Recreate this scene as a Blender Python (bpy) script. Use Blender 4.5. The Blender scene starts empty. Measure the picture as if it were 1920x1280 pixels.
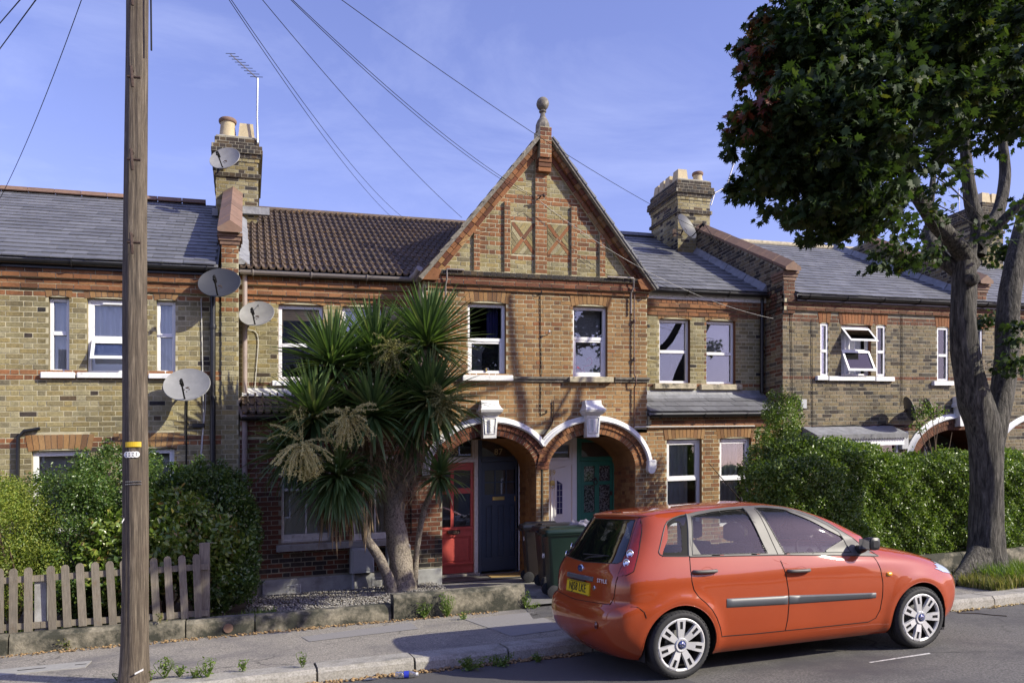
import bpy, bmesh, math, random
import numpy as np
from mathutils import Vector, Matrix
from math import sin, cos, pi, radians, atan2, sqrt, hypot
sc = bpy.context.scene
COL = sc.collection
random.seed(7); NP = np.random.default_rng(7)

# ------------------------------------------------------------------ camera
F_PX, YAW, HOR, GRADE, EYE = 1495.0, radians(18.5), 945.0, 0.0445, 1.646   # the street climbs 4.5 % to the right
cam = bpy.data.objects.new('camera', bpy.data.cameras.new('camera')); COL.objects.link(cam)
cam.data.sensor_width = 36.0; cam.data.lens = F_PX/1920*36.0
cam.data.shift_y = (HOR-640.0)/1920.0
cam.data.clip_end = 3000; cam.data.clip_start = 0.1
cam.location = (0, 0, EYE); cam.rotation_euler = (pi/2, 0, -YAW)
sc.camera = cam
# ------------------------------------------------------------------ light
SUN_DIR = Vector((1.32, -1.0, 1.02)).normalized()        # towards the sun
sun = bpy.data.objects.new('sun', bpy.data.lights.new('sun', 'SUN')); COL.objects.link(sun)
sun.data.energy = 3.6; sun.data.angle = radians(0.53); sun.data.color = (1.0, 0.94, 0.77)
sun.rotation_euler = SUN_DIR.to_track_quat('Z', 'Y').to_euler()
sun.location = (20, -20, 30)
world = bpy.data.worlds.new('World'); sc.world = world; world.use_nodes = True
nt = world.node_tree; nt.nodes.clear()
wo = nt.nodes.new('ShaderNodeOutputWorld'); bg = nt.nodes.new('ShaderNodeBackground')
sk = nt.nodes.new('ShaderNodeTexSky'); sk.sky_type = 'NISHITA'; sk.sun_disc = False
sk.sun_elevation = math.asin(SUN_DIR.z); sk.sun_rotation = atan2(SUN_DIR.x, SUN_DIR.y)
sk.altitude = 50; sk.air_density = 1.25; sk.dust_density = 0.7; sk.ozone_density = 4.0
tint = nt.nodes.new('ShaderNodeMix'); tint.data_type = 'RGBA'; tint.blend_type = 'MULTIPLY'
tint.inputs[0].default_value = 1.0; tint.inputs[7].default_value = (1.27, 0.94, 1.22, 1)
nt.links.new(sk.outputs[0], tint.inputs[6])
# thin high cloud, wisps stretched sideways
tc = nt.nodes.new('ShaderNodeTexCoord'); mp = nt.nodes.new('ShaderNodeMapping')
mp.inputs['Scale'].default_value = (1.3, 1.3, 4.2); mp.inputs['Rotation'].default_value = (0.15, 0.35, 0.4)
cn = nt.nodes.new('ShaderNodeTexNoise'); cn.inputs['Scale'].default_value = 1.9; cn.inputs['Detail'].default_value = 9
cn.inputs['Roughness'].default_value = 0.62; cn.inputs['Distortion'].default_value = 0.5
cr = nt.nodes.new('ShaderNodeMapRange'); cr.inputs[1].default_value = 0.50; cr.inputs[2].default_value = 0.86
cr.inputs[3].default_value = 0.0; cr.inputs[4].default_value = 0.13
cm = nt.nodes.new('ShaderNodeMix'); cm.data_type = 'RGBA'; cm.inputs[7].default_value = (9.2, 9.6, 11.5, 1)
nt.links.new(tc.outputs['Generated'], mp.inputs[0]); nt.links.new(mp.outputs[0], cn.inputs[0])
nt.links.new(cn.outputs[0], cr.inputs[0]); nt.links.new(cr.outputs[0], cm.inputs[0])
nt.links.new(tint.outputs[2], cm.inputs[6]); nt.links.new(cm.outputs[2], bg.inputs[0])
bg.inputs[1].default_value = 0.108
nt.links.new(bg.outputs[0], wo.inputs[0])
sc.view_settings.view_transform = 'Standard'; sc.view_settings.look = 'None'
sc.view_settings.gamma = 1.0; sc.view_settings.exposure = 0.88; sc.view_settings.use_curve_mapping = False
sc.render.engine = 'CYCLES'; sc.cycles.max_bounces = 8; sc.cycles.transparent_max_bounces = 12
sc.cycles.caustics_reflective = False; sc.cycles.caustics_refractive = False

# ------------------------------------------------------------------ pixel (1920x1280) to place
S_, C_ = sin(YAW), cos(YAW)
def P(px, py, Y):
    """x and height above the sloping street of the point seen at (px, py) on the plane y = Y"""
    r = (px-960)/F_PX; X = Y*(S_+r*C_)/(C_-r*S_); d = X*S_+Y*C_
    return X, (HOR-py)/F_PX*d+EYE-GRADE*X
def PX(px, Y): return P(px, 600, Y)[0]
def PZ(px, py, Y): return P(px, py, Y)[1]
def PG(px, py, z=0.0):
    r = (px-960)/F_PX; q = (HOR-py)/F_PX; dx = S_+r*C_; dy = C_-r*S_
    d = (z-EYE)/(q-GRADE*dx); return dx*d, dy*d
def depth(X, Y): return X*S_+Y*C_
def proj(X, Y, z):
    d = depth(X, Y); return 960+F_PX*(X*C_-Y*S_)/d, HOR-F_PX*(z+GRADE*X-EYE)/d
def sh(v): return (v[0], v[1], v[2]+GRADE*v[0])

# ------------------------------------------------------------------ object helpers
LOC = {}
def thing(name, label, cat, loc, group=None):
    o = bpy.data.objects.new(name, None); COL.objects.link(o)
    o.empty_display_size = 0.2
    o.location = sh(loc); LOC[o.name] = np.array(sh(loc))
    o['label'] = label; o['category'] = cat
    if group: o['group'] = group
    return o
def tag(o, label=None, cat=None, group=None, kind=None):
    if label: o['label'] = label
    if cat: o['category'] = cat
    if group: o['group'] = group
    if kind: o['kind'] = kind
    return o
def link_mesh(name, me, parent=None, kind=None, origin=None):
    o = bpy.data.objects.new(name, me); COL.objects.link(o)
    if parent is not None:
        o.parent = parent; LOC[o.name] = LOC[parent.name]
    else:
        o.location = origin; LOC[o.name] = np.array(origin)
    if kind: o['kind'] = kind
    return o
def mesh_np(name, V, Fc, mats, parent=None, kind=None, mi=None, smooth=False, shear=True, nper=None):
    """V (n,3) local coordinates, Fc list/array of equal sized faces"""
    V = np.array(V, dtype=np.float64).reshape(-1, 3)
    if shear: V[:, 2] += GRADE*V[:, 0]
    if parent is not None: org = LOC[parent.name]
    else: org = np.array([(V[:, 0].min()+V[:, 0].max())/2, (V[:, 1].min()+V[:, 1].max())/2, V[:, 2].min()])
    V = V-org
    me = bpy.data.meshes.new(name)
    Fc = np.asarray(Fc, dtype=np.int32); n = Fc.shape[1]
    me.vertices.add(len(V)); me.vertices.foreach_set('co', V.astype(np.float32).ravel())
    me.loops.add(Fc.size); me.loops.foreach_set('vertex_index', Fc.ravel())
    me.polygons.add(len(Fc))
    me.polygons.foreach_set('loop_start', np.arange(0, Fc.size, n, dtype=np.int32))
    me.polygons.foreach_set('loop_total', np.full(len(Fc), n, dtype=np.int32))
    for m in mats: me.materials.append(m)
    if mi is not None: me.polygons.foreach_set('material_index', np.asarray(mi, dtype=np.int32))
    if smooth: me.polygons.foreach_set('use_smooth', np.ones(len(Fc), dtype=bool))
    me.update(calc_edges=True); me.validate()
    return link_mesh(name, me, parent, kind, None if parent is not None else tuple(org))
class M:
    def __init__(s): s.v = []; s.f = []; s.mi = []
    def add(s, vs, fs, mi=0):
        b = len(s.v); s.v += [tuple(v) for v in vs]; s.f += [tuple(b+i for i in f) for f in fs]; s.mi += [mi]*len(fs); return s
    def hexa(s, p, mi=0, back=True):
        """8 points: 0-3 bottom ring ccw, 4-7 top ring"""
        fs = [(3, 2, 1, 0), (4, 5, 6, 7), (0, 1, 5, 4), (1, 2, 6, 5), (2, 3, 7, 6), (3, 0, 4, 7)]
        return s.add(p, fs, mi)
    def box(s, x0, x1, y0, y1, z0, z1, mi=0):
        return s.hexa([(x0, y0, z0), (x1, y0, z0), (x1, y1, z0), (x0, y1, z0), (x0, y0, z1), (x1, y0, z1), (x1, y1, z1), (x0, y1, z1)], mi)
    def bev(s, x0, x1, y0, y1, z0, z1, b=0.01, mi=0):
        """box whose front (-y), top and side edges are chamfered"""
        pr = [(x0+b, y0, z0), (x1-b, y0, z0), (x1, y0+b, z0), (x1, y1, z0), (x0, y1, z0), (x0, y0+b, z0)]
        lv = [(0, 0), (1, 0), (1, b)]
        rings = [[(p[0], p[1], z0) for p in pr], [(p[0], p[1], z1-b) for p in pr],
                 [(min(max(p[0], x0+b), x1-b), min(max(p[1], y0+b), y1), z1) for p in pr]]
        vs = sum(rings, []); n = 6; fs = [tuple(range(n))[::-1], tuple(range(2*n, 3*n))]
        for k in range(2):
            for i in range(n): j = (i+1) % n; fs.append((k*n+i, k*n+j, (k+1)*n+j, (k+1)*n+i))
        return s.add(vs, fs, mi)
    def poly(s, pts, mi=0): return s.add(pts, [tuple(range(len(pts)))], mi)
    def prism(s, pts2, fn0, fn1, mi=0):
        n = len(pts2); vs = [fn0(*p) for p in pts2]+[fn1(*p) for p in pts2]
        fs = [tuple(range(n)), tuple(range(2*n-1, n-1, -1))]+[(i, n+i, n+(i+1) % n, (i+1) % n) for i in range(n)]
        return s.add(vs, fs, mi)
    def sheet(s, grid, mi=0, close=False):
        r = len(grid); c = len(grid[0]); vs = sum([list(g) for g in grid], []); fs = []
        for i in range(r-1):
            for j in range(c if close else c-1): k = (j+1) % c; fs.append((i*c+j, i*c+k, (i+1)*c+k, (i+1)*c+j))
        return s.add(vs, fs, mi)
    def tube(s, pts, r, n=8, mi=0, caps=True):
        pts = [Vector(p) for p in pts]; rs = r if hasattr(r, '__len__') else [r]*len(pts)
        g = []; up = None
        for i, p in enumerate(pts):
            t = (pts[min(i+1, len(pts)-1)]-pts[max(i-1, 0)]); t = t.normalized() if t.length > 1e-9 else Vector((0, 0, 1))
            if up is None: up = Vector((0, 0, 1)) if abs(t.z) < .9 else Vector((0, 1, 0))
            a = t.cross(up); a = a.normalized() if a.length > 1e-6 else t.cross(Vector((1, 0, 0))).normalized()
            b = a.cross(t).normalized(); up = b
            g.append([tuple(p+a*(rs[i]*cos(2*pi*k/n))+b*(rs[i]*sin(2*pi*k/n))) for k in range(n)])
        s.sheet(g, mi, True)
        if caps:
            b0 = len(s.v); s.add(g[0], [tuple(range(n))], mi); s.add(g[-1], [tuple(range(n-1, -1, -1))], mi)
        return s
    def lathe(s, c, prof, n=16, mi=0, axis='z', caps=True):
        g = []
        for (r, h) in prof:
            ring = []
            for k in range(n):
                a = 2*pi*k/n
                if axis == 'z': ring.append((c[0]+r*cos(a), c[1]+r*sin(a), c[2]+h))
                elif axis == 'y': ring.append((c[0]+r*cos(a), c[1]+h, c[2]+r*sin(a)))
                else: ring.append((c[0]+h, c[1]+r*cos(a), c[2]+r*sin(a)))
            g.append(ring)
        s.sheet(g, mi, True)
        if caps: s.add(g[0], [tuple(range(n))], mi); s.add(g[-1], [tuple(range(n-1, -1, -1))], mi)
        return s
    def obj(s, name, mats, parent=None, kind=None, smooth=False, ang=None, shear=True):
        if not isinstance(mats, (list, tuple)): mats = [mats]
        V = np.array(s.v, dtype=np.float64)
        if shear: V[:, 2] += GRADE*V[:, 0]
        if parent is not None: org = LOC[parent.name]
        else: org = np.array([(V[:, 0].min()+V[:, 0].max())/2, (V[:, 1].min()+V[:, 1].max())/2, V[:, 2].min()])
        me = bpy.data.meshes.new(name); me.from_pydata((V-org).tolist(), [], s.f)
        for m in mats: me.materials.append(m)
        if len(mats) > 1: me.polygons.foreach_set('material_index', s.mi)
        if smooth: me.polygons.foreach_set('use_smooth', [True]*len(s.f))
        me.update()
        if smooth and ang:
            me.set_sharp_from_angle(angle=radians(ang))
        return link_mesh(name, me, parent, kind, None if parent is not None else tuple(org))
def copy_tree(o, d, parent=None, label=None):
    c = o.copy(); COL.objects.link(c)
    if parent is None:
        c.location = Vector(o.location)+Vector((d[0], d[1], d[2]+GRADE*d[0])); LOC[c.name] = np.array(c.location)
    else: c.parent = parent; LOC[c.name] = LOC[parent.name]
    if label: c['label'] = label
    for k in list(o.children): copy_tree(k, d, c)
    return c
def pip(x, y, poly):
    c = False; n = len(poly); j = n-1
    for i in range(n):
        if (poly[i][1] > y) != (poly[j][1] > y) and x < (poly[j][0]-poly[i][0])*(y-poly[i][1])/(poly[j][1]-poly[i][1])+poly[i][0]: c = not c
        j = i
    return c
def catmull(pts, n=6, closed=False):
    out = []; m = len(pts)
    rng = range(m) if closed else range(m-1)
    for i in rng:
        if closed: p0, p1, p2, p3 = pts[(i-1) % m], pts[i], pts[(i+1) % m], pts[(i+2) % m]
        else: p0, p1, p2, p3 = pts[max(i-1, 0)], pts[i], pts[i+1], pts[min(i+2, m-1)]
        for k in range(n):
            t = k/n
            out.append(tuple(0.5*((2*b)+(-a+c)*t+(2*a-5*b+4*c-d)*t*t+(-a+3*b-3*c+d)*t**3) for a, b, c, d in zip(p0, p1, p2, p3)))
    if not closed: out.append(tuple(pts[-1]))
    return out

# ------------------------------------------------------------------ materials
def nmat(name):
    m = bpy.data.materials.new(name); m.use_nodes = True; t = m.node_tree
    b = t.nodes['Principled BSDF']; return m, t, b
def N(t, ty, **kw):
    n = t.nodes.new(ty)
    for k, v in kw.items():
        if k.startswith('i_'): n.inputs[k[2:].replace('_', ' ')].default_value = v
        else: setattr(n, k, v)
    return n
def rnd_value(t):
    g = N(t, 'ShaderNodeNewGeometry'); o = N(t, 'ShaderNodeObjectInfo')
    a = N(t, 'ShaderNodeMath', operation='ADD'); f = N(t, 'ShaderNodeMath', operation='FRACT')
    t.links.new(g.outputs['Random Per Island'], a.inputs[0]); t.links.new(o.outputs['Random'], a.inputs[1]); t.links.new(a.outputs[0], f.inputs[0])
    return f.outputs[0]
def noise(t, scale, detail=4, rough=.6, stretch=None, dist=0):
    g = N(t, 'ShaderNodeNewGeometry'); n = N(t, 'ShaderNodeTexNoise')
    n.inputs['Scale'].default_value = scale; n.inputs['Detail'].default_value = detail; n.inputs['Roughness'].default_value = rough
    n.inputs['Distortion'].default_value = dist
    if stretch:
        mpn = N(t, 'ShaderNodeMapping'); mpn.inputs['Scale'].default_value = stretch
        t.links.new(g.outputs['Position'], mpn.inputs[0]); t.links.new(mpn.outputs[0], n.inputs[0])
    else: t.links.new(g.outputs['Position'], n.inputs[0])
    return n.outputs[0]
def ramp(t, fac, stops, interp='LINEAR'):
    r = N(t, 'ShaderNodeValToRGB'); r.color_ramp.interpolation = interp; e = r.color_ramp.elements
    while len(e) > 1: e.remove(e[-1])
    e[0].position = stops[0][0]; e[0].color = tuple(stops[0][1])+(1,)
    for p, c in stops[1:]:
        k = e.new(p); k.color = tuple(c)+(1,)
    t.links.new(fac, r.inputs[0]); return r.outputs[0]
def mixc(t, fac, a, b, mode='MIX'):
    m = N(t, 'ShaderNodeMix', data_type='RGBA', blend_type=mode)
    for i, x in ((0, fac), (6, a), (7, b)):
        if hasattr(x, 'is_linked'): t.links.new(x, m.inputs[i])
        else: m.inputs[i].default_value = (tuple(x)+(1,)) if hasattr(x, '__len__') else x
    return m.outputs[2]
def rng(t, v, a, b, c, d):
    m = N(t, 'ShaderNodeMapRange');
    for i, x in enumerate((a, b, c, d)): m.inputs[i+1].default_value = x
    t.links.new(v, m.inputs[0]); return m.outputs[0]
def bumpit(t, b, h, strength=.3, dist=.01, prev=None):
    n = N(t, 'ShaderNodeBump'); n.inputs['Strength'].default_value = strength; n.inputs['Distance'].default_value = dist
    t.links.new(h, n.inputs['Height'])
    if prev: t.links.new(prev, n.inputs['Normal'])
    t.links.new(n.outputs[0], b.inputs['Normal']); return n.outputs[0]
def sc3(c, k): return tuple(min(1, x*k) for x in c)
def gen(name, col, rough=.6, metal=0, var=.15, vs=6, bump=.2, bs=80, bd=.004, spec=.5, col2=None, c2=(.5, .7), c2s=2.0, rndv=0, coat=0, stretch=None, detail=5):
    m, t, b = nmat(name)
    base = ramp(t, noise(t, vs, detail, stretch=stretch), [(.38 if vs > 50 else .3, sc3(col, 1-var)), (.62 if vs > 50 else .7, sc3(col, 1+var))])
    if col2: base = mixc(t, rng(t, noise(t, c2s, 6, .65), c2[0], c2[1], 0, 1), base, col2)
    if rndv:
        k = rng(t, rnd_value(t), 0, 1, 1-rndv, 1+rndv)
        cc = N(t, 'ShaderNodeCombineColor'); [t.links.new(k, cc.inputs[i]) for i in range(3)]
        base = mixc(t, 1.0, base, cc.outputs[0], 'MULTIPLY')
    t.links.new(base, b.inputs['Base Color'])
    b.inputs['Roughness'].default_value = rough; b.inputs['Metallic'].default_value = metal; b.inputs['Specular IOR Level'].default_value = spec
    if coat: b.inputs['Coat Weight'].default_value = coat; b.inputs['Coat Roughness'].default_value = .03
    if bump: bumpit(t, b, noise(t, bs, 3), bump, bd)
    return m
def brick_mat(name, stops, mott=(.55, 1.15), soot=(0.05, 0.05, 0.045), sootr=(.55, .8), rough=.9):
    m, t, b = nmat(name)
    c = ramp(t, rnd_value(t), stops)
    c = mixc(t, 1.0, c, ramp(t, noise(t, 38, 5, .7), [(.3, (mott[0],)*3), (.7, (mott[1],)*3)]), 'MULTIPLY')
    c = mixc(t, rng(t, noise(t, 17, 6, .75), sootr[0], sootr[1], 0, .75), c, soot)
    c = mixc(t, rng(t, noise(t, .9, 4, .6), .56, .85, 0, .45), c, soot)
    c = mixc(t, 1.0, c, ramp(t, noise(t, 1.6, 5, .6, (1, 1, .3)), [(.32, (.66,)*3), (.6, (1.08,)*3)]), 'MULTIPLY')
    t.links.new(c, b.inputs['Base Color']); b.inputs['Roughness'].default_value = rough; b.inputs['Specular IOR Level'].default_value = .25
    bumpit(t, b, noise(t, 120, 4, .7), .55, .006); return m
MAT = {}
MAT['stock'] = brick_mat('yellow_stock_brick', [(0, (.32, .265, .125)), (.25, (.28, .245, .135)), (.45, (.36, .32, .195)), (.62, (.27, .215, .095)), (.8, (.20, .175, .105)), (.92, (.33, .26, .11)), (1, (.16, .14, .09))], mott=(.66, 1.2), sootr=(.60, .85))
MAT['red'] = brick_mat('orange_red_brick', [(0, (.29, .130, .058)), (.3, (.25, .108, .050)), (.6, (.31, .150, .068)), (.85, (.19, .088, .046)), (1, (.14, .070, .042))], mott=(.72, 1.15), sootr=(.62, .9))
MAT['orange'] = brick_mat('orange_facing_brick', [(0, (.325, .188, .080)), (.3, (.28, .150, .064)), (.6, (.355, .218, .10)), (.85, (.23, .125, .060)), (1, (.18, .102, .056))], mott=(.78, 1.12), sootr=(.66, .95))
MAT['darkred'] = brick_mat('sooty_red_brick', [(0, (.20, .075, .040)), (.4, (.14, .055, .034)), (.7, (.24, .095, .05)), (1, (.09, .045, .035))])
MAT['black_brick'] = brick_mat('soot_blackened_brick', [(0, (.07, .055, .045)), (.5, (.045, .042, .04)), (1, (.12, .085, .05))])
MAT['mortar'] = gen('pale_lime_mortar', (.43, .39, .26), .95, var=.22, vs=9, bump=.4, bs=150, col2=(.16, .14, .10), c2=(.58, .8), c2s=1.3)
MAT['mortar_dark'] = gen('grey_mortar', (.27, .25, .19), .95, var=.25, vs=9, bump=.4, bs=150)
MAT['white'] = gen('white_plastic', (.80, .80, .80), .35, var=.03, bump=0)
MAT['stucco'] = gen('white_painted_stucco', (.74, .74, .73), .55, var=.08, vs=25, bump=.35, bs=60, col2=(.30, .28, .24), c2=(.60, .78), c2s=9)
MAT['oldwhite'] = gen('worn_white_paint', (.60, .60, .58), .6, var=.12, vs=18, bump=.3, bs=70, col2=(.30, .27, .22), c2=(.58, .72), c2s=12)
MAT['stone'] = gen('weathered_stone', (.42, .37, .26), .9, var=.25, vs=14, bump=.5, bs=60, col2=(.08, .075, .06), c2=(.52, .7), c2s=6)
MAT['darkstone'] = gen('dark_weathered_stone', (.16, .145, .12), .9, var=.35, vs=16, bump=.5, bs=60, col2=(.34, .32, .27), c2=(.55, .7), c2s=11)
MAT['render'] = gen('grey_cement_render', (.34, .34, .33), .9, var=.2, vs=7, bump=.4, bs=90, col2=(.20, .19, .18), c2=(.5, .7), c2s=3)
MAT['slate'] = gen('grey_slate', (.135, .137, .146), .55, var=.16, vs=12, bump=.25, bs=90, rndv=.2, col2=(.20, .20, .19), c2=(.66, .85), c2s=7)
MAT['moss'] = gen('dark_moss', (.035, .035, .018), .95, var=.4, vs=60, bump=.8, bs=120)
MAT['ctile'] = gen('brown_concrete_tile', (.105, .077, .060), .85, var=.22, vs=10, bump=.5, bs=120, rndv=.18, col2=(.30, .24, .17), c2=(.60, .72), c2s=30)
# lichen on concrete tiles
def cracks(m, sc_=.8, amt=.8):
    t = m.node_tree; b = t.nodes['Principled BSDF']; src = b.inputs['Base Color'].links[0].from_socket
    g = N(t, 'ShaderNodeNewGeometry'); nz = N(t, 'ShaderNodeTexNoise'); nz.inputs['Scale'].default_value = 3; nz.inputs['Detail'].default_value = 5
    mv = N(t, 'ShaderNodeMix', data_type='VECTOR'); mv.inputs[0].default_value = .35
    t.links.new(g.outputs['Position'], nz.inputs[0]); t.links.new(g.outputs['Position'], mv.inputs[4]); t.links.new(nz.outputs['Color'], mv.inputs[5])
    v = N(t, 'ShaderNodeTexVoronoi', feature='DISTANCE_TO_EDGE'); v.inputs['Scale'].default_value = sc_; t.links.new(mv.outputs[1], v.inputs['Vector'])
    k = N(t, 'ShaderNodeMath', operation='MULTIPLY'); t.links.new(rng(t, v.outputs[0], .002, .012, 1, 0), k.inputs[0]); t.links.new(rng(t, noise(t, .6, 3), .46, .56, 0, amt), k.inputs[1])
    t.links.new(mixc(t, k.outputs[0], src, (.03, .028, .025)), b.inputs['Base Color'])
def lichen():
    m = MAT['ctile']; t = m.node_tree; b = t.nodes['Principled BSDF']; src = b.inputs['Base Color'].links[0].from_socket
    a = mixc(t, rng(t, noise(t, 24, 5, .75), .55, .63, 0, .85), src, (.36, .20, .045))
    mk = rng(t, noise(t, 1.1, 3, .5), .42, .60, 0, 1)
    t.links.new(mixc(t, mk, src, a), b.inputs['Base Color'])
lichen()
MAT['terracotta'] = gen('terracotta_clay', (.185, .112, .075), .8, var=.2, vs=10, bump=.3, bs=90, rndv=.15, col2=(.16, .11, .08), c2=(.55, .75), c2s=7)
MAT['pot'] = gen('buff_clay_pot', (.47, .39, .24), .8, var=.15, vs=12, bump=.25, bs=90)
MAT['lead'] = gen('lead_flashing', (.22, .225, .24), .6, metal=0, var=.25, vs=7, bump=.5, bs=16, bd=.02)
MAT['blackpl'] = gen('black_gutter_plastic', (.014, .014, .015), .35, var=.2, bump=.1, bs=40)
MAT['greypipe'] = gen('grey_painted_iron', (.25, .22, .205), .5, var=.12, vs=10, bump=.2, bs=50)
MAT['pinkpipe'] = gen('faded_pipe', (.30, .24, .22), .55, var=.12, bump=.15)
MAT['brownpipe'] = gen('brown_pipe', (.10, .055, .04), .5, bump=.1)
MAT['cable'] = gen('black_cable', (.010, .010, .010), .7, bump=0, spec=.2)
MAT['cablew'] = gen('white_cable', (.55, .54, .50), .6, bump=0)
MAT['metal'] = gen('galvanised_metal', (.45, .45, .45), .4, metal=.8, bump=.1)
MAT['rust'] = gen('rusty_iron', (.07, .045, .035), .8, metal=.3, var=.4, vs=40, bump=.4)
MAT['dish'] = gen('pale_grey_dish', (.24, .24, .235), .5, var=.08, vs=5, bump=0, col2=(.33, .33, .32), c2=(.5, .8), c2s=4)
MAT['dishdark'] = gen('dark_grey_dish', (.040, .042, .048), .5, var=.08, vs=5, bump=0)
MAT['asphalt'] = gen('road_asphalt', (.135, .128, .115), .88, var=.45, vs=62, bump=.6, bs=260, bd=.006, col2=(.075, .07, .07), c2=(.45, .62), c2s=.7, detail=8)
MAT['pave'] = gen('pavement_asphalt', (.27, .245, .205), .9, var=.48, vs=62, bump=.6, bs=300, bd=.005, col2=(.14, .13, .125), c2=(.48, .68), c2s=1.1, detail=8)
MAT['patch'] = gen('smooth_tarmac_patch', (.245, .232, .22), .9, var=.18, vs=160, bump=.4, bs=260, bd=.004)
MAT['concrete'] = gen('forecourt_concrete', (.23, .22, .20), .9, var=.2, vs=20, bump=.4, bs=120, col2=(.15, .145, .13), c2=(.45, .7), c2s=1.5)
MAT['kerb'] = gen('worn_kerb_concrete', (.33, .31, .27), .9, var=.22, vs=60, bump=.5, bs=140, col2=(.16, .15, .12), c2=(.52, .72), c2s=3.5)
MAT['wallc'] = gen('mossy_old_concrete', (.23, .205, .15), .92, var=.3, vs=26, bump=.6, bs=60, bd=.01, col2=(.04, .04, .028), c2=(.40, .56), c2s=3.2)
MAT['paint_line'] = gen('worn_white_road_paint', (.62, .61, .58), .8, var=.2, vs=60, bump=.2, col2=(.2, .19, .18), c2=(.5, .7), c2s=25)
MAT['soil'] = gen('dry_garden_soil', (.085, .065, .045), .95, var=.4, vs=20, bump=.8, bs=60, bd=.02)
MAT['gravel'] = gen('pale_gravel', (.25, .235, .21), .85, var=.25, vs=60, bump=.2, rndv=.45)
MAT['drygrass'] = gen('dry_straw', (.42, .31, .14), .9, var=.3, vs=40, bump=0, rndv=.3)
MAT['deadleaf'] = gen('dead_leaf', (.26, .17, .08), .85, var=.35, vs=40, bump=0, rndv=.4)
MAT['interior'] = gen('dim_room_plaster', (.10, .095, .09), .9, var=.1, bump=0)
MAT['curtain'] = gen('white_net_curtain', (.80, .80, .79), .9, var=.10, vs=20, bump=0, stretch=(3, 3, .3))
MAT['blind'] = gen('cream_roller_blind', (.50, .49, .46), .9, var=.05, bump=0)
MAT['bluecurtain'] = gen('dark_blue_curtain', (.035, .035, .12), .9, var=.3, vs=30, bump=0, stretch=(3, 3, .2))
MAT['bamboo'] = gen('bamboo_blind', (.62, .42, .17), .8, var=.3, vs=90, bump=0, stretch=(.1, .1, 3))
MAT['reddoor'] = gen('faded_red_door_paint', (.42, .070, .055), .42, var=.10, vs=14, bump=.15, bs=60)
MAT['bluedoor'] = gen('slate_blue_door_paint', (.045, .064, .095), .38, var=.06, vs=10, bump=.08)
MAT['greendoor'] = gen('green_door_paint', (.030, .17, .115), .4, var=.08, vs=10, bump=.1)
MAT['brass'] = gen('brass', (.55, .40, .14), .35, metal=.9, bump=0)
MAT['gilt'] = gen('gilt_lettering', (.55, .46, .26), .5, bump=0)
MAT['coir'] = gen('coir_doormat', (.38, .25, .085), .95, var=.25, vs=90, bump=.8, bs=200)
MAT['rubbermat'] = gen('grey_rubber_mat', (.09, .085, .08), .9, var=.3, vs=60, bump=.6)
MAT['binbrown'] = gen('brown_bin_plastic', (.034, .027, .025), .38, var=.15, vs=6, bump=.15, bs=60)
MAT['bingreen'] = gen('dark_green_bin_plastic', (.008, .024, .017), .38, var=.15, vs=6, bump=.15, bs=60)
MAT['binblack'] = gen('black_bin_plastic', (.020, .021, .024), .35, var=.15, vs=6, bump=.15, bs=60)
MAT['bag'] = gen('crumpled_plastic_sack', (.30, .28, .33), .35, var=.3, vs=20, bump=.6, bs=18, bd=.03)
MAT['meter'] = gen('grey_meter_box_plastic', (.40, .41, .42), .5, var=.08, bump=.05)
MAT['yellowtag'] = gen('yellow_plastic_tag', (.62, .42, .02), .5, var=.1, bump=0)
MAT['tagwhite'] = gen('white_number_disc', (.75, .75, .75), .5, bump=0)
MAT['blackink'] = gen('black_print', (.015, .015, .015), .6, bump=0)
MAT['rubber'] = gen('tyre_rubber', (.022, .022, .024), .75, var=.2, vs=30, bump=.2, bs=90)
MAT['silver'] = gen('silver_wheel_trim', (.62, .62, .62), .38, metal=.35, var=.05, bump=0)
MAT['darksteel'] = gen('brake_dark_steel', (.05, .045, .042), .6, metal=.5, var=.3, bump=.1)
MAT['blackrub'] = gen('black_trim_rubber', (.018, .018, .020), .45, var=.1, bump=0)
MAT['mould'] = gen('grey_side_moulding', (.085, .090, .10), .42, var=.08, bump=.05)
MAT['pillar'] = gen('satin_grey_door_frame', (.11, .104, .097), .5, metal=0, var=.15, vs=12, bump=.05)
MAT['trim'] = gen('dark_cabin_trim', (.030, .031, .034), .8, var=.2, bump=0)
MAT['seat'] = gen('charcoal_seat_fabric', (.045, .048, .058), .9, var=.2, vs=60, bump=.1)
MAT['amber'] = gen('amber_lens', (.75, .36, .03), .25, bump=0)
MAT['chrome'] = gen('bright_chrome', (.75, .75, .77), .12, metal=1, bump=0)
MAT['badgeblue'] = gen('blue_badge_enamel', (.02, .04, .16), .2, bump=0, coat=1)
MAT['plate'] = gen('yellow_number_plate', (.70, .50, .01), .4, var=.03, bump=0)
MAT['lamp'] = gen('clear_lamp_reflector', (.62, .64, .66), .12, metal=.6, var=.1, bump=.3, bs=40, coat=1)
MAT['taillens'] = gen('red_lamp_lens', (.30, .018, .008), .15, var=.15, vs=30, bump=.4, bs=70, coat=1)
MAT['taildark'] = gen('dark_red_lamp_lens', (.12, .008, .006), .12, var=.15, bump=.2, bs=70, coat=1)
MAT['steelgrey'] = gen('grey_utility_cover', (.33, .32, .29), .8, var=.15, vs=20, bump=.3)
MAT['fencewood'] = gen('weathered_fence_timber', (.185, .16, .125), .85, var=.28, vs=22, bump=.4, bs=60, stretch=(3, 3, .35), rndv=.15, col2=(.16, .12, .08), c2=(.55, .75), c2s=9)
cracks(MAT['asphalt'], .7); cracks(MAT['pave'], .9, .6); cracks(MAT['concrete'], .8, .7)
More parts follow.
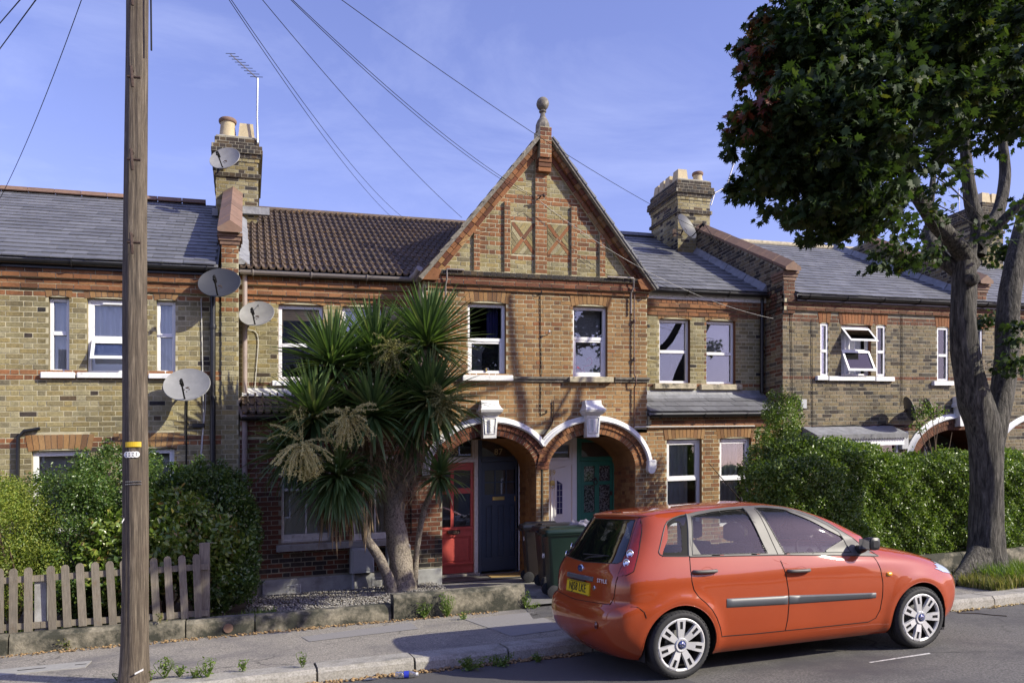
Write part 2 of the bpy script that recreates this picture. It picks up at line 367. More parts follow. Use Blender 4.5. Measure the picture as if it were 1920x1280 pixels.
def pole_mat():
    m, t, b = nmat('creosoted_pole_timber')
    c = ramp(t, noise(t, 34, 8, .75, (2.4, 2.4, .09)), [(.34, (.024, .019, .014)), (.5, (.10, .077, .054)), (.68, (.23, .19, .14))])
    c = mixc(t, rng(t, noise(t, 5, 5, .6), .45, .7, 0, .55), c, (.07, .05, .035))
    c = mixc(t, rng(t, noise(t, 60, 4, .7, (3, 3, .06)), .62, .70, 0, .9), c, (.018, .012, .010))
    t.links.new(c, b.inputs['Base Color']); b.inputs['Roughness'].default_value = .8
    bumpit(t, b, noise(t, 30, 6, .7, (2.6, 2.6, .09)), .9, .012); return m
MAT['pole'] = pole_mat()
def bark_mat(name, c0, c1, c2, s=14, st=(1, 1, .16), bd=.03):
    m, t, b = nmat(name)
    c = ramp(t, noise(t, s, 8, .72, st, .4), [(.38, c0), (.5, c1), (.66, c2)])
    c = mixc(t, rng(t, noise(t, 3, 4, .6), .5, .75, 0, .5), c, c0)
    t.links.new(c, b.inputs['Base Color']); b.inputs['Roughness'].default_value = .95
    bumpit(t, b, noise(t, s, 8, .72, st, .4), 1.0, bd); return m
MAT['bark'] = bark_mat('maple_bark', (.022, .020, .017), (.09, .083, .070), (.21, .195, .165), 30, (1, 1, .12), .08)
MAT['palmbark'] = bark_mat('cordyline_bark', (.09, .075, .06), (.26, .22, .175), (.38, .33, .27), 40, (1, 1, .7), .02)
MAT['twig'] = gen('brown_twig', (.12, .08, .05), .9, var=.3, bump=0)
def leaf_mat(name, stops, trans=.35, rough=.45, spec=.5):
    m = bpy.data.materials.new(name); m.use_nodes = True; t = m.node_tree; t.nodes.clear()
    c = ramp(t, rnd_value(t), stops)
    c = mixc(t, 1.0, c, ramp(t, noise(t, 1.3, 3), [(.3, (.75,)*3), (.7, (1.2,)*3)]), 'MULTIPLY')
    p = N(t, 'ShaderNodeBsdfPrincipled'); p.inputs['Roughness'].default_value = rough; p.inputs['Specular IOR Level'].default_value = spec
    tr = N(t, 'ShaderNodeBsdfTranslucent'); mx = N(t, 'ShaderNodeMixShader'); mx.inputs[0].default_value = trans
    c2 = mixc(t, 1.0, c, (1.25, 1.35, .55), 'MULTIPLY')
    t.links.new(c, p.inputs['Base Color']); t.links.new(c2, tr.inputs[0])
    t.links.new(p.outputs[0], mx.inputs[1]); t.links.new(tr.outputs[0], mx.inputs[2])
    o = N(t, 'ShaderNodeOutputMaterial'); t.links.new(mx.outputs[0], o.inputs[0]); return m
MAT['privet'] = leaf_mat('privet_leaf', [(0, (.07, .125, .022)), (.4, (.12, .19, .032)), (.75, (.18, .26, .05)), (1, (.26, .32, .09))], .3, .35)
MAT['laurel'] = leaf_mat('glossy_dark_leaf', [(0, (.05, .10, .022)), (.5, (.09, .16, .034)), (1, (.16, .22, .05))], .35, .3, .6)
MAT['photinia'] = leaf_mat('broad_glossy_leaf', [(0, (.08, .14, .02)), (.5, (.15, .22, .035)), (.85, (.24, .29, .06)), (1, (.28, .17, .06))], .3, .3, .6)
MAT['conifer'] = leaf_mat('yellow_green_leaf', [(0, (.10, .16, .02)), (.5, (.19, .25, .035)), (1, (.32, .34, .06))], .35, .5)
MAT['cordy'] = leaf_mat('cordyline_blade', [(0, (.06, .11, .042)), (.5, (.10, .165, .058)), (.85, (.15, .22, .085)), (1, (.24, .27, .11))], .3, .36, .5)
MAT['deadblade'] = leaf_mat('dead_cordyline_blade', [(0, (.14, .10, .06)), (1, (.28, .21, .13))], .15, .8, .2)
MAT['flower'] = leaf_mat('cream_flower_spray', [(0, (.46, .41, .16)), (1, (.75, .67, .34))], .2, .8, .2)
MAT['flowerold'] = leaf_mat('faded_flower_spray', [(0, (.18, .19, .07)), (1, (.34, .31, .13))], .2, .8, .2)
MAT['maple'] = leaf_mat('maple_leaf', [(0, (.020, .036, .015)), (.5, (.034, .060, .020)), (.9, (.055, .090, .024)), (1, (.095, .10, .025))], .34, .6, .25)
MAT['maplered'] = leaf_mat('sunlit_red_maple_leaf', [(0, (.05, .07, .02)), (.5, (.12, .06, .03)), (1, (.20, .04, .025))], .35, .45)  # redder, brighter copy of the maple leaf; sunlit look is in the colour
MAT['weed'] = leaf_mat('fresh_weed_leaf', [(0, (.08, .15, .02)), (1, (.19, .26, .05))], .35, .5)
MAT['grassdry'] = leaf_mat('verge_grass_blade', [(0, (.10, .14, .03)), (.5, (.20, .20, .07)), (1, (.36, .30, .13))], .3, .7, .2)
def glass_mat(name, tint=(.95, .96, .96), base=.06, ior=1.55, rough=.005, haze=0.0):
    m = bpy.data.materials.new(name); m.use_nodes = True; t = m.node_tree; t.nodes.clear()
    tr = N(t, 'ShaderNodeBsdfTransparent'); tr.inputs[0].default_value = tuple(tint)+(1,)
    gl = N(t, 'ShaderNodeBsdfGlossy'); gl.inputs['Roughness'].default_value = rough
    fr = N(t, 'ShaderNodeFresnel'); fr.inputs[0].default_value = ior
    ad = N(t, 'ShaderNodeMath', operation='ADD'); ad.inputs[1].default_value = base; t.links.new(fr.outputs[0], ad.inputs[0])
    mx = N(t, 'ShaderNodeMixShader'); t.links.new(ad.outputs[0], mx.inputs[0]); t.links.new(tr.outputs[0], mx.inputs[1]); t.links.new(gl.outputs[0], mx.inputs[2])
    out = mx.outputs[0]
    if haze:
        df = N(t, 'ShaderNodeBsdfDiffuse'); df.inputs[0].default_value = (.55, .55, .55, 1)  # even pale diffuse haze mixed over the whole pane
        m2 = N(t, 'ShaderNodeMixShader'); m2.inputs[0].default_value = haze
        t.links.new(out, m2.inputs[1]); t.links.new(df.outputs[0], m2.inputs[2]); out = m2.outputs[0]
    o = N(t, 'ShaderNodeOutputMaterial'); t.links.new(out, o.inputs[0]); return m
MAT['glass'] = glass_mat('window_glass', base=.07, ior=1.5)
MAT['glassd'] = glass_mat('low_reflection_window_glass', (.93, .94, .95), base=-.02, ior=1.42)  # same glass with its reflection turned down so the panes look dark
MAT['carglass'] = glass_mat('tinted_car_glass', (.86, .90, .90), .03, 1.5, .01, .02)
MAT['reardark'] = glass_mat('dark_rear_window_glass', (.045, .05, .05), .05, 1.5, .01, .01)  # near-opaque dark tint stands in for foliage mirrored in the car's rear window
MAT['bottle'] = glass_mat('clear_bottle_plastic', (.9, .93, .95), .1, 1.5, .05, .08)
def car_paint():
    m, t, b = nmat('orange_red_car_paint')
    c = ramp(t, noise(t, 2.2, 4), [(.3, (.32, .048, .009)), (.7, (.355, .056, .011))])
    t.links.new(c, b.inputs['Base Color']); b.inputs['Roughness'].default_value = .5
    b.inputs['Specular IOR Level'].default_value = .15
    b.inputs['Coat Weight'].default_value = 1.0; b.inputs['Coat Roughness'].default_value = .035; b.inputs['Coat IOR'].default_value = 1.6
    return m
MAT['paint'] = car_paint()
# ------------------------------------------------------------------ pieces: bricks, slates, tiles
OCC = [(222, 0, 278, 1280), (0, 880, 480, 1280), (560, 640, 850, 1060), (1045, 960, 1790, 1280), (1375, 860, 1920, 1100), (1765, 440, 1900, 1100), (1500, 0, 1920, 420)]
class Fr:
    """a vertical wall plane: u runs along it, n points out of it"""
    def __init__(s, o, u, n): s.o = o; s.u = u; s.n = n
    def p(s, u, z, d=0.0): return (s.o[0]+s.u[0]*u+s.n[0]*d, s.o[1]+s.u[1]*u+s.n[1]*d, z)
def front(Y): return Fr((0, Y), (1, 0), (0, -1))
def west(X): return Fr((X, 0), (0, 1), (-1, 0))
def east(X): return Fr((X, 0), (0, 1), (1, 0))
LIB = {}
def lib_box(key, jit=.02, k=6, chamf=0):
    r = random.Random(3)
    LIB[key] = []
    for i in range(k):
        v = []
        for z in (-.5, .5):
            for (x, y) in ((-.5, 0), (.5, 0), (.5, 1), (-.5, 1)):
                v.append((x+r.uniform(-1, 1)*jit, y, z+r.uniform(-1, 1)*jit*2.6))
        LIB[key].append((np.array(v), [(0, 1, 2, 3)[::-1], (4, 5, 6, 7), (1, 2, 6, 5), (2, 3, 7, 6), (3, 0, 4, 7)]))
lib_box('brick', .014)
# slate: x along eaves, y up the slope, z out of the roof; lower edge sits proud
def lib_slate():
    LIB['slate'] = []; r = random.Random(5)
    for i in range(6):
        j = lambda a: r.uniform(-a, a)
        v = [(-.495+j(.006), -.5+j(.016), .016+j(.003)), (.495+j(.006), -.5+j(.016), .016+j(.003)), (.5, .5, 0), (-.5, .5, 0),
             (-.5, -.5, .0025), (.5, -.5, .0025)]
        v[4] = (v[0][0], v[0][1], -.002); v[5] = (v[1][0], v[1][1], -.002)
        LIB['slate'].append((np.array(v), [(0, 1, 2, 3), (4, 5, 1, 0), (0, 3, 4, 4), (5, 2, 1, 1)]))
lib_slate()
def lib_tile():
    pr = []
    for k in range(17):
        x = -.5+k/16; ph = (x*2) % 1.0
        h = .42*max(0, cos((ph-.8)*pi/.18*.5))**.8 if abs(ph-.8) < .18 else .02*cos(ph*10)
        pr.append((x, h))
    v = []; f = []
    for (x, h) in pr: v += [(x, -.54, h*.12+.030), (x, .5, h*.12), (x, -.54, h*.12-.002)]
    for k in range(16):
        a, b = 3*k, 3*k+3
        f += [(a, b, b+1, a+1), (a+2, b+2, b, a)]
    f += [(0, 1, 2, 2)]
    LIB['tile'] = [(np.array(v), f)]
lib_tile()
PIECES = []     # (root name, part name, parent obj, lib key, variant, material, 4x4 affine local, area)
def add_piece(root, name, parent, key, mat, Mx, single=True):
    c = Mx[:3, 3]
    px, py = proj(*c)
    d = depth(c[0], c[1])
    area = 0
    if single and 0 < px < 1920 and 0 < py < 1280 and d > 1 and not any(a <= px <= c_ and b <= py <= e for a, b, c_, e in OCC):
        w = np.linalg.norm(Mx[:3, 0])*F_PX/d
        if w > 9: area = w*(np.linalg.norm(Mx[:3, 2])+np.linalg.norm(Mx[:3, 1]))*F_PX/d
    PIECES.append((root, name, parent, key, random.randrange(len(LIB[key])), mat, Mx, area))
MESHLIB = {}
def flush_pieces(limits):
    groups = {}
    for p in PIECES: groups.setdefault((p[0].name, p[1]), []).append(p)
    sheared = np.eye(4); sheared[2, 0] = GRADE
    for (rt, name), ps in groups.items():
        lim = limits.get((rt, name), limits.get(name, 300))
        ps.sort(key=lambda p: -p[7])
        singles = [p for p in ps[:lim] if p[7] > 0]; rest = [p for p in ps if p[7] <= 0]+ps[lim:] if len(ps) > lim else [p for p in ps if p[7] <= 0]
        if len(ps) > lim: rest = [p for p in ps[:lim] if p[7] <= 0]+ps[lim:]
        for p in singles:
            root, nm, parent, key, var, mat, Mx, _ = p
            mk = (key, var, mat.name)
            if mk not in MESHLIB:
                v, f = LIB[key][var]; me = bpy.data.meshes.new(nm)
                f2 = [tuple(dict.fromkeys(q)) for q in f]
                me.from_pydata(v.tolist(), [], f2); me.materials.append(mat); me.update(); MESHLIB[mk] = me
            o = bpy.data.objects.new(nm, MESHLIB[mk]); COL.objects.link(o); o.parent = parent
            W = sheared @ Mx; org = LOC[parent.name]
            A = W[:3, :3]; sx, sy, sz = (np.linalg.norm(A[:, k]) for k in range(3))
            x = A[:, 0]/sx; y = A[:, 1]/sy; y = y-x*(x@y); y /= np.linalg.norm(y); z = np.cross(x, y)
            if z@A[:, 2] < 0: z = -z; x = x;
            R = np.column_stack([x, y, z])
            if np.linalg.det(R) < 0: R[:, 2] *= -1; sz = -sz if (A[:, 2]@R[:, 2]) < 0 else sz
            Mb = Matrix(R.tolist()).to_4x4()
            o.rotation_euler = Mb.to_euler(); o.scale = (sx, sy, sz); o.location = (W[:3, 3]-org).tolist()
            LOC[o.name] = org
        byp = {}
        for p in rest: byp.setdefault(p[2].name, []).append(p)
        for pn, pl in byp.items():
            mats = []; V = []; Fc = []; mi = []; b = 0
            for p in pl:
                v, f = LIB[p[3]][p[4]]
                if p[5] not in mats: mats.append(p[5])
                k = mats.index(p[5]); Mx = p[6]
                V.append(v@Mx[:3, :3].T+Mx[:3, 3]); Fc += [[i+b for i in q] for q in f]; mi += [k]*len(f); b += len(v)
            V = np.concatenate(V)
            # split degenerate quads into true triangles
            me = bpy.data.meshes.new(name+'work')
            V[:, 2] += GRADE*V[:, 0]; V = V-LOC[pn]
            me.from_pydata(V.tolist(), [], [tuple(dict.fromkeys(q)) for q in Fc])
            for m in mats: me.materials.append(m)
            me.polygons.foreach_set('material_index', mi); me.update()
            link_mesh(name+'_field', me, bpy.data.objects[pn], 'stuff')
def scan(polys, z, ax=1):
    xs = []; o = 1-ax
    for poly in polys:
        n = len(poly)
        for i in range(n):
            a, b = poly[i], poly[(i+1) % n]
            if (a[ax] > z) != (b[ax] > z): xs.append(a[o]+(b[o]-a[o])*(z-a[ax])/(b[ax]-a[ax]))
    xs.sort(); return [(xs[i], xs[i+1]) for i in range(0, len(xs)-1, 2)]
COURSE = .0762
def bricks(root, parent, fr, polys, mat, z0=None, z1=None, proud=.007, phase=0.0, single=True, name='brick', bond='flemish', rowoff=0):
    zs = [p[1] for p in polys[0]]; z0 = min(zs) if z0 is None else z0; z1 = max(zs) if z1 is None else z1
    n0 = math.floor(z0/COURSE)
    k = n0
    while k*COURSE < z1-.01:
        zc = (k+.5)*COURSE
        if zc-COURSE*.4 >= z0-.03 and zc+COURSE*.4 <= z1+.03:
            for (a, b) in scan(polys, zc):
                if bond == 'header': per = [(.101, .115)]; off = .0575*(k % 2)
                else: per = [(.214, .229), (.0995, .1145)]; off = (.1717*(k % 2))
                tot = sum(q[1] for q in per)
                u = math.floor((a-off-phase)/tot)*tot+off+phase; i = 0
                while u < b:
                    w, st = per[i % len(per)]; u0 = max(u, a); u1 = min(u+w, b)
                    if u1-u0 > .03:
                        m = mat(.5*(u0+u1), zc, k) if callable(mat) else mat
                        if m is not None:
                            h = COURSE-.0155; d = proud*.6+random.uniform(-.002, .003)
                            Mx = np.eye(4); x, y, z = fr.p(.5*(u0+u1), zc+random.uniform(-.001, .001), 0)
                            Mx[:3, 0] = (fr.u[0]*(u1-u0), fr.u[1]*(u1-u0), 0); Mx[:3, 1] = (fr.n[0]*d, fr.n[1]*d, 0)
                            Mx[:3, 2] = (0, 0, h); Mx[:3, 3] = (x, y, z)
                            add_piece(root, name, parent, 'brick', m, Mx, single)
                    u += st; i += 1
        k += 1
def wall_base(m, fr, polys, mi=0):
    us = sorted({round(p[0], 4) for q in polys for p in q})
    for a, b in zip(us[:-1], us[1:]):
        if b-a < 1e-3: continue
        e = (b-a)*1e-3
        A = scan(polys, a+e, 0); B = scan(polys, b-e, 0)
        if len(A) != len(B):
            Mi = scan(polys, .5*(a+b), 0); A = B = Mi
        for (p, q), (r, s) in zip(A, B):
            m.poly([fr.p(a, p), fr.p(b, r), fr.p(b, s), fr.p(a, q)], mi)
def reveal(m, fr, x0, x1, z0, z1, d=.13, mi=1):
    m.poly([fr.p(x0, z0), fr.p(x0, z1), fr.p(x0, z1, -d), fr.p(x0, z0, -d)], mi)
    m.poly([fr.p(x1, z0), fr.p(x1, z1), fr.p(x1, z1, -d), fr.p(x1, z0, -d)], mi)
    m.poly([fr.p(x0, z1), fr.p(x1, z1), fr.p(x1, z1, -d), fr.p(x0, z1, -d)], mi)
    m.poly([fr.p(x0, z0), fr.p(x1, z0), fr.p(x1, z0, -d), fr.p(x0, z0, -d)], mi)
def rect(x0, x1, z0, z1): return [(x0, z0), (x1, z0), (x1, z1), (x0, z1)]
def lintel(root, fr, x0, x1, z0, z1, mat=None, fan=.045, camb=.035):
    """gauged brick lintel: leaning voussoirs over a slightly cambered soffit"""
    mat = mat or MAT['orange']
    b = M(); xm = .5*(x0+x1)
    b.prism([(x0-.01, z0), (x1+.01, z0), (x1+fan, z1), (x0-fan, z1)], lambda u, z: fr.p(u, z, .0005), lambda u, z: fr.p(u, z, -.05))
    part = b.obj('lintel', MAT['mortar'], root)
    n = max(3, int(round((x1-x0)/.074)))
    for i in range(n):
        q = []
        for (t, top) in (((i+.06)/n, 0), ((i+.94)/n, 0), ((i+.94)/n, 1), ((i+.06)/n, 1)):
            s = 2*t-1; hw = (x1-x0)/2+(fan if top else 0)
            z = z1-.004 if top else z0+camb*(1-s*s)-camb*.3
            q.append((xm+s*hw, z))
        d = .009+random.uniform(-.002, .003)
        mm = M(); mm.prism(q, lambda u, z: fr.p(u, z, d), lambda u, z: fr.p(u, z, 0))
        mm.obj('lintel_brick', mat, part)
def slates(root, part, x0, x1, Ye, ze, Yr, zr, w=.30, gauge=.262, key='slate', mat=None, name='slate', ok=None, single=True, hz=1.0):
    L = hypot(Yr-Ye, zr-ze); sy, sz = (Yr-Ye)/L, (zr-ze)/L; n = int(L/gauge)+1
    mat = mat or MAT['slate']
    for r in range(n):
        s0 = r*gauge; off = (w/2 if (r % 2 and key == 'slate') else 0)+random.uniform(-.004, .004)
        hh = min(gauge, L-s0)
        if hh < .06: continue
        k = 0; u = x0-off
        while u < x1-.02:
            a = max(u, x0); b = min(u+w, x1); u += w
            if b-a < .03: continue
            sc_ = s0+hh/2; X = .5*(a+b); Yc = Ye+sy*sc_; Zc = ze+sz*sc_
            if ok and not ok(X, Yc): continue
            Mx = np.eye(4); g = .0 if key != 'slate' else random.uniform(-.0025, .0025)
            Mx[:3, 0] = (b-a-.004 if key == 'slate' else b-a, 0, 0); Mx[:3, 1] = (0, sy*hh*1.02, sz*hh*1.02)
            Mx[:3, 2] = (0, -sz*hz, sy*hz); Mx[:3, 3] = (X, Yc-sz*.004, Zc+sy*.004+g)
            add_piece(root, name, part, key, mat, Mx, single)
def roof_deck(root, x0, x1, Ye, ze, Yr, zr, name='roof', mat=None, thick=.05, back=True):
    m = M(); L = hypot(Yr-Ye, zr-ze); ny, nz = -(zr-ze)/L*.02, (Yr-Ye)/L*.02
    m.hexa([(x0, Ye, ze-thick), (x1, Ye, ze-thick), (x1, Yr, zr-thick), (x0, Yr, zr-thick), (x0, Ye, ze-.004), (x1, Ye, ze-.004), (x1, Yr, zr-.004), (x0, Yr, zr-.004)])
    if back:
        m.hexa([(x0, Yr, zr-thick), (x1, Yr, zr-thick), (x1, 2*Yr-Ye, ze-thick), (x0, 2*Yr-Ye, ze-thick), (x0, Yr, zr), (x1, Yr, zr), (x1, 2*Yr-Ye, ze), (x0, 2*Yr-Ye, ze)])
    return m.obj(name, mat or MAT['slate'], root)
def ridge_tiles(root, part, x0, x1, Y, z, mat=None, w=.46, single=True):
    u = x0; mat = mat or MAT['terracotta']; i = 0
    while u < x1-.05:
        b = min(u+w-.012, x1); m = M()
        pr = [(-.15, -.085), (-.035, -.006), (-.028, .022), (.0, .036), (.028, .022), (.035, -.006), (.15, -.085), (.13, -.10), (0, -.03), (-.13, -.10)]
        m.prism(pr, lambda a, h: (u, Y+a, z+h), lambda a, h: (b, Y+a, z+h))
        m.obj('ridge_tile', mat, part); u += w
def gutter(root, x0, x1, Y, z, mat, brk=True, r=.058, name='gutter'):
    m = M(); g = []
    for x in (x0, x1):
        g.append([(x, Y+r*cos(a), z+r*sin(a)) for a in [pi+pi*k/8 for k in range(9)]]+[(x, Y+(r-.008)*cos(a), z+(r-.008)*sin(a)) for a in [2*pi-pi*k/8 for k in range(9)]])
    m.sheet(g, 0, True)
    for x, s in ((x0, 0), (x1, 1)):
        m.poly(g[s][:9])
    if brk:
        u = x0+.2
        while u < x1:
            m.tube([(u, Y+(r+.008)*cos(a), z+(r+.008)*sin(a)) for a in [pi*.95+pi*1.1*k/8 for k in range(9)]], .012, 6); u += .92
    # fascia board bracket feet
    return m.obj(name, mat, root, smooth=True, ang=50)
def pipe(root, pts, r, mat, name='downpipe', clips=(), n=10):
    m = M(); m.tube(pts, r, n)
    for c in clips: m.lathe((c[0], c[1], c[2]), [(r+.012, -.03), (r+.014, 0), (r+.012, .03)], n)
    return m.obj(name, mat, root, smooth=True, ang=50)

# ------------------------------------------------------------------ windows
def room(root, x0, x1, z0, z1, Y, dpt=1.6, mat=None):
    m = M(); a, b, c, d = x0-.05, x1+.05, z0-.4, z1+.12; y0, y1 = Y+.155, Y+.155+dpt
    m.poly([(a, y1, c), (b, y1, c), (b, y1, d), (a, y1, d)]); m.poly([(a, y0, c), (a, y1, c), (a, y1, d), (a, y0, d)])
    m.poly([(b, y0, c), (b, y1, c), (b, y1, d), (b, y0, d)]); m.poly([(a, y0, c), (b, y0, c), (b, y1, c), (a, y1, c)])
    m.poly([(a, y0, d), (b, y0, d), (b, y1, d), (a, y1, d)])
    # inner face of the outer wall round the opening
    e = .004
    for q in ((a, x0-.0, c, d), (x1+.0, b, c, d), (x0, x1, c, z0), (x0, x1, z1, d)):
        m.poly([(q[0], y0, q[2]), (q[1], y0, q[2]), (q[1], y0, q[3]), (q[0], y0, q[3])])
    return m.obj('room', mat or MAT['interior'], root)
def frame_rect(m, x0, x1, z0, z1, w, y0, y1, b=.006):
    m.bev(x0, x0+w, y0, y1, z0, z1, b); m.bev(x1-w, x1, y0, y1, z0, z1, b)
    m.bev(x0+w, x1-w, y0+.0015, y1, z0, z0+w, b); m.bev(x0+w, x1-w, y0+.0015, y1, z1-w, z1, b)
def pane(root, x0, x1, z0, z1, Y, mat=None, name='pane'):
    m = M(); m.box(x0, x1, Y, Y+.006, z0, z1); return m.obj(name, mat or MAT['glass'], root)
def drape(root, x0, x1, z0, z1, Y, mat=None, amp=.03, waves=6, name='curtain'):
    g = []; n = max(12, int(waves*8)); ph = random.uniform(0, 6)
    for k in range(3):
        z = z0+(z1-z0)*k/2
        g.append([(x0+(x1-x0)*i/n, Y+amp*sin(ph+i/n*waves*2*pi)*(1.15-.2*k)+amp*.4*sin(2.3*ph+i/n*waves*4.7), z) for i in range(n+1)])
    m = M(); m.sheet(g); return m.obj(name, mat or MAT['curtain'], root, smooth=True)
def window(root, x0, x1, z0, z1, Y, split=.5, fw=.05, gm=None, sash=(), curt=None, mat=None, name='window', rm=True, depth_=.075, horn=False, curt_y=.24, part_rm=None):
    """one window: frame > transom, sashes, panes, curtain; split = height of the transom as a fraction"""
    mat = mat or MAT['white']; y0, y1 = Y+depth_, Y+depth_+.065
    m = M(); frame_rect(m, x0, x1, z0, z1, fw, y0, y1)
    cells = []
    if split:
        zs = z0+(z1-z0)*split; m.bev(x0+fw, x1-fw, y0-.003, y1, zs-.028, zs+.028, .006)
        cells = [(x0+fw, x1-fw, z0+fw, zs-.028), (x0+fw, x1-fw, zs+.028, z1-fw)]
    else: cells = [(x0+fw, x1-fw, z0+fw, z1-fw)]
    w = m.obj(name, mat, root)
    for i, c in enumerate(cells):
        a, b, p, q = c
        if i in sash:
            s = M(); frame_rect(s, a, b, p, q, .036, y0+.006, y1-.012, .005); s.obj('sash', mat, w)
            a, b, p, q = a+.036, b-.036, p+.036, q-.036
        pane(w, a, b, p, q, y0+.035, gm[i] if gm else None)
    if rm: room(root, x0, x1, z0, z1, Y)
    if curt: curt(w)
    return w
def open_sash(w, x0, x1, z0, z1, Y, out=.22, mat=None):
    """top hung sash swung out at the bottom"""
    L = z1-z0; a = math.asin(min(.9, out/L)); m = M(); t = .045
    def pt(u, v, d): # v down from the hinge, d thickness outward
        return (u, Y-v*sin(a)-d*cos(a), z1-v*cos(a)+d*sin(a)*-1)
    def bar(u0, u1, v0, v1):
        m.hexa([pt(u0, v1, .03), pt(u1, v1, .03), pt(u1, v1, -.03), pt(u0, v1, -.03), pt(u0, v0, .03), pt(u1, v0, .03), pt(u1, v0, -.03), pt(u0, v0, -.03)])
    bar(x0, x0+t, 0, L); bar(x1-t, x1, 0, L); bar(x0+t, x1-t, .001, t); bar(x0+t, x1-t, L-t, L-.001)
    s = m.obj('open_sash', mat or MAT['white'], w)
    p = M(); p.hexa([pt(x0+t, L-t, .004), pt(x1-t, L-t, .004), pt(x1-t, L-t, -.004), pt(x0+t, L-t, -.004), pt(x0+t, t, .004), pt(x1-t, t, .004), pt(x1-t, t, -.004), pt(x0+t, t, -.004)])
    p.obj('pane', MAT['glass'], w)
def sill(root, x0, x1, z0, z1, Y, out=.075, mat=None, name='sill'):
    m = M(); m.bev(x0, x1, Y-out, Y+.08, z0, z1, .012); return m.obj(name, mat or MAT['stucco'], root)
def cornice(root, part, fr, x0, x1, ztop, n=5, mats=None, steps=(.05, .05, .012, .03, .008)):
    """projecting brick courses below the eaves"""
    for i in range(n):
        z1 = ztop-i*COURSE; z0 = z1-COURSE; d = steps[i]
        m = M(); a = fr.p(x0, z0, d); b = fr.p(x1, z1, -.02); m.box(min(a[0], b[0]), max(a[0], b[0]), min(a[1], b[1]), max(a[1], b[1]), z0, z1)
        m.obj('corbel_course', MAT['mortar'], part)
        f2 = Fr((fr.o[0]+fr.n[0]*d, fr.o[1]+fr.n[1]*d), fr.u, fr.n)
        per = .115 if i in (0,) else .229
        u = x0+.004+(.06 if i % 2 else 0)
        mm = (mats[i] if mats else MAT['red'])
        while u < x1-.03:
            e = min(u+per-.012, x1-.004)
            Mx = np.eye(4); x, y, z = f2.p(.5*(u+e), .5*(z0+z1), 0); h = .009+random.uniform(-.002, .003)
            Mx[:3, 0] = (fr.u[0]*(e-u), fr.u[1]*(e-u), 0); Mx[:3, 1] = (fr.n[0]*h, fr.n[1]*h, 0); Mx[:3, 2] = (0, 0, COURSE-.013); Mx[:3, 3] = (x, y, z)
            add_piece(root, 'brick', part, 'brick', mm, Mx, True)
            u += per
def text_obj(name, s, size, mat, origin, xdir, updir, parent=None, extrude=.002, align='CENTER', squash=1.0):
    cu = bpy.data.curves.new(name, 'FONT'); cu.body = s; cu.size = size; cu.extrude = extrude; cu.align_x = align; cu.align_y = 'CENTER'; cu.resolution_u = 2
    t = bpy.data.objects.new(name, cu); me = bpy.data.meshes.new_from_object(t); bpy.data.objects.remove(t); bpy.data.curves.remove(cu)
    X = Vector(xdir).normalized(); U = Vector(updir).normalized(); Z = X.cross(U)
    co = [Vector(v.co) for v in me.vertices]; f = [tuple(p.vertices) for p in me.polygons]
    m = M(); m.add([tuple(Vector(origin)+X*(c.x*squash)+U*c.y+Z*c.z) for c in co], f)
    bpy.data.meshes.remove(me)
    return m.obj(name, mat, parent)
# ================================================================== HOUSES
YF, YB = 13.2, 13.8            # front plane of the projecting parts, of the set back parts
YR, ZR = 17.6, 7.80            # main ridge
XL, XR_ = -0.10, 10.04         # inner faces of the two party walls
def RP(x0, y0, x1, y1, Y):
    xm = (x0+x1)/2; return PX(x0, Y), PX(x1, Y), PZ(xm, y1, Y), PZ(xm, y0, Y)
def LP(x0, y0, x1, y1, Y, up=.24):
    a, b, c, d = RP(x0, y0, x1, y1, Y); return a, b, c, d
def zl(py, px=450, Y=13.2): return PZ(px, py, Y)
NET = lambda x0, x1, z0, z1, Y, **k: (lambda w: drape(w, x0+.04, x1-.04, z0+.03, z1-.05, Y+.24, **k))
def BLIND(x0, x1, z0, z1, Y, mat=None, name='blind', y=.2):
    def f(w):
        m = M(); m.box(x0+.03, x1-.03, Y+y, Y+y+.006, z0, z1); m.obj(name, mat or MAT['blind'], w)
    return f
def both(*fs):
    def f(w):
        for g in fs: g(w)
    return f

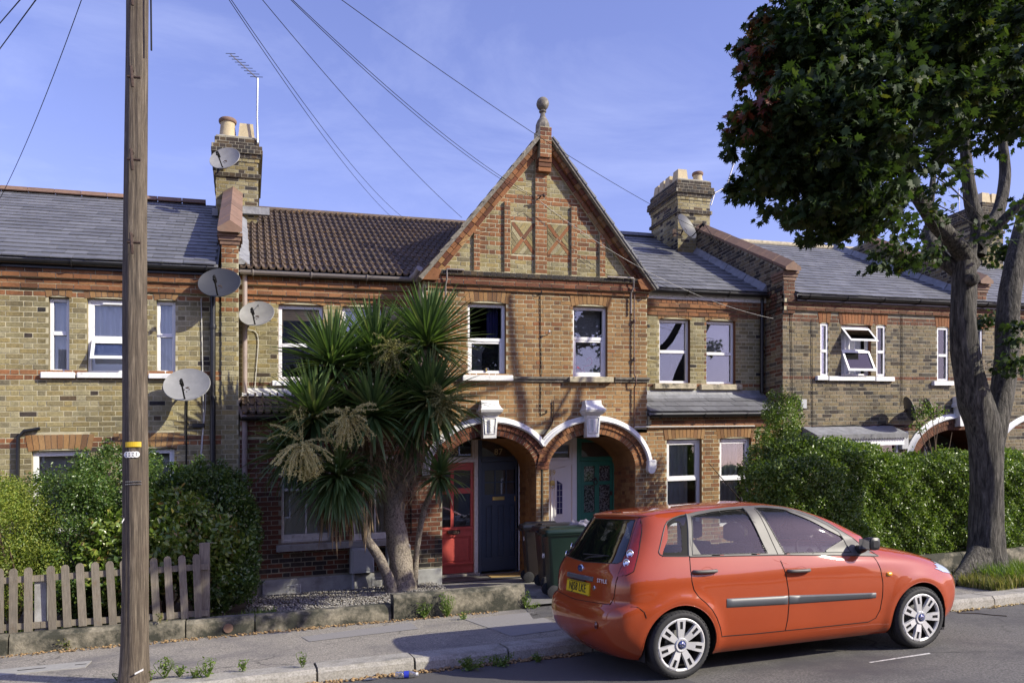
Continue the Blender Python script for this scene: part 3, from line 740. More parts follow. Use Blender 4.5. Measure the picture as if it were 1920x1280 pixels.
def coping(root, x, Y0, z0, Y1, z1, name='parapet_coping', w=.36, n=8):
    """saddleback terracotta coping stones climbing a party wall"""
    for i in range(n):
        a = i/n; b = (i+1)/n-.004; m = M(); pr = [(-w/2, -.01), (-w/2, .045), (0, .165), (w/2, .045), (w/2, -.01), (w/2-.04, -.02), (-w/2+.04, -.02)]
        lift = .004*(i % 2)
        m.prism(pr, lambda u, h: (x+u, Y0+(Y1-Y0)*a, z0+(z1-z0)*a+h+lift), lambda u, h: (x+u, Y0+(Y1-Y0)*b, z0+(z1-z0)*b+h+lift))
        m.obj('coping_stone', MAT['terracotta'], root)
def chimney(root, x0, x1, Y0, Y1, z0, z1, pots, west_face=True, mat='stock', name='chimney'):
    m = M(); m.box(x0, x1, Y0, Y1, z0, z1); ch = m.obj(name, MAT['mortar_dark'], root)
    mf = lambda u, z, k: MAT['black_brick'] if (z > z1-.50 or (random.random() < .30)) else MAT[mat]
    def band(zz0, zz1, out, mk):
        b = M(); b.box(x0-out, x1+out, Y0-out, Y1+out, zz0, zz1); b.obj('chimney_course', MAT['mortar_dark'], ch)
        mm = mk if not isinstance(mk, str) else MAT[mk]
        bricks(root, ch, front(Y0-out), [rect(x0-out, x1+out, zz0, zz1)], mm, bond='header' if zz1-zz0 < .1 else 'flemish')
        bricks(root, ch, west(x0-out), [rect(Y0-out, Y1+out, zz0, zz1)], mm, single=False)
    zt = z1
    bricks(root, ch, front(Y0), [rect(x0, x1, z0, z1)], mf)
    if west_face: bricks(root, ch, west(x0), [rect(Y0, Y1, z0, z1)], mf)
    bricks(root, ch, east(x1), [rect(Y0, Y1, z0, z1)], mf, single=False)
    q = lambda k: math.floor((z1)/COURSE)*COURSE-k*COURSE
    band(q(2), q(0), .02, 'black_brick'); band(q(3), q(2), .075, 'black_brick'); band(q(4), q(3), .085, 'black_brick'); band(q(5), q(4), .045, 'black_brick')
    band(q(6), q(5), .02, mat); band(q(10), q(9), .04, 'black_brick')
    for (px_, py_, r, h, kind) in pots:
        p = M()
        if kind == 'square':
            a, b = r*1.0, r*.80
            p.hexa([(px_-a, py_-a, z1-.01), (px_+a, py_-a, z1-.01), (px_+a, py_+a, z1-.01), (px_-a, py_+a, z1-.01), (px_-b, py_-b, z1+h), (px_+b, py_-b, z1+h), (px_+b, py_+b, z1+h), (px_-b, py_+b, z1+h)])
        else: p.lathe((px_, py_, z1-.01), [(r, 0), (r*.98, .03), (r*.80, h-.04), (r*.86, h)], 20)
        po = p.obj('chimney_pot', MAT['pot'], ch, smooth=kind != 'square', ang=40)
        if kind == 'cap':
            c = M(); c.lathe((px_, py_, z1+h-.02), [(r*.95, 0), (r*1.02, .02), (r*1.02, .055), (r*.92, .075), (r*.6, .085)], 20); c.obj('pot_cap', MAT['terracotta'], po, smooth=True, ang=40)
    # flaunching
    f = M(); f.bev(x0+.03, x1-.03, Y0+.03, Y1-.03, z1-.005, z1+.03, .02); f.obj('mortar_flaunching', MAT['render'], ch)
    return ch
def shell(root, x0, x1, Y, z1, name='rear_wall', Yb=21.8):
    m = M(); m.box(x0, x1, Yb-.2, Yb, .1, z1); m.box(x0, x1, Y+.25, Yb, z1-.3, z1-.25); return m.obj(name, MAT['interior'], root)

# ------------------------------------------------------------------ left house (A)
HA = thing('terraced_house', 'brown brick terraced house under grey slates behind the wooden telephone pole', 'house', (-3.2, 16.5, .12))
fA = front(YF); AX0 = -7.2; AZ = 5.27
aw = [RP(91, 557, 130, 697, YF), RP(163, 560, 261, 699, YF), RP(293, 563, 329, 699, YF)]
ag = [RP(59, 844, 166, 1000, YF), RP(222, 840, 327, 1000, YF)]
holesA = [rect(*a) for a in aw+ag]
def lz(a, h=.27): return (a[0]-.03, a[1]+.03, a[3], a[3]+h)
linA = [lz(aw[0]), lz(aw[1]), lz(aw[2]), (ag[0][0]-.04, ag[0][1]+.04, ag[0][3], ag[0][3]+.235), (ag[1][0]-.03, ag[1][1]+.04, ag[1][3], ag[1][3]+.235)]
m = M(); wall_base(m, fA, [rect(AX0, XL, .1, AZ)]+holesA)
for a in aw+ag: reveal(m, fA, *a)
wallA = m.obj('wall', [MAT['mortar'], MAT['stock']], HA)
zlA = aw[0][3]; zsA = aw[0][2]
def matA(u, z, k):
    if z > AZ-.30: return MAT['red']
    if zlA+.0 < z < zlA+.34 and (k % 3 != 1): return MAT['red']
    if zsA-.10 < z < zsA+.01: return MAT['red']
    if ag[0][3]-.02 < z < ag[0][3]+.30 and k % 3 != 0: return MAT['red']
    if u > XL-.26 and z > 4.3 and k % 2: return MAT['red']
    return MAT['stock'] if random.random() > .06 else MAT['black_brick']
holeB = [rect(a[0], a[1], a[2], l[3]) for a, l in zip(aw+ag, linA)]
bricks(HA, wallA, fA, [rect(AX0, XL, .15, AZ-.34)]+holeB, matA)
for l in linA: lintel(HA, fA, *l)
cornice(HA, wallA, fA, AX0, XL-.25, AZ+.02, 5, [MAT['red'], MAT['red'], MAT['red'], MAT['red'], MAT['red']], (.085, .055, .055, .01, .028))
# upper windows
for i, a in enumerate(aw):
    if i == 1:
        x0, x1, z0, z1 = a
        def cA(w):
            drape(w, x0+.05, x1-.05, z0+(z1-z0)*.42, z1-.05, YF+.2, amp=.05, waves=4)
            m = M(); m.box(x0+.05, x1-.05, YF+.3, YF+.5, z0+.05, z0+.35); m.obj('window_shelf', MAT['white'], w)
            open_sash(w, x0+.06, x1-.05, z0+.16, z0+(z1-z0)*.45, YF+.06, .17)
        window(HA, x0, x1, z0, z1, YF, .45, sash=(1,), curt=cA)
        vt = M(); vt.bev(x0+.2, x1-.2, YF+.05, YF+.07, z1-.075, z1-.05, .004); vt.obj('trickle_vent', MAT['white'], HA)
    else: window(HA, *a, YF, .53, curt=NET(*a, YF, waves=2, amp=.02))
for a in ag: window(HA, *a, YF, 0, fw=.075, curt=both(BLIND(a[0], a[1], a[2], a[3]-.02, YF)))
sl = [RP(75, 697, 140, 708, YF-.07), RP(143.5, 698, 276, 708, YF-.07), RP(278, 700, 340, 709, YF-.07)]
for s in sl: sill(HA, *s, YF)
# roof
YeA = YF-.10; zeA = 5.33
rA = roof_deck(HA, AX0, XL-.30, YeA, zeA, YR, ZR+.03)
slates(HA, rA, AX0, XL-.33, YeA-.02, zeA+.008, YR-.03, ZR+.03)
ridge_tiles(HA, rA, AX0, -.72, YR, ZR+.12)
ms = M()
for i in range(60):
    u = random.uniform(-3.2, -.9)+random.gauss(0, .3); k = int(abs(random.gauss(0, 5))); s = k*.262+.01; L_ = hypot(YR-YeA, ZR+.03-zeA)
    Yc, Zc = YeA+(YR-YeA)*s/L_, zeA+(ZR+.03-zeA)*s/L_
    ms.lathe((u, Yc, Zc), [(.028*random.uniform(.6, 1.5), 0), (.03, .012), (.012, .024)], 6)
mo = ms.obj('roof_moss', MAT['moss'], rA, 'stuff')
shell(HA, AX0, XL-.3, YF, 5.2)
gutter(HA, AX0, XL-.26, YeA-.045, zeA-.045, MAT['blackpl'])
fb = M(); fb.box(AX0, XL-.27, YeA+.0, YeA+.02, zeA-.14, zeA-.02); fb.obj('fascia_board', MAT['blackpl'], HA)
xd = PX(399, YF-.08); zt = zl(548, 399)
pipe(HA, [(xd, YF-.075, zt+.15), (xd, YF-.075, 2.2), (xd, YF-.075, .2)], .042, MAT['blackpl'], clips=[(xd, YF-.075, z) for z in (4.4, 3.3, 2.0)])
# side wall vent pipe at lower left
q = [P(75, 803, YF-.06), P(45, 808, YF-.06), P(34, 820, YF-.06), P(33, 905, YF-.06)]
pipe(HA, [(x, YF-.06, z) for x, z in q], .026, MAT['blackpl'], 'waste_pipe')
cb = M(); x, z = P(372, 797, YF-.05); cb.bev(x-.09, x+.09, YF-.06, YF, z-.03, z+.03, .01); cb.obj('cable_bracket', MAT['blackpl'], HA)
for (pa, r_, mt) in (([(377, 560), (379, 640), (380, 700), (381, 790), (377, 840), (375, 895)], .007, 'cablew'), ([(386, 700), (385, 760), (380, 820), (376, 890)], .008, 'cablew'), ([(351, 745), (350, 800), (349, 890)], .011, 'cable')):
    pts = [(P(a, b, YF-.02)[0], YF-.02, P(a, b, YF-.02)[1]) for a, b in pa]
    pipe(HA, catmull(pts, 5), r_, MAT[mt], 'wall_cable', n=6)
# party wall between left and middle house, belongs to the left house
pw = M(); xa, xb = XL-.25, XL
zc0 = PZ(430, 434, YF-.02); zc1 = ZR-.13; Yc0, Yc1 = YF-.02, 16.4
pw.prism([(YF-.03, .1), (YF-.03, zc0), (Yc1, zc1), (YR+1, zc1), (YR+1, .1)], lambda y, z: (xa, y, z), lambda y, z: (xb, y, z))
pwo = pw.obj('party_wall', MAT['mortar'], HA)
bricks(HA, pwo, front(YF-.032), [rect(xa, xb, .15, zc0)], lambda u, z, k: (MAT['red'] if (k % 2 or z > 5.5) else MAT['stock']) if z > 4.6 else MAT['stock'])
cp = M(); zz = math.floor(zc0/COURSE)*COURSE
for k, o in ((0, .06), (1, .04), (2, .02)):
    cp.box(xa-o, xb+o, YF-.03-o, YF+.3, zc0-.03-(k+1)*.06, zc0-.032-k*.06)
cp.obj('kneeler_stone', MAT['terracotta'], pwo)
coping(pwo, (xa+xb)/2, YF-.16, zc0-.03, Yc1+.02, zc1, n=7)
# lead flashing on the right of the party wall, over the tiles
fl = M();
for i in range(5):
    a, b = i/5, (i+1)/5-.006; Y0_, Y1_ = YB-.1, YR-.4; z0_, z1_ = 5.50, 7.62
    fl.hexa([(xb, Y0_+(Y1_-Y0_)*a, z0_+(z1_-z0_)*a+.05), (xb+.17-.012*i, Y0_+(Y1_-Y0_)*a, z0_+(z1_-z0_)*a+.055), (xb+.17-.012*i, Y0_+(Y1_-Y0_)*b, z0_+(z1_-z0_)*b+.055), (xb, Y0_+(Y1_-Y0_)*b, z0_+(z1_-z0_)*b+.05),
             (xb, Y0_+(Y1_-Y0_)*a, z0_+(z1_-z0_)*a+.17), (xb+.012, Y0_+(Y1_-Y0_)*a, z0_+(z1_-z0_)*a+.17), (xb+.012, Y0_+(Y1_-Y0_)*b, z0_+(z1_-z0_)*b+.17), (xb, Y0_+(Y1_-Y0_)*b, z0_+(z1_-z0_)*b+.17)])
fl.obj('lead_flashing', MAT['lead'], HA)
fl = M(); fl.box(XL-.02, .45, 16.30, 16.39, 7.28, 7.42); fl.box(-.60, -.50, 16.30, 16.39, 7.2, 7.34); fl.obj('lead_flashing', MAT['lead'], HA)
CH1 = chimney(HA, PX(405, 16.4), PX(484, 16.4), 16.4, 18.6, 6.6, PZ(445, 256, 16.4), [(PX(427, 16.6), 16.6, .165, .34, 'cap'), (PX(462, 16.6), 16.6, .155, .30, 'square'), (PX(430, 17.3), 17.4, .155, .30, 'square'), (PX(458, 17.3), 17.4, .155, .30, 'square')])

# ------------------------------------------------------------------ middle house (85 to 91): B wing, gable, D wing
HB = thing('terraced_house', 'middle house with the pointed brick gable, stone ball finial and twin arched porch', 'house', (4.9, 17, .15))
fB, fG = front(YB), front(YF)
GX0, GX1 = PX(795, YF), PX(1213, YF); GB = PZ(1005, 530, YF); APX = PX(1016, YF); AZT = PZ(1016, 262, YF)
BZ = 5.40
bw = [RP(522, 571, 606, 712, YB), RP(642, 575, 716, 714, YB)]
dw = [RP(1236, 598, 1294, 718, YB), RP(1324, 601, 1379, 720, YB)]
linB = [lz(a, .255) for a in bw+dw]
m = M()
wall_base(m, fB, [rect(XL, GX0+.1, 2.9, BZ)]+[rect(*a) for a in bw]); wall_base(m, fB, [rect(GX1-.05, XR_, 2.9, BZ)]+[rect(*a) for a in dw])
for a in bw+dw: reveal(m, fB, *a)
wallB = m.obj('wall', [MAT['mortar'], MAT['red']], HB)
def matB(u, z, k):
    if z > BZ-.30: return MAT['red']
    if bw[0][3]-.02 < z < bw[0][3]+.34 and k % 3 != 1: return MAT['red']
    if bw[0][2]-.12 < z < bw[0][2]: return MAT['red']
    if u > 5 and (dw[1][0]-.12 < u < dw[1][0] or dw[0][1] < u < dw[0][1]+.0) and k % 2: return MAT['red']
    return MAT['stock'] if random.random() > .05 else MAT['black_brick']
ZLT = 3.28   # top of the lean-to roofs
bricks(HB, wallB, fB, [rect(XL, GX0+.08, ZLT, BZ-.36)]+[rect(a[0], a[1], a[2], l[3]) for a, l in zip(bw, linB[:2])], matB)
bricks(HB, wallB, fB, [rect(GX1, XR_, ZLT, BZ-.36)]+[rect(a[0], a[1], a[2], l[3]) for a, l in zip(dw, linB[2:])], matB)
for l in linB: lintel(HB, fB, *l, camb=.05)
cornice(HB, wallB, fB, XL, GX0-.02, BZ-.02, 5, None, (.05, .085, .03, .06, .02))
cornice(HB, wallB, fB, GX1+.02, XR_, BZ-.12, 4, None, (.06, .06, .03, .015))
fb = M(); fb.box(GX1+.02, XR_, YB-.075, YB, BZ-.115, BZ+.03); fb.obj('fascia_board', MAT['oldwhite'], HB)
# upper windows of the two wings
a = bw[0]
def cB(w):
    m = M(); m.box(a[0]+.06, a[1]-.06, YB+.150, YB+.154, a[3]-.24, a[3]-.06)
    m.obj('bamboo_blind', MAT['bamboo'], w)
    t = M(); t.tube([(a[1]-.10, YB+.13, a[3]-.2), (a[1]-.10, YB+.13, a[2]+.8)], .01, 6); t.tube([(a[0]+.075, YB+.13, a[3]-.2), (a[0]+.075, YB+.13, a[2]+.8)], .008, 6); t.obj('blind_cord', MAT['bamboo'], w)
window(HB, *a, YB, .47, fw=.06, curt=cB, gm=[MAT['glassd']]*2)
a2 = bw[1]; window(HB, *a2, YB, .47, fw=.06, curt=NET(*a2, YB, waves=3))
a3 = dw[0]
window(HB, *a3, YB, .50, fw=.055, curt=BLIND(a3[0], a3[1]-.1, a3[2], a3[2]+.6, YB, MAT['dishdark'], y=.5))
a4 = dw[1]
window(HB, *a4, YB, .49, fw=.055, curt=BLIND(a4[0], a4[1], a4[2]+.66, a4[3], YB))
for s in (RP(510, 713, 612, 722, YB-.08), RP(632, 715, 725, 723, YB-.08)): sill(HB, *s, YB, mat=MAT['white'])
for s in (RP(1228, 718, 1307, 728, YB-.08), RP(1315, 720, 1393, 730, YB-.08)): sill(HB, *s, YB, mat=MAT['stone'])
# main roofs of the wings
YeB = YB-.12; zeB = 5.47
rB = roof_deck(HB, XL, 4.9, YeB, zeB, YR, ZR)
rB['label'] = 'roof of brown concrete tiles with yellow lichen, left of the gable'
slates(HB, rB, XL+.02, 5.0, YeB-.02, zeB+.01, YR-.03, ZR, w=.232, gauge=.315, key='tile', mat=MAT['ctile'], name='roof_tile', ok=lambda x, y: x < GX0+.2+(y-YB)*.8)
rD = roof_deck(HB, 4.9, XR_, YeB, zeB, YR, ZR)
rD['label'] = 'roof of grey slates, right of the gable'
slates(HB, rD, 5.0, XR_-.02, YeB-.02, zeB+.01, YR-.03, ZR, ok=lambda x, y: x > GX1-.2-(y-YB)*.8)
m = M(); m.tube([(.25, YR, ZR+.03), (4.9, YR, ZR+.03)], .075, 8); m.obj('mortared_ridge', MAT['ctile'], rB, smooth=True)
ridge_tiles(HB, rD, 5.0, 9.6, YR, ZR+.085, MAT['slate'])
shell(HB, XL, XR_, YB, 5.3)
gutter(HB, XL+.02, GX0-.12, YeB-.055, zeB-.045, MAT['greypipe'])
g2 = M(); g2.tube([(GX0-.12, YeB-.055, zeB-.045), (GX0-.06, YeB-.16, zeB+.0), (GX0-.03, YeB-.28, zeB+.07)], .065, 10); g2.obj('gutter_end', MAT['greypipe'], HB, smooth=True)
gutter(HB, GX1+.0, XR_-.03, YeB-.045, zeB-.045, MAT['blackpl'])
fl = M(); xb = XR_
for i in range(6):
    a_, b_ = i/6, (i+1)/6-.006; Y0_, Y1_ = YB-.1, YR+.2; z0_, z1_ = 5.48, 7.9
    f0, f1 = (Y0_+(Y1_-Y0_)*a_, z0_+(z1_-z0_)*a_), (Y0_+(Y1_-Y0_)*b_, z0_+(z1_-z0_)*b_)
    fl.hexa([(xb-.12, f0[0], f0[1]+.03), (xb, f0[0], f0[1]+.03), (xb, f1[0], f1[1]+.03), (xb-.12, f1[0], f1[1]+.03), (xb-.014, f0[0], f0[1]+.17), (xb, f0[0], f0[1]+.17), (xb, f1[0], f1[1]+.17), (xb-.014, f1[0], f1[1]+.17)])
fl.obj('lead_flashing', MAT['lead'], HB)

# ---- gable wall: upper floor, arches, triangle
arcs = []
def ell(cx, a, zs, b, n=24, a0=0, a1=pi): return [(cx+a*cos(a0+(a1-a0)*k/n), zs+b*sin(a0+(a1-a0)*k/n)) for k in range(n+1)]
A1 = (PX(829, YF), PX(1005, YF)); A2 = (PX(1029, YF), PX(1191, YF)); ZT = PZ(1010, 815, YF); ZS = PZ(1010, 880, YF)
c1, r1 = sum(A1)/2, (A1[1]-A1[0])/2; c2, r2 = sum(A2)/2, (A2[1]-A2[0])/2; bz = ZT-ZS
DOORZ = .17
open1 = [(A1[1], DOORZ-.1)]+ell(c1, r1, ZS, bz)+[(A1[0], DOORZ-.1)]
open2 = [(A2[1], DOORZ-.1)]+ell(c2, r2, ZS, bz)+[(A2[0], DOORZ-.1)]
cw = [RP(877, 568, 949, 703, YF), RP(1074, 574, 1139, 706, YF)]
linC = [(cw[0][0]-.03, cw[0][1]+.05, cw[0][3], cw[0][3]+.24), (cw[1][0]-.03, cw[1][1]+.05, cw[1][3], cw[1][3]+.24)]
m = M()
wall_base(m, fG, [rect(GX0, GX1, 2.6, GB)]+[rect(*a) for a in cw])
wall_base(m, fG, [rect(XL, A1[0], .05, 2.6)]+[rect(*RP(527, 850, 621, 1015, YF)), rect(*RP(661, 855, 747, 1013, YF))], 3)
wall_base(m, fG, [rect(XL, GX0, 2.6, 2.72)])
wall_base(m, fG, [[(A1[0], .06), (A1[0], 2.6), (A1[1]+.5*(A2[0]-A1[1]), 2.6), (A1[1]+.5*(A2[0]-A1[1]), .06)], open1])
wall_base(m, fG, [[(A1[1]+.5*(A2[0]-A1[1]), .06), (A1[1]+.5*(A2[0]-A1[1]), 2.6), (A2[1]+.02, 2.6), (A2[1]+.02, .06)], open2])
gw = [RP(1250, 823, 1316, 985, YF), RP(1349, 821, 1409, 985, YF)]
wall_base(m, fG, [rect(A2[1]+.02, XR_, .06, 2.72)]+[rect(*a) for a in gw])
wall_base(m, fG, [[(GX0, GB), (GX1, GB), (APX, AZT)]])
for a in cw: reveal(m, fG, *a)
for a in gw: reveal(m, fG, *a, mi=1)
bwin = [RP(527, 850, 621, 1015, YF), RP(661, 855, 747, 1013, YF)]
for a in bwin: reveal(m, fG, *a, mi=2)
# cheeks of the gable and of the lean-tos
m.poly([(GX0, YF, 2.6), (GX0, YB, 2.6), (GX0, YB, GB+.1), (GX0, YF, GB+.1)]); m.poly([(GX1, YF, 2.6), (GX1, YB, 2.6), (GX1, YB, GB+.1), (GX1, YF, GB+.1)])
# arch soffits and porch walls
YD = 14.1
for (o, A) in ((open1, A1), (open2, A2)):
    g = [[(p[0], YF, p[1]) for p in o], [(p[0], YD+.02, p[1]) for p in o]]; m.sheet(g, 1)
wallG = m.obj('wall', [MAT['mortar'], MAT['orange'], MAT['darkred'], MAT['mortar_dark']], HB)
wallG['label'] = 'projecting orange brick wall with the porch arches'
# brick faces
RW, HW = .235, .115        # arch ring, hood moulding widths
ring1 = [(A1[1]+.10, .05)]+ell(c1, r1+.10, ZS, bz+.10)+[(A1[0]-.10, .05)]
out1 = ell(c1, r1+RW+.02, ZS, bz+RW+.02); out2 = ell(c2, r2+RW+.02, ZS, bz+RW+.02)
midx = (A1[1]+A2[0])/2
def matG(u, z, k):
    if z > 2.72: return MAT['orange'] if random.random() > .04 else MAT['red']
    if u < A1[0]: return MAT['darkred'] if z > .85 or random.random() < .6 else MAT['black_brick']
    if u < midx+.02: return MAT['red'] if u < c1 else MAT['orange']
    return MAT['orange'] if random.random() > .15 else MAT['red']
ZU = 2.72
bricks(HB, wallG, fG, [rect(GX0, GX1, ZU, GB-.02)]+[rect(a[0], a[1], a[2], l[3]) for a, l in zip(cw, linC)], matG)
bricks(HB, wallG, fG, [rect(XL+.02, A1[0]-.005, .42, 2.7)]+[rect(a[0]-.0, a[1], a[2], a[3]) for a in bwin], matG)
bricks(HB, wallG, fG, [rect(A2[1]+.245, XR_-.01, .3, 2.74)]+[rect(a[0], a[1], a[2], a[3]+.24) for a in gw], matG)
def arch_field(cx, rr, x0, x1):
    n = 24; zz = [ (x0, ZS), (x0, ZU), (x1, ZU), (x1, ZS)]
    return [zz, [(x, z) for x, z in ell(cx, rr+RW, ZS, bz+RW) if True]]
# spandrels above the arch rings, clipped by both ellipses
def inell(x, z, c, a, b): return z > ZS-.001 and ((x-c)/a)**2+((z-ZS)/b)**2 < 1 or (z <= ZS and abs(x-c) < a)
def matS(u, z, k):
    if inell(u, z, c1, r1+RW+.03, bz+RW+.03) or inell(u, z, c2, r2+RW+.03, bz+RW+.03): return None
    return matG(u, z, k)
def spand(u, z, k): return matS(u, z, k)
for k_ in range(int(1.9/COURSE), int(ZU/COURSE)+1):
    zc = (k_+.5)*COURSE
    if zc > ZU-.02: continue
    iv = []
    def half(c, a, b):
        if zc <= ZS: return a
        t = 1-((zc-ZS)/b)**2; return a*sqrt(t) if t > 0 else 0
    h1, h2 = half(c1, r1+RW+.01, bz+RW+.01), half(c2, r2+RW+.01, bz+RW+.01)
    e = [(GX0 if zc > 2.62 else A1[0], c1-h1), (c1+h1, c2-h2), (c2+h2, GX1 if zc > 2.62 else A2[1]+.245)]
    if h1 == 0 and h2 == 0: e = [(e[0][0], e[2][1])]
    for a_, b_ in e:
        if b_-a_ > .04: bricks(HB, wallG, fG, [rect(a_, b_, zc-COURSE/2, zc+COURSE/2)], matG, zc-.03, zc+.03)
# arch rings: two orders of voussoirs and jamb bricks
def arch_ring(c, r, mats, side):
    inner = M();
    def vous(rad, w, d, mk, mat_, depth_in):
        per = pi*(3*(2*rad+bz-r+bz-r*0)-sqrt(max(.01, (3*rad+bz)*(rad+3*bz))))/2
        n = int((pi/2)*sqrt((rad**2+(bz+rad-r)**2)/2)*2/.072)
        b_ = bz+rad-r
        for i in range(n):
            t0, t1 = pi*(i+.07)/n, pi*(i+.93)/n
            q = [(c+rad*cos(t0), ZS+b_*sin(t0)), (c+(rad+w)*cos(t0), ZS+(b_+w)*sin(t0)), (c+(rad+w)*cos(t1), ZS+(b_+w)*sin(t1)), (c+rad*cos(t1), ZS+b_*sin(t1))]
            dd = d+random.uniform(-.003, .003)
            mk.prism(q, lambda u, z: fG.p(u, z, dd), lambda u, z: fG.p(u, z, -depth_in))
    o = M(); vous(r+.115, .115, .034, o, None, .02); o.obj('arch_ring', mats, wallG)['kind'] = 'stuff'
    o = M(); vous(r+.0, .108, .008, o, None, .2); o.obj('arch_ring', mats, wallG)['kind'] = 'stuff'
    # backing behind the rings
    bk = M(); outer = ell(c, r+.23, ZS, bz+.23); inn = ell(c, r+.001, ZS, bz+.001)
    bk.sheet([[fG.p(p[0], p[1], .003) for p in outer], [fG.p(p[0], p[1], .003) for p in ell(c, r+.112, ZS, bz+.112)]]); bk.obj('arch_backing', MAT['mortar_dark'], wallG)
arch_ring(c1, r1, MAT['darkred'], 0); arch_ring(c2, r2, MAT['red'], 1)
# jambs below the springing
for (x0, x1, mt) in ((A1[1]+.002, midx-.012, 'orange'), (midx+.012, A2[0]-.002, 'orange'), (A2[1]+.002, A2[1]+.24, 'orange')):
    bricks(HB, wallG, fG, [rect(x0, x1, .1, ZS)], MAT[mt] , bond='header', phase=x0)
    jb = M(); jb.box(x0, x1, YF-.012, YF+.01, .08, ZS); jb.obj('jamb_backing', MAT['mortar'], wallG)
    f2 = front(YF-.012); bricks(HB, wallG, f2, [rect(x0, x1, .1, ZS)], MAT[mt], bond='header', phase=x0, single=False)
bricks(HB, wallG, Fr((A1[1], 0), (0, 1), (-1, 0)), [rect(YF, YD, .1, ZS)], MAT['orange'])
bricks(HB, wallG, Fr((A2[1], 0), (0, 1), (-1, 0)), [rect(YF, YD, .1, ZS)], lambda u, z, k: MAT['red'] if random.random() < .5 else MAT['orange'])
for (x0, x1) in ((A1[0]-.13, A1[0]-.002),):
    bricks(HB, wallG, front(YF-.004), [rect(x0, x1, .42, .98)], MAT['black_brick'], bond='header', phase=x0)
# white hood mouldings with keystones
def hood(c, r, t0, t1, name='hood_mould'):
    g = []; n = 40; pr = [(.0, 0), (.0, .075), (.02, .095), (.045, .08), (.06, .055), (.085, .05), (.10, .03), (.115, .03), (.115, 0)]
    for i in range(n+1):
        t = t0+(t1-t0)*i/n
        g.append([fG.p(c+(r+RW+.0+q)*cos(t), ZS-.02+(bz+RW+.0+q)*sin(t), d) for q, d in reversed(pr)])
    m = M(); m.sheet(g); m.poly(g[0]); m.poly(g[-1]); return m.obj(name, MAT['stucco'], wallG, smooth=True, ang=35)
tm1 = math.acos(min(1, (midx-c1)/(r1+RW+.03))); tm2 = math.acos(max(-1, (midx-c2)/(r2+RW+.03)))
hood(c1, r1, tm1, pi+.02); hood(c2, r2, -.02, tm2)
ft = M(); xf = c2+r2+RW+.05; ft.bev(xf-.075, xf+.10, YF-.12, YF+.01, ZS-.05, ZS+.11, .02); ft.lathe((xf-.0, YF-.115, ZS-.07), [(.0, 0), (.075, 0), (.075, .11), (0, .11)], 14, axis='y'); ft.obj('hood_foot', MAT['stucco'], wallG)
def keystone(c, zt, zb, wt=.155, wb=.115, name='keystone'):
    m = M(); zc = zb+(zt-zb)*.60
    # tapered block with sunk diamond panel
    m.hexa([(c-wb, YF-.15, zb), (c+wb, YF-.15, zb), (c+wb, YF, zb), (c-wb, YF, zb), (c-wt*.88, YF-.17, zc), (c+wt*.88, YF-.17, zc), (c+wt*.88, YF, zc), (c-wt*.88, YF, zc)])
    k = m.obj(name, MAT['stucco'], wallG)
    m = M()
    zq = zb+.07; zr = zc-.05; o = .030
    fw = [(c-wb+o, zq), (c+wb-o, zq), (c+wt*.88-o, zr), (c-wt*.88+o, zr)]
    yy = lambda z: YF-.15-.02*(z-zb)/(zc-zb)
    for i in range(4):
        a_, b_ = fw[i], fw[(i+1) % 4]; dx, dz = b_[0]-a_[0], b_[1]-a_[1]; L = hypot(dx, dz)
        m.tube([(a_[0], yy(a_[1])-.004, a_[1]), (b_[0], yy(b_[1])-.004, b_[1])], .012, 4)
    mid = [(c, zq+.03), (c+.05, (zq+zr)/2+.03), (c, zr-.02), (c-.05, (zq+zr)/2+.03)]
    m.prism([(c-.035, zq+.03), (c+.035, zq+.03), (c+.055, zr-.03), (c-.055, zr-.03)], lambda x, z: (c+(x-c)*.25, yy(z)-.035, z), lambda x, z: (x, yy(z)+.002, z))
    m.obj('keystone_panel', MAT['stucco'], k)
    m = M()
    steps = [(zc, wt*1.02, .20), (zc+.045, wt*1.22, .27), (zc+.085, wt*1.30, .29), (zc+.12, wt*1.12, .25), (zc+.19, wt*1.0, .17), (zt, wt*1.02, .15)]
    g = [[(c-w, YF+.0, z), (c-w, YF-d, z), (c+w, YF-d, z), (c+w, YF+.0, z)] for z, w, d in steps]
    m.sheet(g); m.poly(g[0]); m.poly(g[-1]); m.obj('keystone_cap', MAT['stucco'], k)
keystone(PX(917, YF-.1), PZ(917, 752, YF), PZ(917, 822, YF)); keystone(PX(1110, YF-.1), PZ(1110, 752, YF), PZ(1110, 820, YF))
# gable windows
a5 = cw[0]
def cC(w):
    drape(w, a5[1]-.28, a5[1]-.07, a5[2]+.5, a5[3]-.03, YF+.25, MAT['bluecurtain'], amp=.02, waves=4)
    m = M(); m.poly([(a5[0]+.3, YF+.17, a5[2]+.1), (a5[1]-.10, YF+.17, a5[2]+.1), (a5[1]-.09, YF+.17, a5[2]+.58), (a5[0]+.42, YF+.17, a5[2]+.62), (a5[0]+.30, YF+.17, a5[2]+.4)]); m.obj('torn_paper', MAT['trim'], w)
    m = M(); m.box(a5[0]+.05, a5[1]-.05, YF+.175, YF+.18, a5[2]+.08, a5[2]+.66); m.obj('net_curtain', MAT['dish'], w)
    m = M(); m.lathe((a5[0]+.05, YF+.6, a5[3]-.36), [(.0, -.17), (.10, -.14), (.165, -.06), (.175, 0), (.165, .06), (.10, .14), (0, .17)], 16); m.obj('paper_lampshade', MAT['blind'], w, smooth=True)
    m = M(); m.bev((a5[0]+a5[1])/2-.01, (a5[0]+a5[1])/2+.02, YF+.055, YF+.07, a5[2]+.075, a5[2]+.13, .003); m.obj('window_latch', MAT['brass'], w)
window(HB, *a5, YF, .50, fw=.055, sash=(0,), curt=cC, gm=[None, MAT['glassd']])
a6 = cw[1]
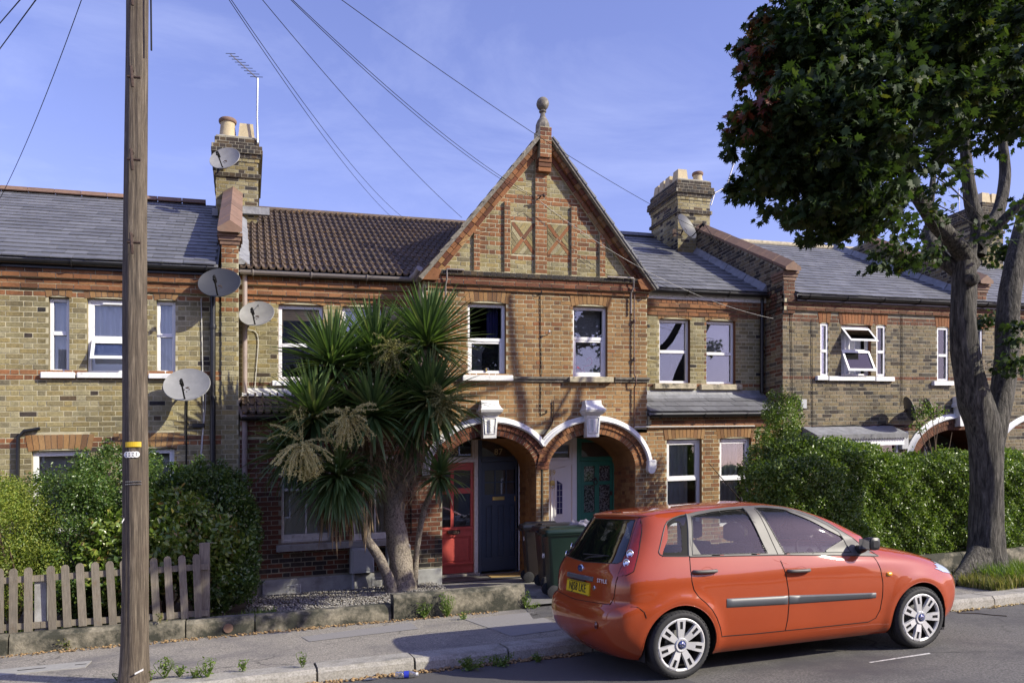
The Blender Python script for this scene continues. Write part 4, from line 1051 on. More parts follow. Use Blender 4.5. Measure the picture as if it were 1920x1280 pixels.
def flam(w):
    m = M(); x = (a6[0]+a6[1])/2+.02; z = a6[2]+.09; y = YF+.165
    m.tube(catmull([(x-.06, y, z), (x-.075, y, z+.10), (x-.02, y, z+.135), (x+.055, y, z+.15), (x+.09, y, z+.22), (x+.06, y, z+.28), (x+.01, y, z+.27), (x-.01, y, z+.23)], 5), .014, 8)
    m.tube([(x-.30, y, z+.0), (x-.22, y, z+.10), (x-.14, y, z+.04), (x-.1, y, z)], [.03, .06, .05, .02], 8)
    m.obj('pink_flamingo_ornament', FLAM, w, smooth=True)
FLAM = gen('pink_plastic', (.62, .07, .12), .4, bump=0)
window(HB, *a6, YF, .55, fw=.055, sash=(0,), curt=both(BLIND(a6[0], a6[1], a6[2], a6[3], YF, y=.26), flam))
s = RP(867, 703, 962, 713, YF-.09); sill(HB, *s, YF, .11, MAT['stucco'])
s = RP(1067, 706, 1150, 716, YF-.09); sill(HB, *s, YF, .11, MAT['stone'])
for l in linC: lintel(HB, fG, *l, camb=.05)
# string moulding at sill level
zst = PZ(1010, 711, YF)
def mould(x0, x1, zc, mat, pr=((0, -.05), (.035, -.045), (.04, -.01), (.07, .0), (.075, .035), (.0, .05))):
    m = M(); m.prism(list(pr), lambda d, z: fG.p(x0, zc+z, d), lambda d, z: fG.p(x1, zc+z, d)); return m.obj('string_course', mat, wallG)
mould(PX(962, YF), PX(1066, YF), zst, MAT['darkstone']); mould(PX(1151, YF), GX1+.03, zst, MAT['darkstone']); mould(GX0-.03, PX(866, YF), zst, MAT['darkstone'])
# brick entablature under the triangle
ztop = PZ(1005, 517, YF)
cornice(HB, wallG, fG, GX0-.02, GX1+.02, ztop, 4, [MAT['black_brick'], MAT['darkred'], MAT['darkred'], MAT['red']], (.11, .07, .085, .035))
TB = ztop
# triangle field
def half_at(z): return (AZT-z)/(AZT-GB)*(GX1-GX0)/2
pil = [(PX(893, YF), .105), (PX(950, YF), .105), (PX(1014, YF)-.01, .215), (PX(1075, YF), .105), (PX(1128, YF), .105)]
zb1, zb2 = PZ(1010, 369, YF), PZ(1010, 384, YF)
pan = [RP(959, 417, 1003, 477, YF), RP(1026, 421, 1069, 479, YF)]
def matT(u, z, k):
    if zb2 < z < zb1+.02: return MAT['red']
    d0 = abs(u-APX)
    for a_ in pan:
        if a_[0]-.01 < u < a_[1]+.01 and (a_[3] < z < a_[3]+.085 or a_[2]-.085 < z < a_[2]): return MAT['red']
    if z < zb2 and (pil[0][0] < u < pil[1][0] or pil[3][0] < u < pil[4][0]) and PZ(930, 478, YF) < z:
        return MAT['red'] if (k % 2 == 0 or random.random() < .5) else MAT['stock']
    if half_at(z)-d0 < .28 and random.random() < .3: return MAT['red']
    return MAT['stock']
tri = [(GX0+.14, TB), (GX1-.14, TB), (APX, AZT-.20)]
bricks(HB, wallG, fG, [tri]+[rect(*a_) for a_ in pan], matT)
for (u, w) in pil:
    top = AZT-.35 if w > .2 else min(zb2, AZT-.15-abs(u-APX)*(AZT-GB)/((GX1-GX0)/2))
    m = M(); m.box(u-w/2, u+w/2, YF-.045, YF, TB, top); p_ = m.obj('brick_pilaster', MAT['mortar'], wallG)
    bricks(HB, p_, front(YF-.045), [rect(u-w/2, u+w/2, TB+.0, top)], MAT['red'], bond='header' if w < .2 else 'flemish', phase=u-w/2)
# crossed diagonal brick panels
def clip(poly, a, b, c):   # keep a*x+b*z <= c
    out = []
    for i in range(len(poly)):
        p, q = poly[i], poly[(i+1) % len(poly)]; dp, dq = a*p[0]+b*p[1]-c, a*q[0]+b*q[1]-c
        if dp <= 0: out.append(p)
        if dp*dq < 0: t = dp/(dp-dq); out.append((p[0]+(q[0]-p[0])*t, p[1]+(q[1]-p[1])*t))
    return out
for (x0, x1, z0, z1) in pan:
    cx_, cz_ = (x0+x1)/2, (z0+z1)/2; W_, H_ = (x1-x0)/2, (z1-z0)/2; L = hypot(W_, H_)
    po = M(); po.box(x0, x1, YF-.001, YF+.01, z0, z1); po = po.obj('diamond_panel', MAT['mortar'], wallG)
    d1 = (W_/L, H_/L); n1 = (-H_/L, W_/L)
    def emit(poly, mat):
        if len(poly) < 3: return
        A_ = abs(sum(poly[i][0]*poly[(i+1) % len(poly)][1]-poly[(i+1) % len(poly)][0]*poly[i][1] for i in range(len(poly))))/2
        if A_ < .0004: return
        d = .010+random.uniform(-.002, .002); mm = M(); mm.prism(poly, lambda u, z: fG.p(u, z, d), lambda u, z: fG.p(u, z, 0)); mm.obj('diagonal_brick', mat, po)
    R_ = rect(x0+.006, x1-.006, z0+.006, z1-.006)
    def strip(d, n, o0, o1, t0, t1, mat, tris=None):
        q = [(cx_+d[0]*t+n[0]*o, cz_+d[1]*t+n[1]*o) for t, o in ((t0, o0), (t1, o0), (t1, o1), (t0, o1))]
        q = clip(clip(clip(clip(q, 1, 0, x1-.006), -1, 0, -x0-.006), 0, 1, z1-.006), 0, -1, -z0-.006)
        if tris:
            for t in tris:
                if q: q = clip(q, *t)
        emit(q, mat)
    h = .030
    for t0, t1 in ((-L*.98, -.02), (.0, L*.98)): strip(d1, n1, -h, h, t0, t1, MAT['red'])
    d2 = (-W_/L, H_/L); n2 = (H_/L, W_/L)
    for t0, t1 in ((-L*.98, -h*1.35), (h*1.35, L*.98)): strip(d2, n2, -h, h, t0, t1, MAT['red'])
    # infill: top/bottom quadrants halves follow the nearer diagonal
    for s_ in (1, -1):
        for j in range(1, 5):
            o0, o1 = h+.008+(j-1)*.066, h+.008+(j-1)*.066+.058
            # strips parallel to d1 on its left side (n1*s), limited to the quadrant between d1 and d2
            q1 = (-n2[0]*s_, -n2[1]*s_, -(n2[0]*cx_+n2[1]*cz_)*s_-h-.008)
            strip(d1, n1, s_*o0 if s_ > 0 else -o1, s_*o1 if s_ > 0 else -o0, -L*1.5, L*1.5, MAT['stock'], [q1])
            q2 = (n1[0]*s_, n1[1]*s_, (n1[0]*cx_+n1[1]*cz_)*s_-h-.008)
            strip(d2, n2, s_*o0 if s_ > 0 else -o1, s_*o1 if s_ > 0 else -o0, -L*1.5, L*1.5, MAT['stock'], [q2])
# raking verge: stepped brick courses and tile edge
def verge(side):
    x0 = GX0-.06 if side < 0 else GX1+.06; z0 = GB-.03+.0; x1 = APX+side*.10; z1 = AZT-.02
    L = hypot(x1-x0, z1-z0); d = ((x1-x0)/L, (z1-z0)/L); n = (d[1]*-1, d[0]) if side < 0 else (d[1], -d[0])   # outward up
    if n[1] < 0: n = (-n[0], -n[1])
    def bar(o0, o1, y0, y1, t0, t1, mat, nm='verge_course', par=wallG):
        q = [(x0+d[0]*t+n[0]*o, z0+d[1]*t+n[1]*o) for t, o in ((t0, o0), (t1, o0), (t1, o1), (t0, o1))]
        mm = M(); mm.prism(q, lambda u, z: (u, y0, z), lambda u, z: (u, y1, z)); return mm.obj(nm, mat, par)
    c0 = bar(-.19, -.035, YF-.035, YF, .10, L-.12, MAT['mortar'])
    def run(o0, o1, dproud, per, mat, t0=.05, t1=L-.10, skip=0):
        t = t0
        while t < t1:
            e = min(t+per-.010, t1); bar(o0, o1, YF-dproud-random.uniform(0, .004), YF-.02, t, e, mat or random.choice([MAT['red'], MAT['darkred'], MAT['red'], MAT['darkred'], MAT['orange']]), 'verge_brick', c0); t += per
    run(-.185, -.112, .055, .229, None, .20)
    run(-.104, -.030, .115, .115, None, .05, L-.15)
    bar(-.028, .012, YF-.20, YF+.3, -.05, L-.03, MAT['darkstone'], 'verge_undercloak')
    # tile edges
    t = -.06
    while t < L-.03:
        e = min(t+.30, L-.02); q = [(x0+d[0]*t_+n[0]*o, z0+d[1]*t_+n[1]*o) for t_, o in ((t, .012), (e, .012), (e, .030), (t, .052))]
        mm = M(); mm.prism(q, lambda u, z: (u, YF-.215, z), lambda u, z: (u, YF+.10, z)); mm.obj('verge_tile', MAT['darkstone'] if side < 0 else MAT['slate'], wallG); t += .285
    # kneeler at the foot
    kn = M(); xx = GX0-.03 if side < 0 else GX1+.03
    kn.prism([(xx+side*.06, GB-.07), (xx-side*.22, GB-.07), (xx-side*.30, GB+.10), (xx-side*.06, GB+.17), (xx+side*.08, GB+.0)], lambda u, z: (u, YF-.15, z), lambda u, z: (u, YF-.01, z))
    kn.obj('kneeler_brick', MAT['red'], wallG)
verge(-1); verge(1)
# gable roof running back to the main ridge
gr = M()
for sd in (-1, 1):
    xe = GX0-.10 if sd < 0 else GX1+.10
    gr.hexa([(xe, YF-.12, GB+.0), (APX, YF-.12, AZT+.02), (APX, 19, AZT+.02), (xe, 19, GB+.0), (xe, YF-.12, GB+.045), (APX, YF-.12, AZT+.065), (APX, 19, AZT+.065), (xe, 19, GB+.045)])
gro = gr.obj('gable_roof', MAT['ctile'], HB)
rr = M(); rr.prism([(-.13, -.10), (0, .055), (.13, -.10), (.1, -.14), (0, -.02), (-.1, -.14)], lambda a_, h: (APX+a_, YF+.1, AZT+.09+h), lambda a_, h: (APX+a_, 17.4, AZT+.09+h)); rr.obj('gable_ridge', MAT['darkstone'], gro)
# brick shaft and stone finial
mx = M(); mx.box(APX-.105, APX+.105, YF-.20, YF+.12, AZT-.38, AZT+.14); fs = mx.obj('finial_shaft', MAT['mortar'], wallG)
bricks(HB, fs, front(YF-.20), [rect(APX-.105, APX+.105, AZT-.38, AZT+.14)], lambda u, z, k: MAT['darkred'] if z > AZT+.0 else MAT['red'])
for i, (o, dz) in enumerate(((.14, 0), (.09, 1), (.05, 2))):
    mx = M(); mx.bev(APX-.12, APX+.12, YF-.16-o*.3+.03, YF, AZT-.38-(dz+1)*.078, AZT-.385-dz*.078, .006); mx.obj('finial_corbel', MAT['red'], fs)
mx = M(); zf = AZT+.10
mx.lathe((APX, YF-.04, zf), [(.125, 0), (.135, .03), (.13, .12), (.10, .20), (.06, .26), (.045, .31), (.043, .35), (.066, .365), (.07, .38), (.045, .395), (.04, .41)], 8)
bz_ = zf+.41+.10
mx.lathe((APX, YF-.04, bz_), [(.112*cos(t), .118*sin(t)) for t in [-pi/2+.15+(pi-.16)*k/10 for k in range(11)]], 16)
FINO = mx.obj('stone_ball_finial', MAT['darkstone'], wallG, smooth=True, ang=40)

# ---- lean-to roofs
def leanto(x0, x1, key, gmat, lab):
    Ye, Yw = YF-.10, YB-.005; ze = PZ((1320 if x0 > 5 else 480), 772 if x0 > 5 else 776, YF-.1); zr_ = ze+.40
    m = M(); m.hexa([(x0, Ye, ze-.05), (x1, Ye, ze-.05), (x1, Yw, zr_-.05), (x0, Yw, zr_-.05), (x0, Ye, ze-.004), (x1, Ye, ze-.004), (x1, Yw, zr_-.004), (x0, Yw, zr_-.004)])
    m.box(x0, x1, YF+.01, YB, 2.60, ze-.02)
    r = m.obj('lean_to_roof', MAT['slate'] if key == 'slate' else MAT['ctile'], HB); r['label'] = lab
    if key == 'slate': slates(HB, r, x0, x1, Ye-.02, ze+.008, Yw, zr_, w=.30, gauge=.24)
    else: slates(HB, r, x0, x1, Ye-.02, ze+.008, Yw, zr_, w=.232, gauge=.33, key='tile', mat=MAT['ctile'], name='roof_tile')
    gutter(HB, x0, x1, Ye-.045, ze-.05, gmat, True)
    f = M(); u = x0
    while u < x1: e = min(u+.7, x1); up_ = 0 if key == 'slate' else .05; f.prism([(YB-.012, zr_+.10), (YB-.012, zr_+up_), (YB-.17, zr_-.10+up_), (YB-.17, zr_-.085+up_), (YB-.03, zr_+.02+up_)], lambda y, z: (u, y, z), lambda y, z: (e-.006, y, z)); u += .7
    f.obj('lead_flashing', MAT['lead'] if key == 'slate' else MAT['oldwhite'], r)
    return ze, zr_
zeD, zrD = leanto(GX1, XR_-.02, 'slate', MAT['blackpl'], 'small slate lean-to roof right of the arches')
zeBl, zrBl = leanto(XL+.05, GX0, 'tile', MAT['blackpl'], 'small tiled lean-to roof left of the porch')
cornice(HB, wallG, fG, XL+.02, GX0-.02, zeBl-.10, 3, [MAT['darkred']]*3, (.06, .02, .04))
cornice(HB, wallG, fG, GX1+.02, XR_-.02, zeD-.06, 3, [MAT['red']]*3, (.055, .02, .04))
# ground floor windows of the wings
for a_ in gw:
    lintel(HB, fG, a_[0]-.04, a_[1]+.04, a_[3], a_[3]+.235)
    x0, x1, z0, z1 = a_
    def cD(w, a_=a_):
        x0, x1, z0, z1 = a_; m = M(); drape(w, x0+.07, x0+.07+(x1-x0)*.62, z0, z1-.06, YF+.17, waves=4, amp=.02)
        m.bev(x0+.07, x1-.07, YF+.055, YF+.078, z1-.05, z1-.025, .004); m.obj('trickle_vent', MAT['white'], w)
    window(HB, *a_, YF, .54, fw=.06, sash=(1,), curt=cD)
for i, a_ in enumerate(bwin):
    x0, x1, z0, z1 = a_; m = M(); frame_rect(m, x0, x1, z0, z1, .045, YF+.04, YF+.14)
    zs = z0+(z1-z0)*.60; xc = (x0+x1)/2
    m.bev(x0+.045, x1-.045, YF+.05, YF+.12, zs-.025, zs+.02, .006); m.bev(xc-.014, xc+.014, YF+.062, YF+.12, z0+.12, z1-.045, .004)
    m.bev(x0+.045, x1-.045, YF+.05, YF+.12, z0+.045, z0+.13, .006)
    w = m.obj('window', MAT['oldwhite'], HB); w['label'] = 'old timber sash window with peeling white paint'
    for p, q in ((x0+.045, xc-.014), (xc+.014, x1-.045)):
        pane(w, p, q, z0+.13, zs-.025, YF+.09); pane(w, p, q, zs+.02, z1-.045, YF+.085)
    room(HB, x0, x1, z0, z1, YF); drape(w, x0+.05, x1-.05, z0+.1, z1-.05, YF+.165, waves=5, amp=.015)
# brick pier between them uses wall bricks; long stone sill
s = RP(518, 1015, 762, 1026, YF-.09); sill(HB, s[0], s[1], s[2]-.01, s[3], YF, .12, MAT['render'])
# rendered plinth with air bricks
ph = M(); ph.bev(XL+.35, A1[0]-.01, YF-.045, YF, .08, .43, .012); plo = ph.obj('rendered_plinth', MAT['render'], HB)
for (px_, py_) in ((551, 1104), (710, 1090)):
    x, z = P(px_, py_, YF-.06); v = M(); v.box(x-.11, x+.11, YF-.052, YF-.04, z-.075, z+.075)
    vo = v.obj('air_vent', MAT['oldwhite'], plo); h = M()
    for i in range(9):
        for j in range(6): h.box(x-.10+i*.0225, x-.10+i*.0225+.012, YF-.0545, YF-.052, z-.065+j*.022, z-.065+j*.022+.012)
    h.obj('vent_holes', MAT['cable'], vo)
# ---- downpipes
xg, zg = P(459, 512, YB-.08); xh, zh = P(450, 742, YB-.12); xk, zk = P(447, 752, YB-.2); xq, zq = P(459, 780, YF-.09)
pts = [(xg, YB-.085, zeB-.08), (xg, YB-.085, zh), (xk-.02, YB-.12, zh-.12), (xk-.02, YB-.2, zh-.2), (xq, YF-.13, zh-.42), (xq, YF-.07, zh-.48), (xq, YF-.07, .2)]
m = M(); m.tube(pts[:2], .040, 12); m.obj('downpipe', MAT['pinkpipe'], HB, smooth=True)
pipe(HB, pts[1:], .042, MAT['pinkpipe'], 'downpipe_bend', clips=[(xq, YF-.07, z) for z in (1.9, 1.2)], n=12)
pipe(HB, [(XR_-.10, YB-.07, zeB-.1), (XR_-.10, YB-.07, zrD+.05)], .038, MAT['blackpl'])
xp, zp = P(1190, 525, YF-.06); xp2, zp2 = P(1188, 800, YF-.06); e1 = P(1140, 518, YF-.2); e2 = P(1415, 800, YF-.05)
bpz = zst+.09
pipe(HB, [(xp, YF-.045, PZ(1190, 545, YF)), (xp, YF-.045, bpz), (xp, YF-.11, bpz-.06), (xp, YF-.11, bpz-.17), (xp, YF-.045, bpz-.24), (xp, YF-.045, zp2)], .014, MAT['brownpipe'], 'brown_pipe', clips=[(xp, YF-.045, z) for z in (4.7, 4.0, 2.9)], n=8)
pipe(HB, [(xp, YF-.045, zp2), (e2[0], YF-.045, zp2-.015)], .014, MAT['cablew'], 'white_pipe', n=8)
for (xa_, xb_, yv) in ((PX(838, YF-.15), PX(870, YF-.15), 505), (PX(1188, YF-.15), PX(1139, YF-.15), 520)):
    z = PZ(850 if yv == 505 else 1160, yv, YF-.15)
    pipe(HB, [(xa_, YF-.05, z-.62), (xa_, YF-.05, z-.25), (xa_, YF-.15, z-.16), (xa_, YF-.15, z), (xb_, YF-.15, z+.0)], .016, MAT['greypipe'], 'vent_pipe', n=8)
# cables on the gable
pts = [(x, YF-.018, z) for x, z in (P(a_, b_, YF) for a_, b_ in ((1012, 545), (1013, 600), (1014, 700), (1013, 772), (1018, 776), (1024, 774), (1025, 768)))]
pipe(HB, catmull(pts, 6), .007, MAT['cable'], 'wall_cable', n=6)
lp = []; cx_, cz_ = P(1008, 548, YF)
for k in range(14): lp.append((cx_+.055*cos(k*.5), YF-.02-.002*k, cz_+.055*sin(k*.5)))
pipe(HB, lp, .006, MAT['cable'], 'cable_loop', n=6)
cx_, cz_ = P(852, 546, YF); lp = [(cx_+.05*cos(k*.55), YF-.02-.002*k, cz_+.05*sin(k*.55)) for k in range(13)]; pipe(HB, lp, .006, MAT['cable'], 'cable_loop', n=6)
pts = [(x, YF-.03, z) for x, z in (P(a_, b_, YF) for a_, b_ in ((1037, 752), (1037, 775), (1033, 795), (1022, 812), (1016, 822)))]
pipe(HB, catmull(pts, 5), .013, MAT['rust'], 'lamp_cable', n=8)
pts = [(x, YF-.02, z) for x, z in (P(a_, b_, YF) for a_, b_ in ((1016, 830), (1016, 860), (1013, 872), (1015, 895), (1014, 1050)))]
pipe(HB, catmull(pts, 5), .009, MAT['cable'], 'wall_cable', n=6)
m = M(); x, z = P(1026, 626, YF); m.tube([(x, YF, z-.02), (x, YF-.10, z+.03)], .008, 6); m.lathe((x, YF-.12, z+.03), [(.02, 0), (.024, .02), (.012, .05)], 8, axis='y'); m.obj('overflow_stub', MAT['metal'], HB)
m = M(); x, z = P(1009, 374, YF); m.tube([(x, YF, z), (x, YF-.16, z+.01)], .012, 6); m.tube([(x-.07, YF-.15, z), (x+.05, YF-.15, z+.03)], .012, 6); m.lathe((x+.05, YF-.16, z+.01), [(.02, -.02), (.028, 0), (.02, .03)], 8); HOOK = m.obj('cable_hook', MAT['rust'], HB)
pts = [(x, YF-.03, z) for x, z in (P(a_, b_, YF) for a_, b_ in ((770, 1000), (770, 905), (775, 840)))]
pipe(HB, pts, .012, MAT['cable'], 'wall_cable', n=6)
pts = [(x, YB-.02, z) for x, z in (P(a_, b_, YB) for a_, b_ in ((462, 618), (478, 622), (484, 640), (480, 700), (478, 735), (486, 748)))]
pipe(HB, catmull(pts, 5), .007, MAT['cablew'], 'wall_cable', n=6)

# ---- porch interiors and doors
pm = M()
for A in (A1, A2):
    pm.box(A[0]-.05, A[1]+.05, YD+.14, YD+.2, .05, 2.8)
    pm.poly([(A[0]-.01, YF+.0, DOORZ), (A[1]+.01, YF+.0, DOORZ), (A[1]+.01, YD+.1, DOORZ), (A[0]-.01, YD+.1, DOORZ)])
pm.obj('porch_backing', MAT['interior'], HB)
def dz(px, py): return PZ(px, py, YD)
def dx(px): return PX(px, YD)
def dframe(x0, x1, z0, z1, w, mat, name='door_frame', par=HB, y0=YD-.02):
    m = M(); m.bev(x0, x0+w, y0, YD+.13, z0, z1, .006); m.bev(x1-w, x1, y0, YD+.13, z0, z1, .006); m.bev(x0+w, x1-w, y0+.0015, YD+.13, z1-w, z1, .006); return m.obj(name, mat, par)
def fan(par, x0, x1, z0, z1, mat, fr=.045):
    m = M(); frame_rect(m, x0, x1, z0, z1, fr, YD-.01, YD+.06); f = m.obj('fanlight', mat, par); pane(f, x0+fr, x1-fr, z0+fr, z1-fr, YD+.03);
    d = M(); d.box(x0+.01, x1-.01, YD+.075, YD+.08, z0+.01, z1-.01); d.obj('fanlight_dark', MAT['interior'], f); return f
ZTOP = dz(940, 820); ZH = dz(940, 864); ZD0 = dz(940, 1068)
# 85: red door
x0, x1 = A1[0]-.08, dx(889)
D85 = dframe(x0, dx(896), ZD0-.02, ZTOP+.12, .075, MAT['oldwhite'])
tr_ = M(); tr_.bev(x0+.05, dx(890), YD-.03, YD+.10, ZH-.005, ZH+.05, .006); tr_.obj('transom', MAT['oldwhite'], D85)
f85 = fan(HB, x0+.08, dx(889), ZH+.05, ZTOP+.06, MAT['oldwhite'])
text_obj('house_number', '85', .155, MAT['gilt'], (dx(853), YD-.004+.02, dz(853, 846)), (1, 0, 0), (0, 0, 1), f85)
def panel_door(name, x0, x1, z0, z1, mat, glz, pans, lab, glm=None):
    """door leaf: stiles and rails round sunk panels (pans) and glazed openings (glz), fractions of the leaf"""
    W, H = x1-x0, z1-z0; hs = [rect(x0+a*W, x0+b*W, z0+c*H, z0+d*H) for a, b, c, d in glz+pans]
    m = M(); fd = front(YD+.02); wall_base(m, fd, [rect(x0, x1, z0, z1)]+hs)
    for h in hs: reveal(m, fd, h[0][0], h[1][0], h[0][1], h[2][1], .022, 0)
    leaf = m.obj(name, mat, HB); leaf['label'] = lab
    for a, b, c, d in pans:
        p = M(); X0, X1, Z0, Z1 = x0+a*W, x0+b*W, z0+c*H, z0+d*H; p.box(X0, X1, YD+.042, YD+.05, Z0, Z1)
        ii = .028; p.bev(X0+ii, X1-ii, YD+.030, YD+.042, Z0+ii, Z1-ii, .010); p.obj('door_panel', mat, leaf)
    for a, b, c, d in glz:
        pane(leaf, x0+a*W, x0+b*W, z0+c*H, z0+d*H, YD+.036, glm)
    bk = M(); bk.box(x0, x1, YD+.06, YD+.09, z0, z1); bk.obj('door_back', MAT['interior'], leaf)
    return leaf
d85 = panel_door('front_door', x0+.075, x1-.005, ZD0, ZH-.01, MAT['reddoor'], [(.36-.30, .47, .42, .72), (.54, .93, .42, .72), (.06, .47, .77, .93), (.54, .93, .77, .93)], [(.06, .93, .10, .33)], 'faded red front door with old letter plate')
W_, H_ = x1-.005-x0-.075, ZH-.01-ZD0; xx = x0+.075
m = M(); m.bev(xx+.0, xx+W_, YD-.01, YD+.02, ZD0+.10*H_-.05, ZD0+.10*H_-.015, .008); m.bev(xx, xx+W_, YD+.0, YD+.02, ZD0+.395*H_, ZD0+.415*H_, .005); m.obj('door_moulding', MAT['reddoor'], d85)
m = M(); x, z = P(851, 997, YD); m.bev(x-.12, x+.12, YD-.005, YD+.02, z-.028, z+.028, .006); m.tube(catmull([(x-.11, YD-.0, z+.01), (x-.12, YD-.05, z-.01), (x-.05, YD-.06, z-.03), (x+.05, YD-.06, z-.03), (x+.08, YD-.03, z+.0)], 4), .010, 6); m.obj('letter_plate', MAT['rust'], d85)
m = M(); m.bev(A1[0], dx(897), YD-.12, YD+.12, ZD0-.07, ZD0-.01, .01); m.obj('door_step', MAT['kerb'], HB)
# 87: blue door
x0, x1 = dx(898), dx(979)
D87 = dframe(dx(896)+.003, A1[1]-.02, ZD0-.05, ZTOP+.12, .06, MAT['bluedoor'])
m = M(); m.bev(dx(897)+.06, A1[1]-.08, YD-.015, YD+.10, ZH-.005, ZH+.06, .006); m.bev(dx(980), A1[1]-.08, YD-.01, YD+.1, ZD0, ZH, .004); m.obj('transom', MAT['bluedoor'], D87)
f87 = fan(HB, x0+.03, A1[1]-.09, ZH+.06, ZTOP+.06, MAT['bluedoor'], .03)
text_obj('house_number', '87', .165, MAT['gilt'], (dx(935), YD+.016, dz(935, 847)), (1, 0, 0), (0, 0, 1), f87)
gl = [];
for i in range(3):
    for j in range(2): gl.append((.115+i*.262, .115+i*.262+.235, .70+j*.118, .70+j*.118+.106))
d87 = panel_door('front_door', x0+.02, x1, ZD0, ZH-.01, MAT['bluedoor'], gl, [(.12, .29, .12, .60), (.405, .575, .12, .60), (.69, .86, .12, .60)], 'slate blue front door with six small panes and brass letter plate')
m = M(); x, z = P(935, 933.5, YD); m.bev(x-.115, x+.115, YD-.002, YD+.02, z-.034, z+.034, .006); m.bev(x-.085, x+.085, YD-.008, YD-.002, z-.016, z+.016, .003); m.obj('letter_plate', MAT['brass'], d87)
m = M(); x, z = P(967, 934, YD); m.bev(x-.018, x+.018, YD+.0, YD+.02, z-.045, z+.045, .004); x, z = P(967.5, 990, YD); m.lathe((x, YD+.0, z), [(.012, 0), (.012, .02)], 8, axis='y'); m.obj('door_lock', MAT['brass'], d87)
m = M(); m.bev(dx(897), A1[1]-.01, YD-.14, YD+.1, ZD0-.10, ZD0-.045, .01); m.obj('door_step', MAT['darkstone'], HB)
# 89: white door
x0, x1 = A2[0]-.30, dx(1081)
D89 = dframe(x0, x1, ZD0-.02, ZTOP+.12, .10, MAT['white'])
f89 = fan(HB, x0+.10, x1-.10, dz(1060, 862), dz(1060, 829), MAT['white'], .05)
m = M(); m.bev(x0+.1, x1-.1, YD-.015, YD+.1, dz(1060, 872), dz(1060, 862)-.002, .006); m.bev(x0+.1, x1-.1, YD-.015, YD+.1, dz(1060, 829)+.002, ZTOP+.02, .006); m.obj('transom', MAT['white'], D89)
z1_ = dz(1060, 872); d89 = panel_door('front_door', x0+.10, x1-.10, ZD0, z1_, MAT['white'], [], [], 'white plastic front door with narrow leaded pane')
m = M(); a_ = dx(1040), dx(1058), dz(1050, 968), dz(1050, 896)
m.prism([(a_[0]-.0, a_[2]), (a_[1], a_[2]), (a_[1], a_[3]-.09), (a_[0], a_[3]+.02)], lambda x, z: (x, YD+.004, z), lambda x, z: (x, YD+.02, z)); fr_ = m.obj('glazing_frame', MAT['white'], d89)
m = M(); b_ = (a_[0]+.045, a_[1]-.04, a_[2]+.05, a_[3]-.04); m.prism([(b_[0], b_[2]), (b_[1], b_[2]), (b_[1], b_[3]-.07), (b_[0], b_[3])], lambda x, z: (x, YD-.002, z), lambda x, z: (x, YD+.004, z)); m.obj('leaded_pane', MAT['bluecurtain'], fr_)
m = M()
for k in range(6): zz_ = b_[2]+(b_[3]-.08-b_[2])*k/5; m.box(b_[0], b_[1], YD-.005, YD-.002, zz_-.004, zz_+.004)
m.box((b_[0]+b_[1])/2-.004, (b_[0]+b_[1])/2+.004, YD-.0048, YD-.002, b_[2], b_[3]-.06); m.obj('lead_came', MAT['metal'], fr_)
m = M(); w_ = [(dx(1033), dz(1033, 1010)), (dx(1033)+.01, dz(1033, 880)), (dx(1060), dz(1060, 874))]; m.tube([(p[0], YD+.012, p[1]) for p in w_], .012, 4); m.obj('door_moulding', MAT['white'], d89)
text_obj('house_number', '89', .14, MAT['brass'], (dx(1036), YD+.012, dz(1036, 886)), (1, 0, 0), (0, 0, 1), d89)
m = M(); x, z = P(1036, 905, YD); m.lathe((x, YD-.0, z), [(.05, 0), (.055, .01), (.03, .02)], 12, axis='y'); m.tube([(x+.04*cos(t), YD-.02, z-.05+.045*sin(t)) for t in [k*.6 for k in range(11)]], .008, 6); m.obj('door_knocker', MAT['brass'], d89)
# 91: green door
x0, x1 = dx(1081)+.004, A2[1]+.05
D91 = dframe(x0, x1, ZD0-.02, ZTOP+.12, .07, MAT['greendoor'])
zt91, zb91 = dz(1120, 825), dz(1120, 862)
m = M(); m.bev(x0+.07, x1-.07, YD-.03, YD+.1, zb91-.01, zb91+.035, .006); m.bev(dx(1151), x1-.07, YD-.01, YD+.1, ZD0, zb91-.01, .005); m.bev(x0+.07, x1-.07, YD-.012, YD+.1, zt91, ZTOP+.05, .004); m.obj('transom', MAT['greendoor'], D91)
f91 = fan(HB, x0+.07, x1-.07, zb91+.035, zt91, MAT['greendoor'], .03)
zd1 = zb91-.015; glz = [(.11, .455, .575, .775+.0), (.585, .92, .575, .775), (.11, .455, .83, .965), (.585, .92, .83, .965)]
glz = [(.12, .44, .50, .765), (.57, .90, .50, .765), (.12, .44, .80, .95), (.57, .90, .80, .95)]
d91 = panel_door('front_door', x0+.075, dx(1151), ZD0, zd1, MAT['greendoor'], glz, [(.12, .44, .08, .40), (.57, .90, .08, .40)], 'green front door with lace behind four panes')
W_, H_ = dx(1151)-x0-.075, zd1-ZD0
LACE = gen('lace_curtain', (.55, .55, .53), .9, var=.0, bump=0, col2=(.06, .06, .06), c2=(.45, .52), c2s=26)
for a, b, c, d in glz:
    l_ = M(); l_.box(x0+.075+a*W_+.002, x0+.075+b*W_-.002, YD+.048, YD+.05, ZD0+c*H_+.002, ZD0+d*H_-.002); l_.obj('lace_curtain', LACE, d91)
m = M(); x, z = P(1116, 901, YD); m.lathe((x, YD-.01, z+.04), [(.03, 0), (.035, .01), (.02, .03)], 10, axis='y'); m.tube([(x+.035*cos(t), YD-.02, z-.02+.055*sin(t)) for t in [k*.6 for k in range(11)]], .010, 6); m.obj('door_knocker', MAT['rust'], d91)
m = M(); x, z = P(1146, 924, YD); m.bev(x-.02, x+.02, YD-.01, YD+.02, z-.04, z+.04, .004); m.obj('door_latch', MAT['rust'], d91)
